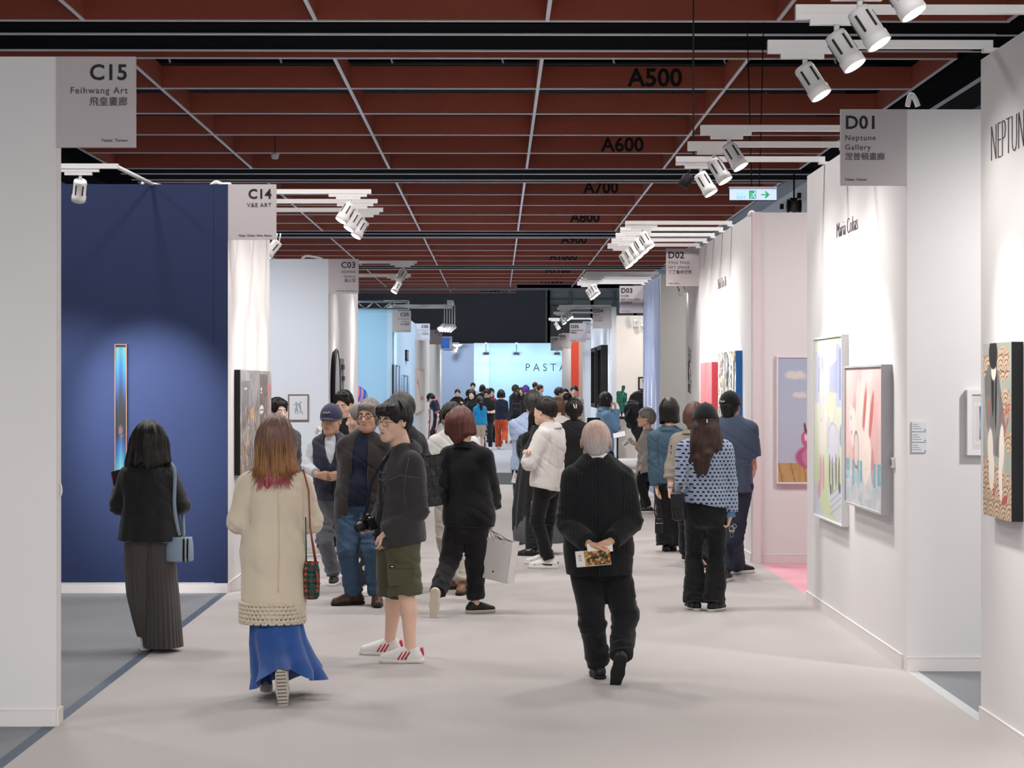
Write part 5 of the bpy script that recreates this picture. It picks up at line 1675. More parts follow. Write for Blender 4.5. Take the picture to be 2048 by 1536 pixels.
# ---------------------------------------------------------------- old man in the suit
def m_suit():
    Y = 12.5
    s = Person('silver haired person walking away in a dark pinstripe suit, hands clasped behind the back', 1197, Y, 1.625, face=-2, sex='m', skin='b', build=1.17)
    s.set(N=(1196, 930, 0), P=(1198, 1092, 0)); s.hs = 1.10; s.fx(); s.shoulders(.050, .95)
    s.J['hc'] = s.q(1192, 884, .02)
    s.set(eL=(1133, 1048, -.03), wL=(1180, 1090, -.235), eR=(1265, 1042, -.03), wR=(1218, 1086, -.245))
    s.hand['L'] = dict(dir=s.r * .9 - UP * .12 - s.f * .08, palm=-s.f * .3 - UP * .8, curl=.5)
    s.hand['R'] = dict(dir=-s.r * .85 - UP * .45 - s.f * .05, palm=s.f * .9, curl=.45, thumb=.3)
    foot(s, 'L', 1197, 1356, 8)
    s.set(kL=(1184, 1245, .05), kR=(1250, 1230, .08), aR=(1240, 1318, -.14)); s.toe['R'] = np.array([-.12, .35, -.75]); s.soleup['R'] = np.array([.1, .75, .4])
    s.browmat = HAIR['silver']
    s.body()
    st = stripe_cloth('suit_pinstripe', '151518', '212125', 46, .16)
    jk = s.top(st, 'suit_jacket', hem=.665, ease=.014, flare=.002, amp=.006, cuff=.93, sl=(.038, .035, .035, .032), boxy=.010, neck=.052)
    s.seam(jk, [(1197, 945), (1198, 1010), (1199, 1070)], .0028); s.seam(jk, [(1150, 948), (1146, 985), (1150, 1030)], .003); s.seam(jk, [(1246, 945), (1250, 985), (1246, 1030)], .003); s.seam(jk, [(1198, 1120), (1198, 1148)], .0035, c_blk)
    s.collar(st, r=.060, h=.046, drop=.020, name='jacket_collar', phi=2.0)
    s.collar(cloth('shirt_white', 'e4e2df'), r=.050, h=.060, drop=.010, name='shirt_collar', fall=.2, wedge=False)
    s.trousers(cloth('suit_trousers_black', '151518', bump=.2), ease=.010, leg=(.056, .044, .042, .038), amp=.010, fold=.006)
    for k in 'LR': s.shoe(k, M_shoeb, M_soleb, L=1.06)
    # thin silver hair on a tanned scalp
    hs = hair_mat('hair_thin_silver', 'b59a8c', .15, .5, ramp=[(1.44, '9a948e'), (1.52, 'b4aca6'), (1.585, 'c2a89c'), (1.66, 'cfae9e')])
    S = SDF((-.12, -.16, -.13), (.12, .13, .16), .005)
    S.ell((0, -.014, .030), (.0815, .101, .0955), 0)
    S.cone((0, -.052, .0), (0, -.060, -.055), .071, .056, .03, ((0, 1, 0), .8))
    S.ell((0, .12, -.03), (.09, .11, .13), .01, op='s')
    S.half((0, -.05, -.052), (0, .45, -1), .01)
    for g in (-1, 1): S.ell((g * .09, .012, -.030), (.026, .046, .055), .008, op='s')
    V, Q = S.net(); a = np.arctan2(V[:, 0], -V[:, 1])
    V = V + vnormals(V, Q) * (.0025 * vnoise(np.stack([a * 16, V[:, 2] * 22, V[:, 1] * 8], 1)))[:, None]
    s.emit('hair', s.J['hc'] + (V * s.hs) @ s.HM.T, Q, hs)
    # booklet in the hands
    c = (s.q(1188, 1116, -.30)) + s.o
    b = empty('exhibition_booklet', c); setp(b, 'folded booklet with an orange and green cover held behind the back of the suited man', 'booklet')
    M = Matrix.Rotation(math.radians(-5), 4, 'Y') @ Matrix.Rotation(math.radians(52), 4, 'X')
    MB().box((-.11, -.055, -.004), (.10, .055, .004), M).build('pages', pmat('paper_white', 'e4e0da', .6), b)
    def cover(u, v):
        P = np.stack([u * 7, v * 4, u * 0], -1).reshape(-1, 3)
        n1 = vnoise(P).reshape(u.shape); n2 = vnoise(P * 2.7 + 5).reshape(u.shape)
        C = np.zeros(u.shape + (3,)); C[:] = (.30, .30, .20)
        C = np.where((n1 > .05)[..., None], (.62, .30, .12), C); C = np.where((n2 > .2)[..., None], (.80, .66, .34), C); C = np.where((n1 + n2 < -.35)[..., None], (.16, .2, .13), C)
        C = np.where((u < .24)[..., None], (.88, .86, .84), C)
        C = np.where(((u < .17) & (u > .07) & (abs(((v * 9) % 1) - .5) < .2) & (v > .3) & (v < .8))[..., None], (.35, .35, .35), C)
        return C
    grid_art('cover_print', .21, .11, 220, cover, b, M @ Matrix.Translation((-.005, 0, .0045)), M_paint)
    M2 = M @ Matrix.Translation((.035, .065, .008)) @ Matrix.Rotation(.25, 4, 'X')
    MB().box((-.07, -.03, -.001), (.085, .03, .001), M2).build('loose_leaf', pmat('paper_white', 'e4e0da', .6), b)

def paint_mat():
    m, nt, b = new_mat('printed_paint')
    a = N(nt, 'ShaderNodeVertexColor'); a.layer_name = 'paint'
    nt.links.new(a.outputs[0], b.inputs['Base Color']); b.inputs['Roughness'].default_value = .55
    return m
M_paint = paint_mat()
m_suit()
# ---------------------------------------------------------------- young man in olive shorts
def m_shorts():
    Y = 13.5
    s = Person('black haired person in glasses, charcoal overshirt and olive shorts, standing turned to the left', 795, Y, 1.755, face=114, sex='m', skin='a', build=1.0)
    s.set(N=(806, 903, 0), P=(800, 1068, 0)); s.fx(); s.shoulders(.045, 1.0)
    s.J['hc'] = s.q(788, 843, 0); s.hs = 1.08; s.hy = 20; s.hp = -3
    s.set(eL=(838, 1022, -.16), wL=(774, 1064, -.135), eR=(772, 1015, .20), wR=(748, 1052, .12))
    s.hand['L'] = dict(dir=(-.25, .35, -1), curl=.3); s.hand['R'] = dict(dir=(-.9, -.3, -.1), curl=.7)
    s.set(hL=(806, 1085, -.08), hR=(786, 1085, .09), kL=(812, 1182, -.12), kR=(787, 1180, .12))
    foot(s, 'L', 820, 1325, 92); foot(s, 'R', 779, 1309, 88)
    s.J['kL'] = s.q(812, 1186, -.10); s.J['kR'] = s.q(786, 1184, .16)
    s.browmat = HAIR['black']
    s.body(legs=True)
    ov = pmat('denim_washed_black', '373536', .85, .25, 7, .3, 200, sheen=.15, spec=.2)
    inn = s.top(c_blk, 'shirt', hem=.83, ease=.004, sleeve='none', neck=.052, arms=False)
    oj = s.top(ov, 'overshirt', hem=.775, ease=.012, flare=.012, amp=.013, fold=.004, cuff=1.03, sl=(.038, .035, .035, .031), boxy=.03, neck=.058, open=(.05, .055, .70), hemtilt=(-.16, 0, 0))
    s.collar(ov, r=.062, h=.062, drop=.010, tilt=.3, fall=1.5, phi=2.7)
    lt = pmat('denim_seam_faded', '5a5858', .9)
    s.seam(oj, [(776, 962), (800, 950), (838, 956)], .003, lt); s.seam(oj, [(818, 915), (812, 945), (808, 985), (812, 1010)], .003, lt); s.seam(oj, [(768, 925), (756, 985), (750, 1045)], .0032, lt)
    s.seam(oj, [(757, 944), (775, 946), (775, 958), (766, 962), (757, 957), (757, 944)], .0032, lt, 'pocket_flap')
    sh = pmat('cotton_olive', '4d4b35', .85, .10, 9, .25, 200, sheen=.1)
    so = s.trousers(sh, 'shorts', ease=.012, leg=(.056, .052, 0, 0), short=1.04, amp=.010, top=.86)
    q = s.q
    # cargo pocket and its woven patch
    m = MB(); M = basis(q(800, 1150, -.20), (1, .12, 0), (0, 0, 1))
    m.box((-.075, -.07, -.004), (.085, .045, .012), M).box((-.08, .045, -.004), (.09, .07, .018), M).build('cargo_pocket', sh, so)
    MB().box((-.070, .05, .017), (-.035, .068, .021), M).build('woven_patch', c_blk, so)
    MB().box((-.062, .055, .0205), (-.044, .062, .0215), M).build('patch_print', pmat('print_white', 'd8d8d4', .6), so)
    red = pmat('leather_red', 'b8303a', .5)
    for k in 'LR':
        o = s.shoe(k, M_shoew, M_solew, L=1.10, solet=.026); T = s.shoeT
        for i in range(3):
            m = MB()
            for g in (-1, 1):
                b = .015 + i * .021
                m.tube([T(g * .041, b + .014, .022), T(g * .0405, b + .004, .040), T(g * .034, b - .008, .058), T(g * .026, b - .016, .070)], .0065, 6)
            m.build('stripe', red, o)
        MB().tube([T(0, -.072, .032), T(0, -.0745, .055), T(0, -.070, .088)], [.020, .026, .024], 12, flat=(T(0, 1, 0) - T(0, 0, 0), .42)).build('heel_tab', red, o)
        m = MB()
        for i in range(5): m.tube([T(-.020, .035 + .014 * i, .078 - .007 * i), T(0, .037 + .014 * i, .086 - .007 * i), T(.020, .035 + .014 * i, .078 - .007 * i)], .0038, 5)
        m.build('laces', M_solew, o)
    s.hair('short', 'black', thick=1.25, amp=.008, extra=[((-.05, .060, .080), (.05, .064, .078), .028, .028, .025), ((-.045, .086, .058), (.045, .088, .056), .014, .014, .02)])
    s.glasses(M_wire, r=(.026, .022))
    # camera on a strap
    c = q(736, 1046, .02) + s.o
    cm = empty('camera', c); setp(cm, 'black camera on a neck strap hanging in front of the olive shorts', 'camera')
    M = Matrix.Rotation(math.radians(-58), 4, 'Z') @ Matrix.Rotation(.35, 4, 'X')
    kb = pmat('camera_black', '161618', .45, .15, 60, .3, 300)
    MB().box((-.065, -.024, -.042), (.065, .024, .036), M).box((-.022, -.026, .034), (.022, .026, .058), M).build('camera_body', kb, cm)
    MB().lathe([(.001, 0), (.033, 0), (.034, .03), (.031, .05), (.033, .07), (.026, .07), (.022, .06), (.001, .058)], 20, M @ Matrix.Translation((0, -.024, -.004)) @ Matrix.Rotation(PI / 2, 4, 'X')).build('camera_lens', kb, cm)
    MB().lathe([(.001, 0), (.011, 0), (.011, .009), (.001, .01)], 12, M @ Matrix.Translation((.045, 0, .036))).lathe([(.001, 0), (.008, 0), (.008, .007), (.001, .008)], 12, M @ Matrix.Translation((-.045, 0, .036))).build('dial', M_metal, cm)
    tp = q(800, 905, -.04) + s.o - c
    strap([(-.03, -.02, .045), (.0, -.03, .12), tuple(tp * .6 + (-.10, -.04, 0)), tuple(tp + (-.055, -.02, .0)), tuple(tp + (.02, .03, .02))], .013, .003, c_nvy, 'strap', cm)
    strap([(.04, .0, .04), (.10, -.02, .0), (.10, -.04, -.06), (.03, -.05, -.075)], .009, .003, kb, 'wrist_strap', cm)
m_shorts()

# ---------------------------------------------------------------- man in the navy vest and cap
def simple_shirt(s, mat, **kw): return s.top(mat, **kw)
def m_vest():
    Y = 18.5
    s = Person('person in a navy vest and dark cap with grey jeans, hands folded over the belly', 663, Y, Htop(808, 18.5) - .015, face=172, sex='m', skin='b', build=1.0)
    s.set(N=(664, 876, 0), P=(668, 988, 0)); s.fx(); s.shoulders(.045, 1.05); s.hy = -8; s.hp = -2
    s.set(eR=(615, 934, -.02), wR=(636, 950, -.20), eL=(705, 945, -.02), wL=(684, 951, -.20))
    s.hand['R'] = dict(dir=(1, -.1, -.18), palm=(0, 1, 0), curl=.35); s.hand['L'] = dict(dir=(-1, -.15, -.15), palm=(0, 1, 0), curl=.3)
    foot(s, 'R', 668, 1169, 178); foot(s, 'L', 692, 1155, 200)
    s.browmat = HAIR['greydark']
    s.body()
    wh = cloth('shirt_pale_grey', 'c9cdd2')
    s.top(wh, 'shirt', hem=.90, ease=.008, amp=.007, cuff=.80, sl=(.034, .031, .030, .028), neck=.054)
    s.collar(wh, r=.056, h=.050, drop=.010)
    ve = cloth('vest_navy_nylon', '23263a', rough=.55, spec=.4)
    s.top(ve, 'vest', hem=.785, ease=.020, sleeve='none', arms=False, amp=.008, open=(.075, .004, 1.08), boxy=.01, neck=.07)
    q = s.q
    MB().tube([q(664, 946, -.150), q(664, 970, -.150), q(664, 1000, -.140)], .006, 6).build('zip', c_blk, s.root)
    s.trousers(pmat('denim_grey', '63656b', .85, .2, 8, .3, 180), ease=.010, leg=(.052, .043, .041, .036), amp=.013, seed=2)
    for k in 'LR': s.shoe(k, M_shoeb, M_solew, L=1.05, solet=.026)
    s.hair('short', 'grey', thick=.7)
    cp = cloth('cap_slate_purple', '3b3b52'); s.cap(cp)
    MB().tube([s.hl(p) for p in ((-.030, .097, .068), (-.018, .103, .082), (-.006, .107, .066), (.004, .108, .082), (.016, .105, .066), (.032, .097, .078))], .004, 6).build('cap_emblem', pmat('embroidery_pink', 'd8b4b8', .8), s.root)
m_vest()

def m_jeans():
    Y = 16.9
    s = Person('grey haired person in glasses, brown corduroy jacket, navy shirt and blue jeans', 722, Y, Htop(804, 16.9), face=172, sex='m', skin='b', build=1.02)
    s.set(N=(729, 874, 0), P=(720, 1010, 0)); s.fx(); s.shoulders(.045, 1.0); s.J['hc'] = s.q(738, 833, -.02); s.hy = -12
    s.set(wR=(684, 998, -.02), eR=(690, 945, .06), wL=(765, 1000, .02), eL=(768, 940, .06))
    s.hand['R'] = dict(curl=.4)
    foot(s, 'R', 708, 1209, 120); foot(s, 'L', 754, 1211, 185)
    s.browmat = HAIR['greydark']
    s.body()
    s.top(c_nvy, 'shirt', hem=.83, ease=.008, sleeve='none', arms=False, belly=1, neck=.054)
    s.collar(c_nvy, r=.056, h=.05)
    co = pmat('corduroy_brown', '2e2624', .9, .15, 10, .4, 120, sheen=.25)
    s.top(co, 'jacket', hem=.735, ease=.018, flare=.015, amp=.008, cuff=.95, sl=(.036, .033, .032, .029), boxy=.02, open=(.060, .085, .7))
    s.collar(co, r=.062, h=.035, drop=.012, name='jacket_collar')
    s.trousers(pmat('denim_blue', '3a5068', .85, .22, 8, .3, 180), ease=.010, leg=(.054, .045, .044, .040), amp=.012, fold=.004)
    for k in 'LR': s.shoe(k, M_shoebr, M_soleb, L=1.15)
    s.hair('short', 'grey', thick=1.05, amp=.010, fringe=False, extra=[((-.05, .066, .078), (.03, .072, .080), .022, .026, .02), ((-.07, .02, -.02), (-.072, .01, -.05), .022, .02, .02), ((.07, .02, -.02), (.072, .01, -.05), .022, .02, .02)])
    s.glasses(M_wire, wire=.0026)
m_jeans()

def m_tall():
    Y = 21.5
    s = Person('tall black haired person in a black shirt looking down, behind the person in the cap', 680, Y, Htop(778, 21.5), face=160, sex='m', skin='a')
    s.set(N=(688, 846, 0)); s.fx(); s.shoulders(); s.J['hc'] = s.q(688, 808, -.03); s.hy = 0; s.hp = -22; s.hs = 1.05
    foot(s, 'R', 645, 1112, 110); foot(s, 'L', 668, 1106, 150)
    s.browmat = HAIR['black']
    s.body()
    s.top(c_blk, 'shirt', sleeve='long', hem=.88, ease=.012, amp=.007)
    s.trousers(c_blk2, ease=.008)
    sb = pmat('shoe_cream_knit', 'c4bcae', .8)
    for k in 'LR': s.shoe(k, sb, M_solew, L=1.05, solet=.03)
    s.hair('short', 'black', thick=.9, amp=.008, fringe=False, extra=[((-.045, .04, .115), (.045, .044, .112), .024, .024, .02)])
    s.tufts(HAIR['black'], 60, L=.03, seed=8)
    strap([s.q(632, 868, -.11), s.q(636, 856, -.12), s.q(641, 862, -.14)], .02, .006, pmat('strap_white', 'd8d4ce', .7), 'bag_strap', s.root)
m_tall()

def m_blackback():
    Y = 17.6
    s = Person('person with greying black hair in a black top behind the olive shorts wearer', 806, Y, Htop(789, 17.6), face=50, sex='m', skin='b', build=1.08)
    s.set(N=(806, 868, 0)); s.fx(); s.shoulders()
    s.set(wL=(800, 985, -.15), wR=(846, 960, .05), eR=(848, 925, .0))
    foot(s, 'L', 788, 1188, 60); foot(s, 'R', 812, 1186, 50)
    s.body()
    s.top(c_blk, 'jacket', hem=.70, ease=.022, amp=.007, boxy=.02, sl=(.038, .035, .034, .03))
    s.trousers(pmat('denim_blue', '3a5068'), ease=.008)
    for k in 'LR': s.shoe(k, M_shoeb, M_soleb)
    s.hair('short', 'greydark', thick=1.5, amp=.010)
    s.tufts(HAIR['greydark'], 60, L=.03, seed=4)
m_blackback()

def m_pattern():
    Y = 18.0
    s = Person('short grey haired person in profile wearing black trousers printed with white circles', 727, Y, Htop(809, 18.0), face=98, sex='m', skin='a')
    s.set(N=(731, 872, 0)); s.fx(); s.shoulders(); s.J['hc'] = s.q(719, 838, .0); s.hp = -6
    foot(s, 'L', 735, 1189, 175); foot(s, 'R', 748, 1180, 140)
    s.browmat = HAIR['greydark']
    s.body()
    s.top(c_blk2, 'shirt', hem=.85)
    m, nt, b = new_mat('cloth_white_circles'); L = nt.links
    tc = N(nt, 'ShaderNodeTexCoord'); vo = N(nt, 'ShaderNodeTexVoronoi'); vo.inputs['Scale'].default_value = 11; vo.inputs['Randomness'].default_value = .7
    L.new(tc.outputs['Object'], vo.inputs['Vector'])
    cr = N(nt, 'ShaderNodeValToRGB'); cr.color_ramp.interpolation = 'CONSTANT'; el = cr.color_ramp.elements; el.new(.5); el.new(.6)
    for e, (p, c) in zip(el, ((0, (.02, .02, .02, 1)), (.13, (.7, .7, .68, 1)), (.30, (.02, .02, .02, 1)), (.8, (.02, .02, .02, 1)))): e.position = p; e.color = c
    L.new(vo.outputs['Distance'], cr.inputs[0]); L.new(cr.outputs[0], b.inputs['Base Color']); b.inputs['Roughness'].default_value = .85
    s.trousers(m, ease=.008, leg=(.05, .042, .04, .036))
    for k in 'LR': s.shoe(k, M_shoew, M_solew)
    s.hair('short', 'grey', thick=.9, amp=.005, fringe=False)
m_pattern()

def m_left():
    Y = 22.4
    s = Person('person with wavy black hair in a grey top, half hidden behind the dyed hair woman', 563, Y, Htop(795, 22.4), face=-140, sex='m', skin='d')
    s.J['N'] = s.q(566, 862, 0); s.fx(); s.shoulders(); s.J['hc'] = s.q(556, 823, -.02); s.hp = -4; s.hs = 1.04
    s.browmat = HAIR['black']
    s.body()
    s.top(cloth('knit_dark_grey', '55555a'), 'sweater', hem=.85, ease=.014)
    s.trousers(c_blk, ease=.008)
    for k in 'LR': s.shoe(k, M_shoeb, M_soleb)
    s.hair('short', 'black', thick=1.5, amp=.010, fringe=False, extra=[((-.05, .05, .088), (.05, .05, .09), .03, .028, .02), ((.05, .055, .06), (.07, .04, .03), .02, .014, .02)])
    s.tufts(HAIR['black'], 50, L=.03, seed=14)
m_left()

# ---------------------------------------------------------------- woman in black with the tote and the paper bag
def w_tote():
    Y = 16.25
    s = Person('person with auburn bob striding away in a black suit with a white paper bag', 935, Y, Htop(820, 16.25), face=-28, sex='f', skin='a', build=1.12)
    s.set(N=(932, 895, 0), P=(938, 1030, 0)); s.hs = 1.10; s.fx(); s.shoulders(.045, 1.12); s.J['hc'] = s.q(923, 854, .02); s.hy = 4
    s.set(eR=(983, 988, .06), wR=(982, 1040, -.02), eL=(878, 968, -.04), wL=(897, 955, .25))
    s.hand['R'] = dict(dir=(.05, .1, -1), palm=(-1, 0, 0), curl=.75)
    foot(s, 'R', 950, 1226, -72)
    s.set(kL=(900, 1122, -.02), aL=(872, 1192, -.28), kR=(952, 1130, .04)); s.toe['L'] = np.array([-.05, .12, -1.]); s.soleup['L'] = np.array([.12, 1., .1])
    s.body(arms=True)
    s.top(c_blk, 'jacket', hem=.70, ease=.018, flare=.004, amp=.006, cuff=.52, sl=(.040, .037, .038, .040), boxy=.016, neck=.046)
    s.collar(c_blk, r=.052, h=.035)
    s.trousers(c_blk2, ease=.010, leg=(.055, .044, .040, .036), amp=.009, hem=.90)
    for k in 'LR': s.shoe(k, M_shoeb, pmat('sole_rubber_cream', 'cfc4ae', .7, .05, 20), L=1.08, solet=.028)
    s.hair('bob', 'auburn', thick=1.5, length=-.035, amp=.007, crown=1.1, extra=[((0, -.065, .03), (0, -.062, -.05), .085, .062, .03), ((0, -.06, -.04), (0, -.05, -.105), .055, .035, .03)])
    q = s.q
    # paper bag
    c = q(995, 1160, -.02) + s.o
    b = empty('paper_bag', c); setp(b, 'white paper carrier bag swinging from the hand of the auburn haired person', 'bag')
    pw = pmat('paper_bag_white', 'e6e2df', .6, .02, 6, .12, 30)
    M = Matrix.Rotation(-.55, 4, 'Z') @ Matrix.Rotation(math.radians(9), 4, 'Y')
    m = MB(); w, d, h, t = .122, .055, .335, .003
    m.box((-w, -d, 0), (w, -d + t, h), M).box((-w, d - t, 0), (w, d, h), M).box((-w, -d, 0), (-w + t, d, h), M).box((w - t, -d, 0), (w, d, h), M).box((-w, -d, 0), (w, d, t), M)
    m.build('bag_walls', pw, b)
    MB().lathe([(.001, 0), (.008, 0), (.008, .001), (.001, .001)], 12, M @ Matrix.Translation((-.02, -d - .001, .07)) @ Matrix.Rotation(PI / 2, 4, 'X')).build('printed_dot', M_letter, b)
    hd = s.J['wR'] + s.o - c + np.array([.0, 0, -.085])
    for yy in (-d, d):
        a0 = M @ Vector((-.05, yy, h - .02)); a1 = M @ Vector((.05, yy, h - .02))
        MB().tube([a0, a0 * .35 + Vector(hd) * .65 + Vector((-.012, 0, 0)), tuple(hd), a1 * .35 + Vector(hd) * .65 + Vector((.012, 0, 0)), a1], .0026, 6).build('handle', c_blk, b)
    # tote of triangles
    c = q(862, 962, -.10) + s.o
    b = empty('tote_bag', c); setp(b, 'black tote bag tiled with triangles under the arm of the auburn haired person', 'bag')
    tm = pmat('tote_black_gloss', '1d1d20', .35, .15, 30)
    rnd = random.Random(5)
    nx_, nz = 6, 5; W2, H2 = .17, .20
    gp = {}
    for i in range(nx_ + 1):
        for j in range(nz + 1):
            u = i / nx_; v = j / nz
            gp[i, j] = Vector(((u - .5) * 2 * W2 * (1.0 - .16 * v) , -.05 * math.sin(PI * u) * (1.2 - v * .8) + rnd.uniform(-.004, .004), -H2 + 2 * H2 * v))
    R = Matrix.Rotation(.35, 4, 'Z') @ Matrix.Rotation(-.12, 4, 'Y')
    for i in range(nx_):
        for j in range(nz):
            A, B, C, D = gp[i, j], gp[i + 1, j], gp[i + 1, j + 1], gp[i, j + 1]
            for tri in ((A, B, C), (A, C, D)) if (i + j) % 2 else ((A, B, D), (B, C, D)):
                ce = (tri[0] + tri[1] + tri[2]) / 3
                pts = [R @ (ce + (p - ce) * .93) for p in tri]
                nv = R.to_3x3() @ Vector((0, -.006, 0))
                m = MB(); m.add([tuple(p) for p in pts] + [tuple(p + nv * 1.0 * -1) for p in pts], [(0, 1, 2), (3, 5, 4), (0, 3, 4, 1), (1, 4, 5, 2), (2, 5, 3, 0)])
                m.build('triangle_panel', tm, b)
    m = MB(); back = [tuple(R @ (gp[i, j] + Vector((0, .006, 0)))) for j in range(nz + 1) for i in range(nx_ + 1)] + [tuple(R @ Vector((gp[i, j].x, .07, gp[i, j].z))) for j in range(nz + 1) for i in range(nx_ + 1)]
    k = (nx_ + 1) * (nz + 1); f = []
    for o_ in (0, k):
        f += [(o_ + j * (nx_ + 1) + i, o_ + j * (nx_ + 1) + i + 1, o_ + (j + 1) * (nx_ + 1) + i + 1, o_ + (j + 1) * (nx_ + 1) + i) for j in range(nz) for i in range(nx_)]
    for j in range(nz):
        for i in (0, nx_): f.append((j * (nx_ + 1) + i, (j + 1) * (nx_ + 1) + i, k + (j + 1) * (nx_ + 1) + i, k + j * (nx_ + 1) + i))
    f += [(i, i + 1, k + i + 1, k + i) for i in range(nx_)]
    m.add(back, f); m.build('lining', c_blk, b)
    sh = s.J['sL'] + s.o - c
    strap([(-.06, .0, .19), tuple(sh * .6 + (-.02, -.06, 0)), tuple(sh + (0, -.05, .055)), tuple(sh + (.01, .05, .05)), tuple(sh * .5 + (.0, .12, 0)), (.07, .06, .19)], .013, .005, tm, 'handle', b)
w_tote()

def m_polo():
    Y = 18.15
    s = Person('person in glasses, white polo shirt and beige trousers, half hidden behind the auburn bob', 908, Y, Htop(798, 18.15), face=170, sex='m', skin='c', build=1.06)
    s.set(N=(906, 872, 0)); s.fx(); s.shoulders(); s.J['hc'] = s.q(904, 838, -.02); s.hy = 8
    s.set(eR=(862, 935, .0), wR=(880, 985, -.15))
    foot(s, 'R', 908, 1178, 110); foot(s, 'L', 926, 1187, 170)
    s.browmat = HAIR['black']
    s.body(arms=True)
    pw = cloth('polo_white', 'dcd8d2')
    s.top(pw, 'polo_shirt', sleeve='short', hem=.86, ease=.014, belly=1, amp=.007, sl=(.038, .036, 0, 0))
    s.collar(pw, r=.056, h=.045)
    s.trousers(cloth('chino_beige', 'cbc0b2'), ease=.010, leg=(.054, .045, .043, .038), amp=.010)
    lt = pmat('shoe_tan_leather', '7a5238', .4, .1, 20)
    for k in 'LR': s.shoe(k, lt, M_soleb, L=1.1)
    s.hair('short', 'black', thick=1.3, amp=.009, fringe=False, extra=[((.05, -.01, .05), (.085, -.02, .02), .03, .02, .02), ((-.06, .03, .06), (-.10, .02, .035), .026, .012, .02)])
    s.tufts(HAIR['black'], 40, L=.035, seed=24)
    s.glasses(M_wire)
m_polo()

# ---------------------------------------------------------------- man in the white jacket, arms crossed
def m_white():
    Y = 20.1
    s = Person('person with short black hair and crossed arms in a white jacket and black trousers', 1095, Y, Htop(790, 20.1), face=62, sex='m', skin='a', build=1.0)
    s.set(N=(1101, 855, 0), P=(1094, 960, 0)); s.fx(); s.shoulders(.045, 1.0); s.J['hc'] = s.q(1090, 823, .01); s.hy = -8; s.hs = 1.10
    s.set(eL=(1060, 925, -.20), wL=(1072, 905, .14), eR=(1068, 915, .28), wR=(1060, 912, -.16))
    s.hand['R'] = dict(dir=(-.2, -.6, .5), curl=.5)
    foot(s, 'L', 1098, 1137, 86); foot(s, 'R', 1090, 1129, 90)
    s.body()
    wj = cloth('jacket_white_cotton', 'dbd7d1', bump=.2)
    jk = s.top(wj, 'jacket', hem=.80, ease=.018, flare=.004, amp=.010, fold=.004, cuff=.97, sl=(.040, .037, .034, .030), boxy=.022, hemtilt=(.18, 0, 0))
    s.seam(jk, [(1098, 862), (1104, 890), (1098, 925)], .004); s.seam(jk, [(1066, 965), (1095, 972), (1118, 975)], .004); s.seam(jk, [(1110, 868), (1116, 900), (1117, 960)], .003)
    s.collar(wj, r=.060, h=.045, drop=.014)
    s.trousers(c_blk, ease=.008, leg=(.052, .040, .037, .033), amp=.008)
    for k in 'LR':
        o = s.shoe(k, M_shoew, M_solew, L=1.12, solet=.03); T = s.shoeT
        MB().tube([T(-.036, -.03, .035), T(-.038, .03, .038), T(-.034, .07, .045)], .009, 6).tube([T(0, -.074, .045), T(0, -.078, .060)], .014, 6).tube([T(-.03, .12, .036), T(0, .165, .034), T(.03, .12, .036)], .008, 6).build('black_overlay', M_shoeb, o)
        m = MB()
        for i in range(5): m.tube([T(-.020, .03 + .016 * i, .082 - .008 * i), T(0, .032 + .016 * i, .092 - .008 * i), T(.020, .03 + .016 * i, .082 - .008 * i)], .006, 5)
        m.build('laces', M_solew, o)
    s.hair('short', 'black', thick=.9, amp=.005, fringe=False, nape=-.030, extra=[((-.03, .05, .10), (.03, .055, .10), .03, .03, .03)])
m_white()

def m_blue():
    Y = 23.2
    s = Person('person with dark grey hair in a pale blue shirt carrying a folded black coat', 1056, Y, Htop(783, 23.2), face=-8, sex='m', skin='b', build=1.05)
    s.set(N=(1062, 838, 0)); s.fx(); s.shoulders(.045, 1.05); s.J['hc'] = s.q(1066, 806, .02)
    s.set(eL=(1036, 885, .02), wL=(1036, 918, -.02))
    s.hand['L'] = dict(curl=.6)
    s.body()
    bs = stripe_cloth('shirt_pale_blue', 'a3b3d2', 'b4c2dc', 60, .4)
    s.top(bs, 'shirt', hem=.86, ease=.016, amp=.009, fold=.003, sl=(.037, .034, .032, .029))
    s.collar(bs, r=.056, h=.045)
    s.trousers(c_nvy, ease=.010)
    for k in 'LR': s.shoe(k, M_shoeb, M_soleb)
    s.hair('short', 'greydark', thick=1.1, amp=.006, extra=[((0, -.07, .03), (0, -.075, -.04), .066, .055, .03)])
    # coat hung over the forearm
    c = s.q(1050, 895, -.16) + s.o
    S = SDF((-.22, -.2, -.42), (.28, .2, .42), .012)
    S.ell((-.01, -.02, 0), (.095, .09, .16), .03).cone((-.03, 0, .05), (.05, 0, .12), .06, .05, .05).cone((.03, 0, .10), (.20, .04, .32), .05, .06, .04, ((0, 1, 0), .6))
    V, Q = S.net(); V = s.wrinkle(V, Q, .014, .008, 3.)
    setp(link('folded_coat', mesh_np('folded_coat', V, Q), cloth('coat_charcoal', '26272c')), 'dark folded coat over the arm of the person in the pale blue shirt', 'coat').location = c
    # papers in the hand
    c = s.q(1037, 945, -.06) + s.o
    p = empty('leaflet', c); setp(p, 'white leaflet with grey print held low by the person in the pale blue shirt', 'leaflet')
    M = Matrix.Rotation(.25, 4, 'Y') @ Matrix.Rotation(.15, 4, 'Z')
    MB().box((-.055, -.003, -.13), (.055, .003, .09), M).build('paper', pmat('paper_white', 'e4e0da', .6), p)
    for i in range(5):
        MB().box((-.04, -.0042, .03 - i * .025), (.04 - .02 * (i % 2), -.003, .04 - i * .025), M).build('printed_line', M_letter3, p)
m_blue()

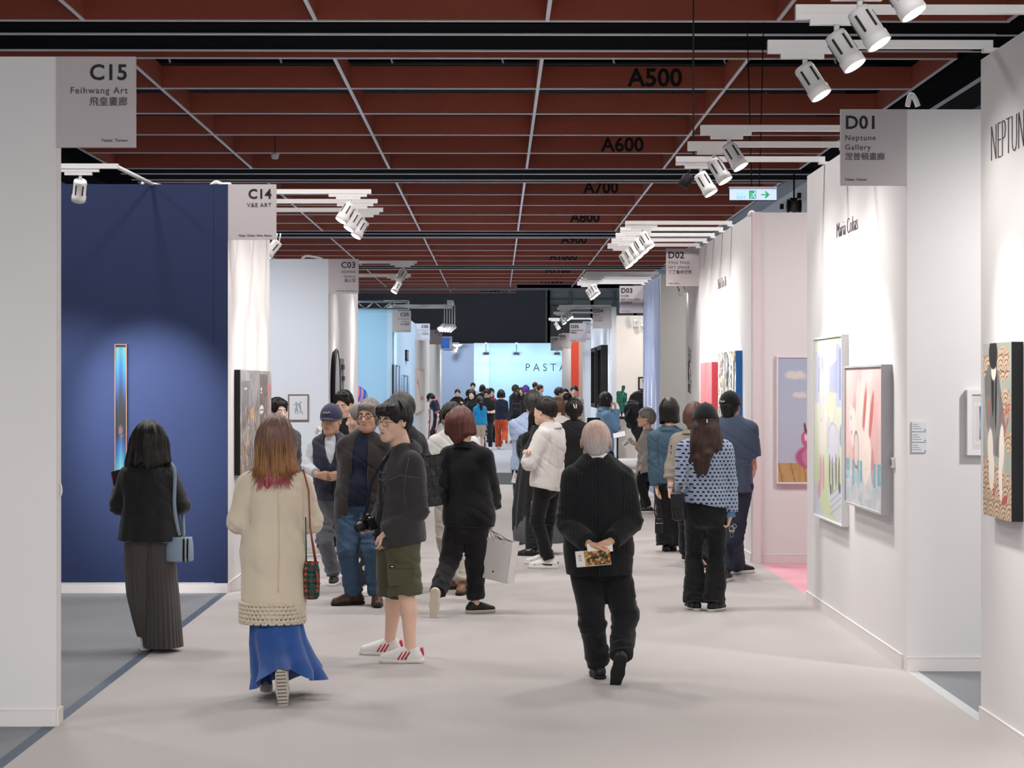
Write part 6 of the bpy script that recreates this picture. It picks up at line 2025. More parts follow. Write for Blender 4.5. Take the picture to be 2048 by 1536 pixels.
def w_coat():
    Y = 21.9
    s = Person('person in a long black coat over a grey woven skirt behind the white jacket', 1078, Y, 1.60, face=4, sex='f', skin='a')
    foot(s, 'L', 1062, 1112, 70); foot(s, 'R', 1078, 1112, -10)
    s.body()
    q = s.q
    s.top(c_blk, 'jacket', hem=.95, ease=.012)
    bm = pmat('coat_black_wool', '1a1b1e', .9, .15, 12, .4, 120, sheen=.2)
    s.loft('long_coat', [(q(1084, 850, -.02), .10, .10), (q(1078, 900, -.02), .19, .14), (q(1070, 960, -.02), .21, .15), (q(1064, 1020, -.02), .215, .16), (q(1056, 1060, -.02), .17, .16)], bm, n=90, pleat=.05, np_=13, amp=.2, seed=3.)
    gm = pmat('skirt_grey_weave', '585a5c', .9, .3, 30, .7, 160)
    s.loft('skirt', [(q(1082, 965, 0), .16, .13), (q(1080, 1020, 0), .25, .2), (q(1080, 1060, 0), .285, .24), (q(1080, 1085, 0), .265, .22)], gm, n=110, pleat=.04, np_=22, amp=.12, seed=6.)
    s.trousers(c_blk, 'tights', ease=.006, leg=(.050, .042, .042, .034), hem=1.02, amp=.003)
    for k in 'LR': s.shoe(k, M_shoeb, M_soleb)
    s.hair('long', 'black')
    c = q(1078, 1035, -.20) + s.o
    b = empty('shopping_bag', c); setp(b, 'brown and pink paper bag in front of the grey woven skirt', 'bag')
    MB().prism([(-.10, -.13), (.10, -.14), (.085, .16), (-.085, .18)], -.03, .03, 'xz').build('bag_walls', pmat('paper_brown', '8d6a55', .6), b)
    MB().prism([(-.085, .0), (-.02, .0), (-.02, .165), (-.075, .175)], -.033, -.03, 'xz').build('pink_print', pmat('paper_pink', 'c9a8a0', .6), b)
    MB().tube([(-.05, 0, .16), (-.04, 0, .28), (.03, 0, .28), (.05, 0, .15)], .005, 6).build('handle', pmat('paper_brown', '8d6a55'), b)
w_coat()

def w_clip():
    Y = 24.2
    s = Person('person in black with pinned up black hair and a white hair clip, seen from behind', 1148, Y, Htop(799, 24.2), face=-4, sex='f', skin='a', build=1.08)
    s.shoulders(.045, 1.05)
    s.set(wL=(1133, 905, .2), wR=(1166, 905, .15), eL=(1126, 898, .0), eR=(1171, 890, .0))
    s.body()
    s.top(c_blk, 'sweater', hem=.74, ease=.018, boxy=.02, amp=.007)
    s.trousers(pmat('denim_dark', '1f2838', .85, .2, 8, .3, 180), ease=.010)
    for k in 'LR': s.shoe(k, M_shoeb, M_soleb)
    s.hair('tied', 'black', thick=1.3, amp=.010, extra=[((0, -.09, .02), (0, -.11, .07), .05, .05, .02), ((0, -.085, -.03), (.0, -.075, -.09), .05, .035, .03)])
    MB().tube([s.hl((-.02, -.13, .10)), s.hl((.0, -.155, .07)), s.hl((.012, -.155, .03))], .008, 6).tube([s.hl((.015, -.12, .11)), s.hl((.03, -.15, .07)), s.hl((.028, -.15, .03))], .008, 6).build('hair_clip', M_shoew, s.root)
    a = s.J['sL'] + UP * .03
    strap([a + (.03, .08, .0), a + (.03, -.02, .055), a + (.02, -.10, -.1), a + (.0, -.14, -.35), a + (-.02, -.13, -.5)], .012, .005, pmat('chain_dark', '3a3634', .4, metal=.6), 'bag_chain', s.root)
w_clip()
def w_hidden():
    Y = 27.0
    s = Person('brown haired person in a cream top behind the white jacket', 1116, Y, Htop(794, 27.0), face=20, sex='f', skin='a')
    s.body(); s.top(cloth('blouse_cream', 'd8d2c8'), 'blouse', hem=.9, ease=.02, boxy=.02); s.trousers(cloth('chino_khaki', '8a8064'), ease=.012)
    for k in 'LR': s.shoe(k, M_shoew, M_solew)
    s.hair('long', 'brown', length=.05)
w_hidden()

# ---------------------------------------------------------------- woman in the grey cardigan reading
def w_grey():
    Y = 29.0
    s = Person('short grey haired person in a long grey cardigan reading a leaflet in profile', 1294, Y, Htop(808, 29.0), face=88, sex='f', skin='b', build=1.15)
    s.set(N=(1297, 863, 0), P=(1297, 935, 0)); s.fx(); s.shoulders(.05, .9); s.J['hc'] = s.q(1291, 836, 0); s.hy = 4; s.hp = 2
    s.set(eL=(1303, 905, -.16), wL=(1284, 930, -.16), eR=(1290, 905, .2), wR=(1275, 889, .12))
    s.hand['R'] = dict(dir=(-.9, 0, .3), curl=.6); s.hand['L'] = dict(dir=(-.3, 0, -1), curl=.4)
    foot(s, 'L', 1297, 1026, 90); foot(s, 'R', 1287, 1022, 88)
    s.browmat = HAIR['grey']
    s.body()
    g = cloth('cardigan_grey', '8f8885')
    s.top(g, 'cardigan', hem=.60, ease=.020, flare=.03, amp=.010, fold=.008, boxy=.03, cuff=.94, sl=(.040, .038, .040, .036), hemtilt=(-.35, 0, 0))
    s.trousers(c_blk, ease=.008, leg=(.050, .040, .036, .031))
    for k in 'LR': s.shoe(k, M_shoeb, M_solew, L=1.1, solet=.03)
    s.hair('short', 'grey', thick=1.5, amp=.008, extra=[((0, -.075, .03), (0, -.085, -.02), .07, .06, .03), ((-.04, .062, .075), (.04, .066, .075), .026, .026, .02)])
    s.glasses(M_wire)
    c = s.q(1258, 884, .08) + s.o
    p = empty('leaflet', c); setp(p, 'leaflet with grey print held up by the person in the grey cardigan', 'leaflet')
    M = Matrix.Rotation(math.radians(-38), 4, 'Y') @ Matrix.Rotation(.1, 4, 'Z')
    MB().box((-.10, -.003, -.055), (.07, .003, .055), M).build('paper', pmat('paper_white', 'e4e0da', .6), p)
    for i in range(4): MB().box((-.085 + i * .02, -.0045, -.01), (-.072 + i * .02, -.003, .02), M).build('printed_sign', M_letter2, p)
    MB().box((.0, -.0045, -.045), (.06, -.003, .045), M).build('printed_photo', M_letter3, p)
w_grey()

def w_denim():
    Y = 22.1
    s = Person('person with straight black bob in a denim jacket and wide black trousers, seen from behind', 1338, Y, Htop(797, 22.1), face=-12, sex='f', skin='a', build=1.08)
    s.set(N=(1338, 862, 0)); s.fx(); s.shoulders(.045, 1.1)
    s.set(eL=(1309, 920, .0), wL=(1313, 975, -.03), wR=(1362, 970, .05))
    foot(s, 'L', 1332, 1103, 0); foot(s, 'R', 1346, 1102, -10)
    s.body()
    dj = pmat('denim_teal', '3a5160', .85, .22, 7, .35, 170)
    jk = s.top(dj, 'denim_jacket', hem=.76, ease=.020, amp=.007, boxy=.02, cuff=.95, sl=(.038, .035, .034, .032))
    s.collar(dj, r=.056, h=.04)
    s.seam(jk, [(1315, 893), (1338, 896), (1360, 893)], .004); s.seam(jk, [(1327, 896), (1326, 960)], .0035); s.seam(jk, [(1350, 896), (1351, 960)], .0035); s.seam(jk, [(1316, 870), (1314, 900), (1318, 930)], .004)
    s.trousers(c_blk, ease=.010, leg=(.053, .048, .047, .050), flare=.015, hem=1.02, fold=.005)
    for k in 'LR': s.shoe(k, M_shoeb, M_soleb)
    s.hair('bob', 'black', thick=1.3, length=.03, amp=.003)
    c = s.q(1318, 1048, -.03) + s.o
    b = empty('handbag', c); setp(b, 'small black handbag hanging low from the hand by the denim jacket', 'bag')
    S = SDF((-.1, -.07, -.14), (.1, .07, .12), .008); S.box((0, 0, -.02), (.045, .03, .095), rnd=.025); V, Q = S.net()
    lk = pmat('leather_black', '161416', .35, .15, 20)
    link('pouch', mesh_np('pouch', V, Q), lk, b)
    hd = s.J['wL'] + s.o - c + np.array([0, 0, -.08])
    for x in (-.035, .035): strap([(x, 0, .07), tuple(hd * .5 + (x * 1.0, 0, 0)), tuple(hd + (x * .3, 0, .02))], .008, .003, lk, 'strap', b)
    MB().tube([(-.04, -.032, .01), (.04, -.032, .01)], .004, 5).build('zip', M_metal, b)
w_denim()

def w_beige():
    Y = 20.6
    s = Person('person with short brown hair in a printed beige shirt wearing a grey wristwatch', 1388, Y, Htop(805, 20.6), face=-24, sex='f', skin='a', build=1.05)
    s.set(N=(1385, 868, 0)); s.fx(); s.shoulders(.045, 1.15); s.J['hc'] = s.q(1390, 834, .02)
    s.set(eL=(1344, 940, .0), wL=(1340, 980, -.04))
    s.hand['L'] = dict(dir=(0, 0, -1), curl=.7)
    foot(s, 'L', 1372, 1122, -20); foot(s, 'R', 1402, 1140, -40)
    s.body(arms=True)
    bs = pmat('shirt_beige_print', '8c8378', .85, .25, 12, .3, 180)
    s.top(bs, 'shirt', hem=.72, ease=.020, boxy=.025, amp=.008, cuff=.45, sl=(.040, .038, .038, .037))
    s.collar(bs, r=.054, h=.035)
    m = MB()
    for i in range(9): m.box((-.02 + .005 * (i % 3), -.002, -i * .022), (.012 + .006 * (i % 2), .002, -i * .022 + .011), basis(lerp(s.J['sL'], s.J['eL'], .35) + (-.045, -.058, .05), (1, .2, 0), (0, 0.2, 1)) @ Matrix.Rotation(-PI / 2, 4, 'X'))
    m.build('sleeve_print', M_letter, s.root)['kind'] = 'stuff'
    s.trousers(c_blk, ease=.010, leg=(.053, .044, .042, .040))
    for k in 'LR': s.shoe(k, M_shoeb, M_solew)
    s.hair('bob', 'brown', thick=1.4, length=-.03, amp=.006, extra=[((0, -.07, .02), (0, -.075, -.07), .075, .06, .03)])
    w = s.J['wL'] + nrm(s.J['eL'] - s.J['wL']) * .035
    MB().lathe([(.030, -.012), (.034, -.012), (.034, .012), (.030, .012), (.030, -.012)], 18, Matrix.Translation(w), cap=False).build('wristwatch', pmat('watch_band_blue_grey', '8d97a8', .5), s.root)
w_beige()

def w_dots():
    Y = 16.4
    s = Person('long haired person in a black cap and pale blue dashed sweater with flared black trousers', 1412, Y, Htop(803, 16.4) - .01, face=-6, sex='f', skin='a', build=.98)
    s.set(N=(1410, 882, 0), P=(1412, 1012, 0)); s.hs = 1.08; s.fx(); s.shoulders(.045, 1.12); s.J['hc'] = s.q(1411, 845, .02)
    s.set(eL=(1366, 965, -.02), wL=(1370, 1010, .12), eR=(1457, 966, .0), wR=(1460, 1032, -.02))
    s.hand['R'] = dict(dir=(-.15, .2, -1), palm=(-1, .2, 0), curl=.6)
    foot(s, 'L', 1390, 1220, 20); foot(s, 'R', 1428, 1222, -38)
    s.body()
    dm = dash_cloth('knit_blue_dashes', '93a0b8', '14161f', .038, .031, .27, .23)
    s.top(dm, 'sweater', hem=.865, ease=.018, amp=.006, fold=.005, cuff=.88, sl=(.040, .034, .033, .029), boxy=.020, flare=-.02, neck=.046, hemtilt=(.14, 0, 0))
    s.collar(dm, r=.044, h=.02, wedge=False, fall=.3)
    cf = pmat('denim_cuff', '5f84ac', .85, .1, 9, .3, 180)
    e, w = s.J['eR'], s.J['wR']
    u = nrm(w - e)
    MB().tube([w - u * .045, w + u * .01], [.042, .045], 14).build('cuff', cf, s.root)
    s.trousers(c_blk, ease=.008, leg=(.054, .040, .038, .040), flare=.022, hem=1.04, fold=.005, amp=.007)
    for k in 'LR': s.shoe(k, M_shoeb, M_solew, L=1.0, solet=.02)
    hm = hair_mat('hair_chestnut', '33201a')
    s.hair('long', mat=hm, length=.33, thick=.35, amp=.006, vox=.006, extra=[((0, -.06, .0), (-.01, -.10, -.16), .078, .088, .03, ((0, 1, 0), .55)), ((-.01, -.10, -.16), (-.05, -.135, -.34), .085, .035, .03, ((0, 1, 0), .5)),
        ((.05, -.06, -.06), (.135, -.05, -.25), .06, .02, .03), ((.03, -.08, -.06), (.09, -.09, -.20), .06, .03, .03), ((-.05, -.06, -.05), (-.105, -.08, -.28), .055, .035, .03), ((-.04, -.12, -.28), (-.055, -.14, -.42), .045, .008, .02), ((.01, -.12, -.24), (.0, -.135, -.39), .05, .01, .02)])
    cb = cloth('cap_black', '121214'); s.cap(cb)
    MB().box((-.006, -.003, -.02), (.006, .003, .01), basis(s.hl((.012, -.131, .018)), (1, 0, 0), (0, 1, 0))).build('cap_buckle', M_metal, s.root)
    # quilted shoulder bag on a chain
    q = s.q
    c = q(1357, 1010, -.13) + s.o
    b = empty('shoulder_bag', c); setp(b, 'black quilted shoulder bag on a silver chain over the dashed sweater', 'bag')
    lk = pmat('leather_quilted_black', '17161a', .4, .15, 20, .5, 60)
    S = SDF((-.13, -.1, -.16), (.13, .1, .14), .006)
    S.box((0, 0, -.01), (.055, .05, .115), rnd=.03, R=[(.95, -.3, .1), (.3, .95, 0), (-.1, .03, .99)])
    V, Q = S.net(); link('pouch', mesh_np('pouch', V, Q), lk, b)
    MB().box((-.05, -.062, -.02), (.05, -.045, .09), Matrix.Rotation(-.3, 4, 'Z')).build('flap', lk, b)
    ch = pmat('chain_silver', 'a8a4a0', .3, metal=.8)
    a = s.J['sL'] + s.o - c
    path = [np.array(p) for p in ((.03, .0, .10), tuple(a * .5 + (.03, -.05, 0)), tuple(a * .88 + (.045, -.055, 0)), tuple(a + (.045, -.02, .062)), tuple(a + (.03, .09, .02)))]
    m = MB(); n = 40
    P = []
    for i in range(len(path) - 1):
        for t in np.linspace(0, 1, 14, endpoint=False): P.append(lerp(path[i], path[i + 1], t))
    for i, p in enumerate(P):
        m.tube([p + np.array((.006 * math.cos(t), .004 * math.sin(t) * (i % 2), .009 * math.sin(t))) for t in np.linspace(0, 2 * PI, 8, endpoint=False)], .0026, 4, closed=True)
    m.build('chain', ch, b)['kind'] = 'stuff'
    # key ring
    c = s.J['wR'] + s.o + np.array([.01, -.035, -.10])
    k = empty('key_ring', c); setp(k, 'bunch of keys on a ring in the hand below the denim cuff', 'keys')
    for i, (x, z, r) in enumerate(((0, 0, .022), (.02, .018, .018))):
        MB().tube([(x + r * math.cos(t), .003 * i, z + r * math.sin(t)) for t in np.linspace(0, 2 * PI, 16, endpoint=False)], .003, 5, closed=True).build('ring', M_metal, k)
    for i in range(3):
        MB().box((-.006, -.0015, -.06), (.006, .0015, -.01), Matrix.Translation((-.012 + .012 * i, 0, -.01)) @ Matrix.Rotation((i - 1) * .3, 4, 'Y')).lathe([(.001, -.002), (.011, -.002), (.011, .002), (.001, .002)], 10, Matrix.Translation((-.012 + .012 * i, 0, -.02)) @ Matrix.Rotation(PI / 2, 4, 'X')).build('key', M_metal, k)
w_dots()

def m_tee():
    Y = 18.8
    s = Person('person in a black cap, slate blue tee shirt and dark jeans facing the pink wall', 1466, Y, Htop(784, 18.8) - .012, face=-18, sex='m', skin='b', build=1.05)
    s.set(N=(1463, 842, 0), P=(1462, 968, 0)); s.hs = 1.05; s.fx(); s.shoulders(.045, 1.05); s.J['hc'] = s.q(1461, 815, .03); s.hy = -6
    s.set(eR=(1505, 934, .0), wR=(1490, 978, .0), eL=(1432, 930, .0), wL=(1440, 980, .1))
    s.hand['R'] = dict(dir=(-.4, .2, -1), curl=.2)
    foot(s, 'L', 1448, 1164, -25)
    s.set(kR=(1468, 1078, .0)); foot(s, 'R', 1474, 1148, -62)
    s.body(arms=True)
    s.top(cloth('tee_slate_blue', '454f63'), 'tee_shirt', sleeve='short', hem=.835, ease=.010, amp=.008, boxy=.004, sl=(.040, .040, 0, 0), neck=.056)
    s.trousers(pmat('denim_indigo', '232a3c', .85, .25, 8, .3, 180), ease=.010, leg=(.054, .044, .042, .040), amp=.010)
    for k in 'LR':
        o = s.shoe(k, M_shoeb, M_solew, L=1.1, solet=.03); T = s.shoeT
        MB().tube([T(-.039, .0, .035), T(-.036, .05, .05)], .010, 6).build('white_overlay', M_shoew, o)
    s.hair('short', 'black', thick=.4, amp=.003, extra=[((0, -.062, .0), (0, -.066, -.05), .062, .05, .03)])
    cb = cloth('cap_black', '121214'); s.cap(cb)
    text('Taipei', .024, basis(s.hl((-.066, -.104, .050)), s.HM @ np.array((.05, -.024, 0)), s.HM @ np.array((.02, .05, .4))), pmat('embroidery_white', 'dedad4', .8), s.root, 'cap_lettering', ext=.003)
m_tee()
# ======================================================================
# people farther down the aisle
# ======================================================================
def crowd(label, px, ytop, Y, face, top='17171a', bottom='1d1c1f', hair='black', style='short', sex='m', skin='a', sleeve='long', hem=.48, cap=None, hlen=0., build=1.0, pose=None, topmat=None, shoes=None, thick=1.2, hp=0, hy=0, extra=(), flare=0., short=None):
    s = Person(label, px, Y, Htop(ytop, Y), face=face, sex=sex, skin=skin, build=build)
    s.hp = hp; s.hy = hy
    if pose: pose(s)
    s.body(legs=bool(short), arms=sleeve == 'short')
    s.top(topmat or cloth('cloth_' + top, top), 'top', hem=hem * s.H, ease=.014, sleeve=sleeve, boxy=.012, amp=.008)
    s.trousers(cloth('cloth_' + bottom, bottom), 'trousers' if not short else 'shorts', ease=.010, amp=.010, flare=flare, short=short)
    for k in 'LR': s.shoe(k, shoes or M_shoeb, M_solew if shoes is M_shoew else M_soleb)
    s.hair(style, hair if hair in HAIR else 'black', length=hlen, thick=thick, amp=.008, extra=extra)
    if cap: s.cap(cloth('cap_' + cap, cap))
    return s

def hold(fwd=.28, z=.62, w=.10):
    def f(s):
        for k, g in (('L', -1), ('R', 1)): s.J['w' + k] = s.W(g * w, fwd, z * s.H)
        for k in 'LR': s.hand[k] = dict(dir=s.f * .7 + UP * .2 + s.r * (.5 if k == 'L' else -.5), palm=s.r * (1 if k == 'L' else -1), curl=.5)
    return f

# woman in a light denim shirt with her hand at her chin
def w_chin():
    s = Person('person in a pale denim shirt with a hand at the chin beside the black frames', 1208, 33, Htop(786, 33), face=-72, sex='f', skin='a')
    s.hp = -4
    s.J['wR'] = s.W(.08, .17, .845 * s.H); s.J['eR'] = s.W(.16, .13, .67 * s.H); s.J['wL'] = s.W(.08, .19, .66 * s.H); s.J['eL'] = s.W(-.16, .06, .64 * s.H)
    s.hand['R'] = dict(dir=UP * .9 + s.f * .2 - s.r * .3, palm=-s.f * .8 - s.r * .3, curl=.5)
    s.browmat = HAIR['black']
    s.body()
    dm = pmat('denim_pale', '6f93b4', .85, .15, 8, .3, 180)
    s.top(dm, 'denim_shirt', hem=.44 * s.H, ease=.020, boxy=.02, amp=.010, sl=(.040, .038, .038, .034)); s.collar(dm)
    s.trousers(c_blk, ease=.01)
    for k in 'LR': s.shoe(k, M_shoeb, M_soleb)
    s.hair('bob', 'black', thick=1.4, length=-.01, amp=.005)
    c = s.q(1187, 850, -.1) + s.o
    b = empty('shoulder_bag', c); setp(b, 'dark shoulder bag under the arm of the person in the pale denim shirt', 'bag')
    MB().prism([(-.13, -.17), (.13, -.17), (.10, .12), (-.10, .12)], -.05, .05, 'xz').build('pouch', c_nvy, b)
    a = s.J['sL'] + s.o - c
    strap([(-.05, 0, .11), tuple(a * .7 + (-.03, 0, 0)), tuple(a + (0, -.03, .06))], .014, .005, c_blk, 'strap', b)
w_chin()

# cleaner sweeping with a red broom and pan
def cleaner():
    Y = 58.0
    s = Person('stooping cleaner in a black cap and navy polo shirt with pink trim, sweeping', 874, Y, 1.62, face=75, sex='f', skin='a')
    s.set(P=(876, 830, 0), N=(868, 802, 0)); s.shoulders(.04, 1.0)
    s.J['hc'] = s.q(862, 797, 0); s.hp = -40
    s.set(wL=(873, 855, -.2), wR=(860, 840, .2), eL=(877, 832, -.2), eR=(859, 820, .2))
    s.hand['L'] = dict(dir=(-.2, 0, -1), curl=.8); s.hand['R'] = dict(dir=(-.2, 0, -1), curl=.8)
    foot(s, 'L', 884, 890, 80); foot(s, 'R', 872, 886, 70)
    for k in 'LR': s.J['a' + k][1] = (0.1 if k == 'R' else -.12)
    s.J['aL'][2] = s.J['aR'][2] = .08
    s.body(arms=True)
    s.top(c_nvy, 'polo_shirt', sleeve='short', hem=.72, ease=.014)
    pk = cloth('trim_pink', 'c8607a')
    for g in 'LR':
        a = lerp(s.J['s' + g], s.J['e' + g], .66); b = lerp(s.J['s' + g], s.J['e' + g], .74)
        MB().tube([a, b], [.079, .079], 12).build('sleeve_trim', pk, s.root)
    s.collar(pk)
    s.trousers(cloth('cloth_charcoal', '2c2a2e'), ease=.008)
    for k in 'LR': s.shoe(k, M_shoeb, M_soleb)
    s.hair('short', 'black'); s.cap(cloth('cap_black', '121214'))
    rd = pmat('plastic_red', 'c9343c', .4)
    h = s.J['wR'] + s.o; e = at(857, 886, Y + .1); e[2] = .10
    b = empty('broom', e); setp(b, 'red handled broom with a green and orange head held by the cleaner', 'broom')
    MB().tube([(0, 0, .05), tuple(h - e + (.0, 0, .25))], .016, 8).build('handle', rd, b)
    m = MB(); rnd = random.Random(2)
    for i in range(60):
        a = rnd.uniform(0, 6.28); r = rnd.uniform(0, .10)
        m.tube([(r * .4 * math.cos(a), r * .4 * math.sin(a), .06), (r * 1.3 * math.cos(a), r * math.sin(a), -.09)], .010, 4)
    m.build('bristles', pmat('bristle_green_orange', '6aa03c', .8, .6, 20), b)['kind'] = 'stuff'
    MB().box((-.09, -.03, .03), (.09, .03, .09)).build('head', pmat('bristle_orange', 'd8742c', .6), b)
    h = s.J['wL'] + s.o; e = at(866, 890, Y - .2); e[2] = .03
    b = empty('dustpan', e); setp(b, 'long handled red dustpan held by the cleaner', 'dustpan')
    MB().tube([(.06, 0, .05), tuple(h - e + (0, 0, .06))], .018, 8).build('handle', rd, b)
    MB().prism([(-.24, 0), (.16, 0), (.18, .16), (.10, .18), (.06, .03), (-.24, .008)], -.15, .15, 'xz').build('pan', rd, b)
cleaner()

def w_orange():
    Y = 57.0
    s = Person('person in a fitted black jacket and bright orange trousers walking away', 1002, Y, Htop(780, 57), face=-4, sex='f', skin='a')
    foot(s, 'L', 997, 898, 5); s.J['aL'][1] = 0
    s.set(aR=(1008, 885, -.25), kR=(1010, 862, .0)); s.toe['R'] = np.array([.1, .1, -1.]); s.soleup['R'] = np.array([0, 1., .1])
    s.body()
    s.top(c_nvy, 'jacket', hem=.50 * s.H, ease=.012, flare=.03, amp=.006)
    s.trousers(cloth('cloth_orange', 'c4502f'), ease=.012, leg=(.055, .045, .045, .045), flare=.015, hem=1.0)
    for k in 'LR': s.shoe(k, M_shoew, M_solew, L=1.1)
    s.hair('bob', 'black', thick=1.5, length=-.02)
w_orange()

def tip(s): s.hand['L'] = dict(curl=.5)
crowd('person with a dark ponytail in a bright blue top and beige shorts', 960, 793, 53.8, 15, '1c7fae', 'c2ae94', style='tied', sex='f', short=.9, hem=.50, extra=[((0, -.10, .03), (0, -.13, -.05), .045, .05, .02), ((0, -.13, -.05), (.01, -.12, -.25), .05, .02, .02)], hlen=.15, shoes=M_shoew)
crowd('person with long loose black hair all in black beside the bright blue top', 945, 780, 57.6, 150, style='long', sex='f', hlen=.16, hy=20, extra=[((-.07, -.04, -.05), (-.09, -.03, -.28), .05, .03, .03), ((.07, -.04, -.05), (.09, -.03, -.28), .05, .03, .03)])
s = crowd('bearded person in a black tee shirt looking down at a camera', 974, 778, 56.3, 172, style='short', build=1.12, sleeve='short', pose=hold(.26, .62, .08), hp=-22, shoes=M_shoew)
S = SDF((-.1, .0, -.16), (.1, .15, .02), .010); S.ell((0, .055, -.085), (.055, .055, .045), .02).ell((0, .11, -.05), (.03, .03, .02), .01, op='s'); V, Q = S.net()
s.emit('beard', s.J['hc'] + (V * s.hs) @ s.HM.T, Q, HAIR['black']); s.glasses(M_wire, wire=.004)
c = s.W(0, .34, .63 * s.H) + s.o
b = empty('camera', c); setp(b, 'camera in the hands of the bearded person in black', 'camera')
MB().box((-.06, -.03, -.04), (.06, .03, .04)).build('camera_body', c_blk, b)
MB().lathe([(.001, 0), (.03, 0), (.03, .07), (.001, .07)], 12, Matrix.Translation((0, -.03, 0)) @ Matrix.Rotation(PI / 2, 4, 'X')).build('camera_lens', M_shoeb, b)
crowd('person with a pink hairband in black before the blue grey wall', 915, 779, 74, 178, style='short', sex='f', pose=hold(.22, .7, .2), thick=1.4)
crowd('tall masked person with black hair at the left edge of the pale blue wall', 946, 766, 82, 178, 'cfcdd0', style='short', thick=1.4)
crowd('person in black with a short bob beside the masked person', 938, 779, 68, 230, style='bob', sex='f')
crowd('person in black whose dark round head shows left of the bearded person', 965, 770, 72, 10, style='bob', sex='f', thick=1.5)
crowd('person with wavy hair in a coral red top behind the bearded person', 981, 777, 64, -150, 'c43a3c', style='long', sex='f', hair='dark', thick=1.6)
crowd('person with dark grey hair in a navy jacket bending towards the purple hair', 1029, 770, 63, -55, '1b2334', style='short', hair='greydark', hp=-15)
s = crowd('person with long black hair and a black backpack seen from behind', 1033, 782, 59.5, -3, style='long', sex='f', hlen=.12, build=1.1, extra=[((0, -.07, .0), (0, -.09, -.24), .08, .06, .03)])
c = s.o + s.W(0, -.20, .66 * s.H)
b = empty('backpack', c); setp(b, 'black backpack on the person with long black hair', 'backpack')
S = SDF((-.2, -.15, -.28), (.2, .15, .28), .014); S.box((0, 0, 0), (.15, .075, .21), rnd=.06).box((0, -.08, -.06), (.11, .03, .10), .02, rnd=.03); V, Q = S.net()
link('pack', mesh_np('pack', V, Q), c_blk2, b)
for g in (-1, 1): strap([(g * .10, .06, .16), (g * .12, .14, .26), (g * .12, .26, .22)], .025, .01, c_blk, 'strap', b)
crowd('masked person with black hair and white top behind the purple hair', 1042, 775, 72, 175, 'd4d0cc', style='long', sex='f')
crowd('person with purple hair in a black top', 1052, 771, 62, 15, style='bob', hair='purple', sex='f', thick=1.5, hlen=-.03)
crowd('person in a mustard yellow cap and dark top in profile', 1069, 765, 82, -95, style='short', cap='b8883a', skin='c')
crowd('person with short black hair in a grey top in profile beside the mustard cap', 1079, 770, 73, -98, '8a8c96', style='short', skin='b')
m_chk = check_cloth('cloth_brown_checks', 'cfc3b4', ('8a5a48', '9a8a70'), 12)
m_pat = pmat('cloth_grey_floral', 'a8a8ae', .85, .5, 18)
crowd('dark haired person in a grey patterned blouse looking to the right in profile', 1117, 776, 55, -95, style='short', sex='f', skin='c', topmat=m_pat, thick=1.9, extra=[((0, -.07, .06), (0, -.085, .03), .07, .07, .03)])
crowd('person with long black hair and a white mask behind the patterned blouse', 1131, 778, 63, 178, 'c04a6a', style='long', sex='f', hlen=.05)
crowd('person in a brown and cream checked shirt facing the camera before the red wall', 1149, 772, 53, 172, style='short', topmat=m_chk, skin='a', thick=1.3)
s = crowd('person in a grey blue shirt with black hair bowed over a phone', 1135, 787, 45, 172, '9aa8b4', style='short', pose=hold(.24, .72, .07), hp=-38, thick=1.5, sleeve='short')
# ======================================================================
# art on the walls
# ======================================================================
def ell_m(u, v, cx, cy, rx, ry, a=0., soft=.04):
    x = u - cx; y = v - cy; c, s_ = math.cos(a), math.sin(a)
    X = (x * c + y * s_) / rx; Y_ = (-x * s_ + y * c) / ry
    return np.clip((1 - np.hypot(X, Y_)) / soft + .5, 0, 1)
def box_m(u, v, x0, x1, y0, y1): return ((u > x0) & (u < x1) & (v > y0) & (v < y1)).astype(float)
def poly_m(u, v, pts):
    ins = np.zeros(u.shape, bool); n = len(pts)
    for i in range(n):
        (x0, y0), (x1, y1) = pts[i], pts[(i + 1) % n]
        if y0 == y1: continue
        ins ^= ((y0 > v) != (y1 > v)) & (u < (x1 - x0) * (v - y0) / (y1 - y0) + x0)
    return ins.astype(float)
def over(C, m, col): 
    col = np.array([int(col[i:i + 2], 16) / 255 for i in (0, 2, 4)]) if isinstance(col, str) else np.asarray(col)
    return C * (1 - m[..., None]) + col * m[..., None]
def flat_c(u, col): return over(np.zeros(u.shape + (3,)), np.ones(u.shape), col)
def nz(u, v, fx, fy, s=0.): return vnoise(np.stack([u * fx + s, v * fy + s, np.full(u.shape, s)], -1).reshape(-1, 3)).reshape(u.shape)
def ramp_c(t, stops):
    cs = np.array([[int(c[i:i + 2], 16) / 255 for i in (0, 2, 4)] for _, c in stops]); ps = [p for p, _ in stops]
    return np.stack([np.interp(t, ps, cs[:, k]) for k in range(3)], -1)

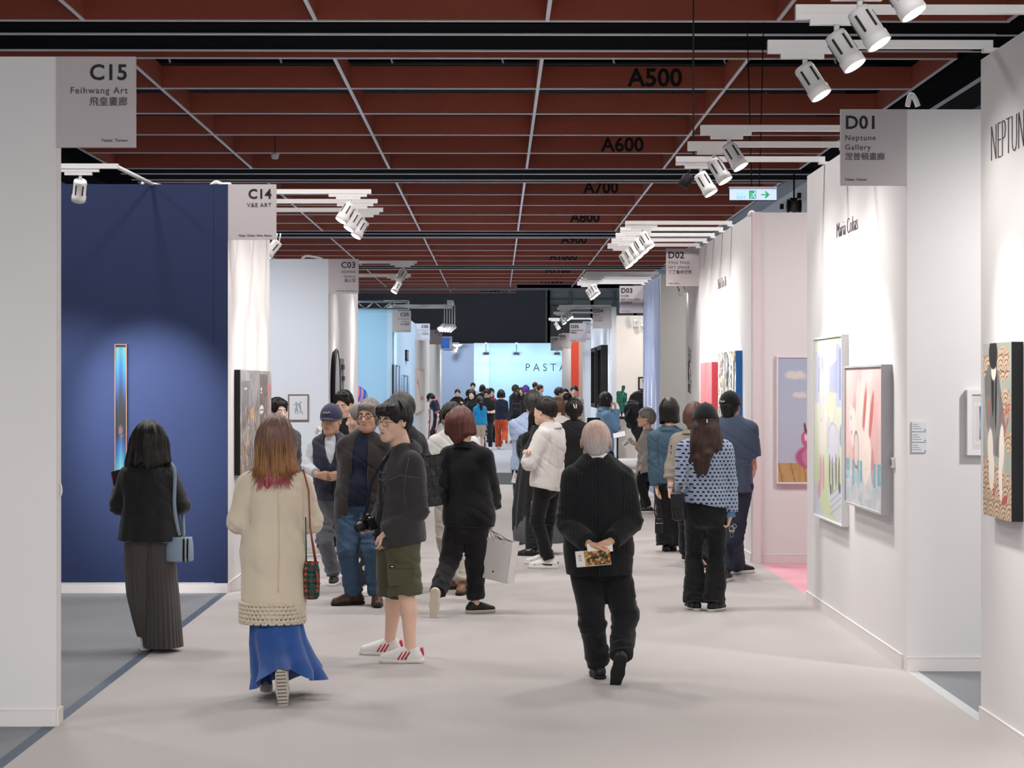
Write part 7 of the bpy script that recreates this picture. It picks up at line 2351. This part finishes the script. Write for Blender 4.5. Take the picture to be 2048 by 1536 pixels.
def framed(name, label, cat, M, w, h, depth, paint, res=150, frame=None, fw=.02, side=None, mat_w=0., lip=.004, sides=True):
    "picture whose back lies on the wall; M maps x right, y up, z out of the wall"
    r = empty(name, (0, 0, 0)); r.matrix_world = M; setp(r, label, cat)
    if frame is not None:
        m = MB()
        for (x0, x1, y0, y1) in ((-w / 2 - fw, w / 2 + fw, h / 2, h / 2 + fw), (-w / 2 - fw, w / 2 + fw, -h / 2 - fw, -h / 2), (-w / 2 - fw, -w / 2, -h / 2, h / 2), (w / 2, w / 2 + fw, -h / 2, h / 2)):
            f = MB().box((x0, y0, 0), (x1, y1, depth)).build('frame_bar', frame, r)
        MB().box((-w / 2, -h / 2, 0), (w / 2, h / 2, depth - .012)).build('backing', side or frame, r)
        z = depth - .010
    else:
        MB().box((-w / 2, -h / 2, 0), (w / 2, h / 2, depth - .001)).build('stretcher', side or M_white, r)
        z = depth
    grid_art('canvas', w, h, res, paint, r, Matrix.Translation((0, 0, z)), M_paint)
    return r
def MR(y, z, x=None): return basis((XR if x is None else x, y, z), (0, -1, 0), (0, 0, 1))      # right walls, facing left
def ML(y, z, x=None): return basis((XL if x is None else x, y, z), (0, 1, 0), (0, 0, 1))       # left walls, facing right
def MF(x, y, z): return basis((x, y, z), (1, 0, 0), (0, 0, 1))                                 # facing the camera

# ---- tall blue light picture on the navy wall
def p_blue(u, v):
    t = 1 - v
    C = ramp_c(t, [(0, '8fd0c0'), (.05, '6cc4c0'), (.17, '00a8e0'), (.30, '0a62c0'), (.42, '0c2450'), (.48, '10141c'), (.64, '14121a'), (.70, '1440a0'), (.80, '1c86c4'), (.90, '5cc8d8'), (1, '8fe0e0')])
    C2 = ramp_c(np.clip(t * 1.0 + .10, 0, 1), [(0, '8fd0c0'), (.05, '6cc4c0'), (.17, '0098dc'), (.30, '0a50b0'), (.42, '0c2450'), (.48, '10141c'), (.64, '14121a'), (.70, '1440a0'), (.80, '1c86c4'), (.90, '5cc8d8'), (1, '8fe0e0')])
    m = np.clip(1 - abs(u - .5) * 3.2, 0, 1); C = C * (1 - m[..., None]) + C2 * m[..., None]
    for (cx, cy, rx, ry, a) in ((.45, .385, .17, .018, 0), (.36, .405, .06, .022, .02), (.48, .413, .06, .024, 0), (.62, .402, .06, .022, -.02), (.62, .355, .17, .009, .04)):
        C = over(C, ell_m(u, v, cx, cy, rx, ry, a, .5) * .8, 'b4625e')
    C = over(C, (v > .985).astype(float), '0c0e10')
    return C * .62
framed('light_picture', 'very tall narrow glowing blue picture on the navy wall', 'picture', MF(at(243, 0, 17.85)[0], 17.85, 1.57), .092, 1.25, .04, p_blue, 170, pmat('frame_copper', '8a6a58', .4, metal=.3), .008)
# ---- city painting by the C14 sign
def p_city(u, v):
    C = ramp_c(v, [(0, '6e6058'), (.35, '8c837e'), (.7, '7e7a7a'), (1, '8d8b8c')])
    C = C + .07 + .09 * nz(u, v, 9, 5, 2.)[..., None] + .06 * nz(u, v, 30, 18, 4.)[..., None]
    rnd = random.Random(11)
    for a, b, c, d, col in ((.60, .86, .36, .97, '5b5050'), (.05, .30, .45, .90, '737173'), (.86, .99, .40, .8, '9a989a')):
        C = over(C, box_m(u, v, a, b, c, d) * .7, col)
    pal = ['d8d2c8', 'e8e4de', '2a2628', '3c3230', 'c86a6a', 'd8a84a', '4a7a78', 'b85a50', '8aa0a8', '1c1a1c', 'd89a8a']
    for i in range(420):
        x = rnd.random(); y = rnd.random() ** 1.5 * .62; w = rnd.uniform(.004, .018); h = rnd.uniform(.015, .10)
        C = over(C, box_m(u, v, x, x + w, y, y + h) * rnd.uniform(.5, .95), rnd.choice(pal))
    for i in range(30):
        x = rnd.random(); y = rnd.uniform(.4, .9); C = over(C, box_m(u, v, x, x + .006, y, y + rnd.uniform(.05, .25)) * .7, rnd.choice(['d8d2c8', '3a3638', 'c8a45a']))
    C = over(C, ell_m(u, v, .90, .82, .06, .05, .8) * .9, 'd86a74'); C = over(C, ell_m(u, v, .86, .72, .02, .10, -.3) * .8, 'c85a66')
    C = over(C, box_m(u, v, .30, .38, .52, .62), 'dca24e'); C = over(C, ell_m(u, v, .66, .60, .07, .045) , 'e4e0da'); C = over(C, box_m(u, v, .60, .72, .595, .605), '6a2c2c')
    C = over(C, box_m(u, v, .63, .67, .80, .82), 'f0eeea'); C = over(C, box_m(u, v, .63, .67, .77, .79), 'f0eeea'); C = over(C, box_m(u, v, .12, .20, .81, .825), 'eceaea')
    return C
framed('city_painting', 'big grey street scene painting with black edges below the C14 sign', 'painting', ML((18.28 + 20.8) / 2, 1.50), 2.52, .96, .055, p_city, 75, side=M_black)
# ---- small drawing
def p_draw(u, v):
    C = flat_c(u, 'd6dae0')
    g = '85858c'
    for (cx, cy, rx, ry, a) in ((.40, .52, .05, .17, 0), (.38, .70, .045, .04, 0), (.34, .35, .03, .12, .1), (.46, .34, .03, .13, 0), (.58, .55, .06, .15, .35), (.62, .71, .045, .04, 0), (.60, .36, .03, .13, -.3), (.70, .30, .03, .10, .3), (.30, .62, .10, .02, .3), (.48, .62, .12, .02, .2)):
        C = over(C, ell_m(u, v, cx, cy, rx, ry, a, .3) * .75, g)
    return C
framed('small_drawing', 'small framed drawing of two grey figures on the pale wall left of the C03 sign', 'picture', MF(at(597, 0, 28.5)[0], 28.5, at(0, 815, 28.5)[2]), .26, .345, .03, p_draw, 200, pmat('frame_brown_wood', '7a5a48', .5, .15, 12), .014)
# ---- oval mirror and grey plank
r = empty('oval_mirror', (XL, 29.35, 1.72)); setp(r, 'tall oval dark rimmed mirror below the C03 sign', 'mirror')
ring = [(.045, .50 * math.cos(t), .62 * math.sin(t)) for t in np.linspace(0, 2 * PI, 48, endpoint=False)]
MB().tube(ring, .026, 8, closed=True).build('rim', M_black, r)
m = MB(); n = 48; v = [(.066, 0, 0)] + [(.06, .47 * math.cos(2 * PI * i / n), .59 * math.sin(2 * PI * i / n)) for i in range(n)]
m.add(v, [(0, i + 1, (i + 1) % n + 1) for i in range(n)]); m.build('mirror_glass', pmat('mirror_grey_glass', '8e8e92', .35, .15, 3, metal=.25), r)
MB().prism([(.49 * math.cos(2 * PI * i / 40), .61 * math.sin(2 * PI * i / 40)) for i in range(40)], .0, .048, 'yz').build('backing', M_black, r)
r = empty('driftwood_panel', (XL, 30.35, 1.95)); setp(r, 'narrow grey wooden relief panel behind the oval mirror', 'panel')
MB().box((0, -.3, -.62), (.06, .3, .28)).build('board', pmat('wood_grey_weathered', '86807a', .8, .3, 5, .4, 40, stretch=(1, 1, .2)), r)
for i, z in enumerate((.12, -.05, -.3)): MB().box((.06, -.25 + .1 * i, z), (.085, .1 + .06 * i, z + .07)).build('relief_block', pmat('wood_dark', '4a4440', .8), r)
# ---- round colourful canvas in the blue booth
def disc_colors():
    m, nt, b = new_mat('rainbow_disc_paint'); L = nt.links
    tc = N(nt, 'ShaderNodeTexCoord'); w = N(nt, 'ShaderNodeTexWave'); w.inputs['Scale'].default_value = 1.6; w.inputs['Distortion'].default_value = 6; L.new(tc.outputs['Object'], w.inputs['Vector'])
    cr = N(nt, 'ShaderNodeValToRGB'); el = cr.color_ramp.elements
    for _ in range(3): el.new(.5)
    for e, (p, c) in zip(el, ((0, '2a5ad0'), (.3, '5ab8e8'), (.5, 'e87ab0'), (.7, 'f09a4a'), (1, '6a4ac8'))): e.position = p; e.color = lin(c) + (1,)
    L.new(w.outputs['Color'], cr.inputs[0]); L.new(cr.outputs[0], b.inputs['Base Color']); return m
p = at(712, 795, 46.0)
r = empty('round_canvas', (p[0], 46.0, p[2])); setp(r, 'round canvas swirled with blue, pink and orange on the sky blue wall', 'painting')
MB().lathe([(.001, 0), (.27, 0), (.27, .05), (.001, .051)], 40, Matrix.Rotation(PI / 2, 4, 'X')).build('canvas', disc_colors(), r)
# ---- mirrored strips on the pale blue wall
m_st = pmat('polished_steel_strips', 'aeb4c0', .18, .35, 3, metal=.85, stretch=(1, 8, .3))
for (y0, y1, z0, z1, lab) in ((45.9, 48.9, 1.1, 2.28, 'polished steel panel with vertical streaks, nearer one on the pale blue wall'), (49.6, 53.6, 1.1, 2.06, 'polished steel panel with a blue strip, farther and lower one on the pale blue wall')):
    r = empty('steel_panel', (XL, y0, z0)); setp(r, lab, 'panel')
    for i in range(4):
        a = (y1 - y0) / 4
        MB().box((0, i * a + .01, 0), (.05 + .02 * (i % 2), (i + 1) * a - .01, z1 - z0 - .03 * (i % 2))).build('strip', m_st if i != 2 else pmat('steel_blue_strip', '5a74b8', .2, .3, 3, metal=.7), r)  # the third strip of each panel is tinted blue
    MB().box((0, -.03, -.01), (.03, y1 - y0 + .03, z1 - z0 + .01)).build('frame', M_black, r)
r = empty('small_relief', (XL, 52.9, 2.60)); setp(r, 'small dark upright frame high on the pale blue wall', 'picture')
MB().box((0, -.55, -.14), (.05, .55, .14)).build('frame', M_black, r); MB().box((.05, -.48, -.11), (.055, .48, .11)).build('canvas', pmat('panel_grey', '8a8f90'), r)
# ---- pale canvas with a red branch
def p_branch(u, v):
    C = flat_c(u, 'ecdfd4') + .03 * nz(u, v, 8, 8, 1.)[..., None]
    line = .62 - .55 * (u - .1) + .10 * np.sin(u * 9)
    C = over(C, np.clip(1.6 - abs(v - line) / .035, 0, 1) * (u < .95), 'dc5a58')
    C = over(C, np.clip(1.4 - abs(v - (.98 - 1.2 * u)) / .03, 0, 1) * (u < .35), 'dc5a58')
    C = over(C, ((abs(((u * 7) % 1) - .5) < .04) & (v < .55)).astype(float) * .4, 'a89a92')
    return C
framed('branch_canvas', 'pale canvas with a red branch beyond the pale C05 sign', 'painting', ML(61.8, 1.66), 6.0, 1.24, .06, p_branch, 22, frame=pmat('frame_pale_wood', 'cdb9a4', .6), fw=.05)
# ---- comic picture, pale green
def p_green(u, v):
    C = ramp_c(v, [(0, 'c8d49c'), (.25, 'bcd08c'), (.5, 'd8e0c0'), (.75, 'dfe6cc'), (1, 'e2ecca')])
    C = C + .02 * nz(u, v, 7, 7, 3.)[..., None]
    C = over(C, poly_m(u, v, [(0, 0), (.32, .0), (.05, .18), (0, .18)]), 'b8c2dc'); C = over(C, poly_m(u, v, [(.55, .13), (1, .22), (1, 0), (.78, 0)]), 'c6c8d8')
    for i in range(4): C = over(C, np.clip(1 - abs((v - .13) - (u - .55) * .2 + .035 * i) / .004, 0, 1) * (u > .58), '5a5a80')
    C = over(C, box_m(u, v, .02, .46, .64, .93), 'c4c6e6'); C = over(C, box_m(u, v, .14, .32, .70, .90), '8a92d4'); C = over(C, box_m(u, v, .22, .32, .74, .89), '4a58b0')
    C = over(C, box_m(u, v, .78, .97, .62, .96), 'b4bce4'); C = over(C, poly_m(u, v, [(.55, .84), (.85, .88), (.85, .70), (.55, .70)]), '9aa4dc')
    C = over(C, box_m(u, v, .88, .95, .66, .94), '6a78c4')
    for (cx, cy, rx, ry, a, col) in ((.26, .70, .07, .16, 0, 'f0d4c4'), (.24, .86, .06, .035, 0, 'f0b8a4'), (.24, .46, .05, .16, .0, 'f0d8cc'), (.34, .46, .04, .16, 0, 'efd2c6'), (.24, .25, .04, .10, 0, 'd87a94'), (.34, .25, .035, .10, 0, 'd8708c'), (.18, .15, .07, .05, .4, 'd87a94'),
                                     (.62, .62, .12, .09, .2, 'f0e4a8'), (.60, .55, .08, .07, 0, 'f2e8b8'), (.68, .42, .20, .11, 0, 'cfc8e0'), (.52, .48, .06, .08, 0, 'c4bcd8'), (.52, .55, .04, .02, 0, 'd8d0e6'),
                                     (.56, .27, .028, .09, 0, '54485c'), (.66, .25, .028, .10, .1, '54485c'), (.78, .28, .028, .09, 0, '54485c'), (.88, .27, .028, .09, -.1, '54485c'), (.60, .17, .035, .03, 0, '3c3448'), (.90, .19, .035, .03, 0, '3c3448'), (.95, .47, .05, .06, 0, '6a74b4')):
        C = over(C, ell_m(u, v, cx, cy, rx, ry, a, .25), col)
    for (cx, cy, rx, ry) in ((.26, .70, .07, .16), (.68, .42, .20, .11), (.52, .48, .06, .08), (.62, .62, .12, .09)):
        d = np.hypot((u - cx) / rx, (v - cy) / ry); C = over(C, np.clip(1 - abs(d - 1) / .05, 0, 1) * .7, '6a6090')
    return C * .66 + .34 * np.array([.89, .89, .86])
framed('comic_painting', 'pale green and lavender painting with a horned animal, left one on the right hand wall', 'painting', MR((16.46 + 15.08) / 2, 1.50), 1.34, 1.42, .055, p_green, 130, frame=pmat('frame_white_lacquer', 'e4e2e2', .4), fw=.012, side=M_black)
# ---- pink picture
def p_pink(u, v):
    C = ramp_c(v, [(0, 'c8c4c6'), (.12, 'b8c0c4'), (.22, 'c4d0d4'), (.30, 'e4b4b0'), (.6, 'eab2ae'), (1, 'efc0ba')])
    C = C + .03 * nz(u, v, 10, 6, 3.)[..., None]
    C = over(C, ((nz(u, v, 14, 1.5, 7.) > .1) & (v > .3) & (u > .55) & (v < .75)).astype(float) * .35, 'dc8c8c')
    for (cx, cy, rx, ry, a, col) in ((.24, .60, .06, .22, -.12, 'e08a80'), (.54, .70, .035, .20, -.25, 'c85048'), (.72, .66, .04, .18, -.30, 'c85048'), (.60, .60, .05, .22, -.25, 'f0d8cc'), (.44, .72, .05, .22, -.22, 'f0dace'), (.34, .70, .05, .22, -.15, 'f0d6ca'),
                                     (.22, .56, .085, .15, 0, 'efdcd2'), (.42, .42, .16, .16, -.3, 'efd8cc'), (.60, .36, .11, .17, -.1, 'f0ddd2'), (.56, .28, .08, .12, 0, 'efd6ca'), (.30, .40, .06, .12, .1, 'e8c8bc'), (.75, .30, .04, .13, 0, 'd8706a')):
        C = over(C, ell_m(u, v, cx, cy, rx, ry, a, .22), col)
    d = np.hypot((u - .30) / .07, (v - .40) / .13); C = over(C, np.clip(1 - abs(d - 1) / .12, 0, 1), '3a2826')
    C = over(C, ell_m(u, v, .155, .60, .05, .13, .05, .2), 'ead8d0'); C = over(C, ell_m(u, v, .15, .63, .012, .02, 0, .5), '6a7680'); C = over(C, ell_m(u, v, .16, .52, .012, .02, 0, .5), 'b4605c'); C = over(C, ell_m(u, v, .50, .86, .30, .05, .3, 1.) * .5, 'f2d0c8')
    for x, h, w in ((.06, .12, .05), (.22, .16, .03), (.36, .17, .03), (.44, .15, .03), (.80, .15, .03), (.92, .12, .05)):
        C = over(C, box_m(u, v, x - w, x + w, .30 - h, .30 + .03), '5aa0ac')
    C = over(C, ((nz(u, v, 9, 14, 9.) > .12) & (v < .24)).astype(float) * .6, 'd4d0d2'); C = over(C, ((nz(u, v, 16, 22, 4.) > .28) & (v < .28)).astype(float) * .6, '8cb4be')
    return C * .8 + .2 * np.array([.90, .86, .85])
framed('pink_painting', 'pink painting of a pale reclining figure over teal waves, right one beside the corner', 'painting', MR((14.86 + 13.42) / 2, 1.477), 1.40, .98, .075, p_pink, 130, frame=pmat('frame_grey_lacquer', 'b4b2b4', .4), fw=.014, side=M_black)
# ---- figure with waves, nearest right wall
def p_wave(u, v):
    C = flat_c(u, 'a0a295') + .03 * nz(u, v, 7, 7, 5.)[..., None]
    def scales(C, mask, s0=.19):
        for j in range(12):
            for i in range(6):
                cx = (i + .5 * (j % 2)) / 5; cy = 1 - j / 11 * 1.02
                cx2 = cx + .03 * math.sin(j * 2.1 + i)
                d = np.hypot((u - cx2) / s0, (v - cy) / (s0 * .62))
                near = (d < 1) & (v > cy - .01) & mask
                C = over(C, near.astype(float), 'cfae8c')
                C = over(C, (near & (((d * 4.2) % 1) < .20)).astype(float), '352a24')
        return C
    C = scales(C, (v < .30 - .12 * (u - .5)) | (ell_m(u, v, .72, .88, .22, .10) > .5) | (ell_m(u, v, .10, .87, .14, .07) > .5) | (ell_m(u, v, .80, .66, .18, .08) > .5) | (ell_m(u, v, .92, .44, .16, .06) > .5))
    C = over(C, poly_m(u, v, [(.05, .80), (.20, .88), (.55, .84), (.80, .52), (.70, .34), (.30, .36), (.10, .55)]), '6c6a68')
    C = over(C, ((nz(u, v, 6, 5, 8.) > .05) & (poly_m(u, v, [(.05, .80), (.20, .88), (.55, .84), (.80, .52), (.70, .34), (.30, .36), (.10, .55)]) > 0)).astype(float) * .5, '8a8784')
    for (cx, cy, rx, ry, a, col) in ((.36, .94, .15, .09, 0, '141314'), (.34, .80, .05, .22, .05, '161416'), (.46, .70, .035, .20, -.05, '161416'), (.38, .84, .09, .055, 0, 'e6d2c2'), (.37, .89, .11, .04, 0, '141314'), (.26, .40, .10, .11, .1, 'e4d4c6'), (.30, .27, .10, .12, -.1, 'e6d8ca'), (.66, .40, .09, .14, -.2, 'e4d4c6'), (.62, .22, .06, .13, .25, 'e6d8ca'), (.76, .11, .10, .025, .2, 'b84a44')):
        C = over(C, ell_m(u, v, cx, cy, rx, ry, a, .2), col)
    for (x, y) in ((.20, .66), (.22, .60), (.82, .62), (.86, .55), (.78, .50), (.70, .58), (.40, .15), (.90, .62)): C = over(C, ell_m(u, v, x, y, .05, .018, .5, .6), ['c05a4c', '7a8a94'][int(x * 100) % 2])
    return C
framed('wave_painting', 'painting of a long haired robed figure above curling waves on the nearest right wall', 'painting', MR((10.67 + 10.08) / 2, 1.61), .585, .905, .06, p_wave, 260, side=M_black)
# ---- red pink and striped canvases
def p_rose(u, v):
    C = ramp_c(v, [(0, 'e06a74'), (.5, 'e87a82'), (1, 'ee8a90')]) + .02 * nz(u, v, 6, 6, 3.)[..., None]
    return over(C, (abs(v - .52) < .004).astype(float), 'c85a66')
framed('rose_canvas', 'plain rose pink canvas left of the striped one', 'painting', MR((25.1 + 23.75) / 2, 1.50), 1.30, 1.22, .10, p_rose, 40, side=pmat('canvas_edge_rose', 'c8404e', .6))
def p_books(u, v):
    C = flat_c(u, 'd8d4c8'); rnd = random.Random(6); x = 0.
    pal = ['e6dcc0', 'efece4', '38404a', 'c8cdd2', 'dcc48e', '5a6a78', 'f0eee8', '22262c', 'e4b89a', 'a8b2ba', 'd8cc8c']
    wob = .012 * nz(u, v, 3, 7, 2.)
    while x < 1:
        w = rnd.uniform(.015, .055); y0 = 0
        while y0 < 1:
            h = rnd.uniform(.25, .5); C = over(C, box_m(u + wob, v, x, x + w, y0, y0 + h), rnd.choice(pal)); y0 += h
        C = over(C, (abs(u + wob - x) < .004).astype(float), '20242a'); x += w
    C = over(C, ((nz(u, v, 40, 26, 3.) > .33)).astype(float) * .8, '3c4a58'); C = over(C, ((nz(u, v, 30, 30, 6.) > .36)).astype(float), 'f4f2ec')
    return C
framed('striped_canvas', 'canvas of cream, grey and black upright streaks with a blue edge behind the cap wearers', 'painting', MR((23.4 + 21.6) / 2, 1.52), 1.75, 1.38, .07, p_books, 85, side=pmat('canvas_edge_blue', '1a62a4', .6))
# ---- sky picture with balloon shapes
def p_sky(u, v):
    C = ramp_c(v, [(0, 'b6b8c8'), (.5, 'b4b8ca'), (1, 'a6b0c8')])
    for (cx, cy, s_) in ((.16, .86, 1), (.52, .80, 1.2), (.20, .70, .7), (.62, .92, 1), (.85, .72, 1)):
        for k in range(6):
            C = over(C, ell_m(u, v, cx + .024 * s_ * (k - 2.5), cy + .014 * s_ * math.sin(k * 2), .038 * s_, .024 * s_, 0, .8) * .9, 'dcd2c8')
    fl = v < .155
    C = over(C, fl.astype(float), 'c89a5a'); C = over(C, (fl & (((u * 9 + (v - .15) * 2.4) % 1) < .07)).astype(float), '8a6030'); C = over(C, (fl & (nz(u, v, 40, 6, 2.) > .2)).astype(float) * .3, 'a87a40')
    for (cx, cy, rx, ry, a, col) in ((.20 + .16, .20, .20, .105, 0, 'b8507e'), (.36, .20, .14, .10, 0, 'd07498'), (.40, .085, .16, .02, 0, 'd884a4'), (.27, .34, .055, .075, .3, 'c4587c'), (.25, .43, .012, .05, .2, '7a2c44'), (.36, .26, .05, .03, 0, 'a84468'), (.70, .24, .24, .11, 0, 'cc6a92'), (.52, .42, .04, .10, 0, 'b04a70')):
        C = over(C, ell_m(u, v, cx, cy, rx, ry, a, .15), col)
    for (cx, cy, rx, ry) in ((.30, .23, .025, .05), (.255, .36, .014, .03), (.42, .22, .02, .05)): C = over(C, ell_m(u, v, cx, cy, rx, ry, .1, .8), 'f0c8d8')
    return C
xs = at(1551, 0, 20.75)[0]
framed('balloon_painting', 'painting of glossy pink rounded shapes under a cloudy sky on the pink wall', 'painting', MF(xs + .58, 20.75, 1.48), 1.12, 1.28, .06, p_sky, 130, frame=pmat('frame_pale_pink', 'dccdd2', .5), fw=.018)
# ---- white framed picture behind the near wall, and three captions
def p_strip(u, v):
    C = flat_c(u, 'd9d3d4'); C = over(C, box_m(u, v, .03, .88, .12, .86), 'e8e2e2'); C = over(C, box_m(u, v, .04, .70, .16, .80), 'ded4d2')
    m = box_m(u, v, .10, .46, .20, .78); return C * (1 - m[..., None]) + ramp_c(v, [(.2, '3a6aa0'), (.45, '9ab4d0'), (.6, '6a90c0'), (.8, '2a5a94')]) * m[..., None]
framed('boxed_picture', 'white box framed picture of a blue strip behind the nearest right wall', 'picture', MF(at(1931, 0, 12.95)[0] + .28, 12.95, at(0, 845, 12.95)[2]), .50, .36, .05, p_strip, 150, frame=pmat('frame_white_lacquer', 'e4e2e2'), fw=.03)
for i in range(3):
    p = at(1838, 853 + i * 21, 12.95)
    r = empty('caption_card', (p[0], 12.95, p[2])); setp(r, ['top', 'middle', 'bottom'][i] + ' one of three clear caption cards on the white wall beside the corner', 'label', 'caption cards on the white wall')
    MB().box((-.048, -.012, -.031), (.048, 0, .031)).build('acrylic_block', pmat('acrylic_pale', 'd4d4d8', .15), r)
    for j in range(3): MB().box((-.042, -.0132, .012 - j * .014), (-.01 + .012 * j, -.012, .016 - j * .014)).build('printed_line', M_letter3, r)
    MB().box((.034, -.0132, -.026), (.040, -.012, -.018)).build('printed_mark', M_letter2, r)
for i, (px, py) in enumerate(((1690, 905), (1788, 925))):
    Yc = 2.645 * F / (px - 993)
    r = empty('caption_card', (XR, Yc, at(px, py, Yc)[2])); setp(r, ['small white caption block right of the pale green painting', 'small white caption block right of the pink painting'][i], 'label')
    MB().box((-.015, -.06, -.035), (0, .06, .035)).build('acrylic_block', M_track, r)
    MB().box((-.0165, -.045, -.02), (-.015, .045, .02)).build('printed_label', M_letter3, r)
# cable loop at the edge of the nearest left wall
cable('power_cable', [at(119, 965, 10.98), at(122, 972, 10.98), at(123, 985, 10.98), at(119, 995, 10.98)], .006, 'short white cable loop at the edge of the nearest left wall')
# ---- tall dark frames on the far right wall
for (y0, y1, lab) in ((50.7, 53.0, 'tall deep black frame with a pale edge, farther one on the far right wall'), (47.8, 49.8, 'tall deep black frame, nearer one on the far right wall')):
    r = empty('deep_frame', (XR, (y0 + y1) / 2, 2.0)); setp(r, lab, 'frame'); h = (y1 - y0) / 2
    MB().box((-.16, -h, -.75), (0, -h + .1, .78)).build('frame_bar', M_black, r); MB().box((-.16, h - .1, -.75), (0, h, .78)).build('frame_bar', M_black, r)
    MB().box((-.16, -h + .1, .68), (0, h - .1, .78)).build('frame_bar', M_black, r); MB().box((-.16, -h + .1, -.75), (0, h - .1, -.65)).build('frame_bar', M_black, r)
    MB().box((-.06, -h + .1, -.65), (0, h - .1, .68)).build('panel', pmat('panel_pale_grain', 'b8a89c', .6, .2, 8), r)
p = at(1229, 0, 47.0)
r = setp(MB().box((p[0] - .03, 47.0, .15), (p[0] + .03, 47.05, 2.85)).build('dark_slit_strip', M_black), 'thin upright black strip standing in for the dark slit beside the cream booth', 'panel')  # black strip put in for the dark gap between the walls
# ---- bronze figure on a plinth
p = at(1244, 833, 47.5)
r = empty('plinth', (p[0], 47.5, 0)); setp(r, 'white plinth under the green bronze figure', 'plinth')
MB().box((-.20, -.2, 0), (.32, .2, p[2] - .06)).build('block', M_cream, r)
r = empty('bronze_figure', (p[0], 47.5, p[2] - .06)); setp(r, 'green patinated bronze figure on a dark slab', 'sculpture')
MB().box((-.14, -.12, 0), (.17, .12, .06)).build('slab', pmat('slab_dark_bronze', '3c3028', .5, .2, 10), r)
S = SDF((-.2, -.2, .02), (.2, .2, .85), .009)
S.cone((-.01, 0, .06), (.0, 0, .22), .012, .045, .02).cone((.0, 0, .2), (-.02, 0, .42), .05, .075, .03).cone((.03, .02, .18), (.04, .02, .40), .03, .05, .03).cone((-.02, 0, .42), (-.01, 0, .56), .085, .10, .03, ((0, 1, 0), .7)).cone((-.09, 0, .60), (.07, 0, .58), .055, .05, .03)
S.ell((.03, 0, .74), (.045, .05, .055), .02).cone((.01, 0, .62), (.03, 0, .70), .03, .03, .02).cone((.08, 0, .56), (.10, -.05, .40), .032, .024, .015).cone((.10, -.05, .40), (.03, -.09, .35), .024, .02, .01).cone((-.10, 0, .58), (-.10, -.04, .40), .032, .028, .015).cone((-.10, -.04, .40), (-.0, -.10, .42), .024, .02, .01)
V, Q = S.net(); V = V + vnormals(V, Q) * (.012 * vnoise(V * 22))[:, None]
link('figure', mesh_np('figure', V, Q), pmat('bronze_green_patina', '5fb09a', .35, .5, 9, .3, 40, metal=.5), r)
# ---- big black folded sculpture
p = at(1275, 0, 44.5)
r = empty('leaf_sculpture', (p[0], 44.5, .0)); setp(r, 'big black sculpture of folded leaf shapes on a curved stem', 'sculpture')
blk = pmat('black_lacquer', '1c1e22', .3, .2, 6)
def leaf(path, widths, nrm_, name):
    S = SDF((-.6, -.5, .1), (.7, .5, 2.0), .018)
    for i in range(len(path) - 1): S.cone(path[i], path[i + 1], widths[i], widths[i + 1], .05, (nrm_, .22))
    V, Q = S.net(); link(name, mesh_np(name, V, Q), blk, r)
leaf([(-.16, 0, .95), (-.10, 0, 1.25), (.03, .03, 1.50), (.14, .05, 1.68)], [.10, .20, .20, .08], (.2, 1, .15), 'leaf')
leaf([(-.10, -.05, .92), (-.18, -.06, 1.1), (-.16, -.06, 1.3)], [.06, .12, .05], (-.5, 1, 0), 'leaf')
leaf([(.08, .12, 1.0), (.16, .12, 1.35), (.26, .12, 1.72)], [.12, .20, .10], (-.3, 1, .1), 'leaf')
leaf([(.02, .05, 1.05), (.03, .05, .85), (.10, .05, .62), (.18, .05, .35), (.2, .05, .18)], [.16, .16, .12, .10, .12], (.1, 1, 0), 'stem')
MB().lathe([(.001, 0), (.75, 0), (.75, .17), (.73, .18), (.001, .18)], 40, Matrix.Translation((.1, 0, 0))).build('base', M_white, r)
# ---- framed silhouette on the cream wall
def p_horse(u, v):
    C = flat_c(u, 'd8d2cc')
    for (cx, cy, rx, ry, a) in ((.55, .52, .24, .13, .1), (.32, .68, .09, .14, .6), (.24, .76, .10, .05, -.4), (.42, .28, .03, .18, .2), (.52, .28, .03, .16, -.2), (.72, .28, .03, .18, .2), (.80, .30, .03, .16, -.3), (.82, .58, .05, .12, .6)): C = over(C, ell_m(u, v, cx, cy, rx, ry, a, .2), '141212')
    return C
p = at(1287, 767, 52.0)
framed('silhouette_picture', 'black framed picture of a dark animal on the cream wall', 'picture', MF(p[0] + .08, 52.0, p[2]), .36, .26, .05, p_horse, 70, frame=M_black, fw=.04)
# ---- caption stand
p = at(1238, 925, 41.5)
r = empty('caption_stand', (at(1235, 0, 41.5)[0], 41.5, 0)); setp(r, 'thin black stand with a tilted white caption plate', 'stand')
MB().tube([(0, 0, 0), (0, 0, .78)], .016, 8).lathe([(.001, 0), (.12, 0), (.12, .015), (.001, .016)], 16).build('post', M_black, r)
MB().box((-.14, -.10, -.005), (.14, .10, .005), Matrix.Translation((.02, 0, .80)) @ Matrix.Rotation(.5, 4, 'X') @ Matrix.Rotation(-.25, 4, 'Y')).build('plate', M_white, r)
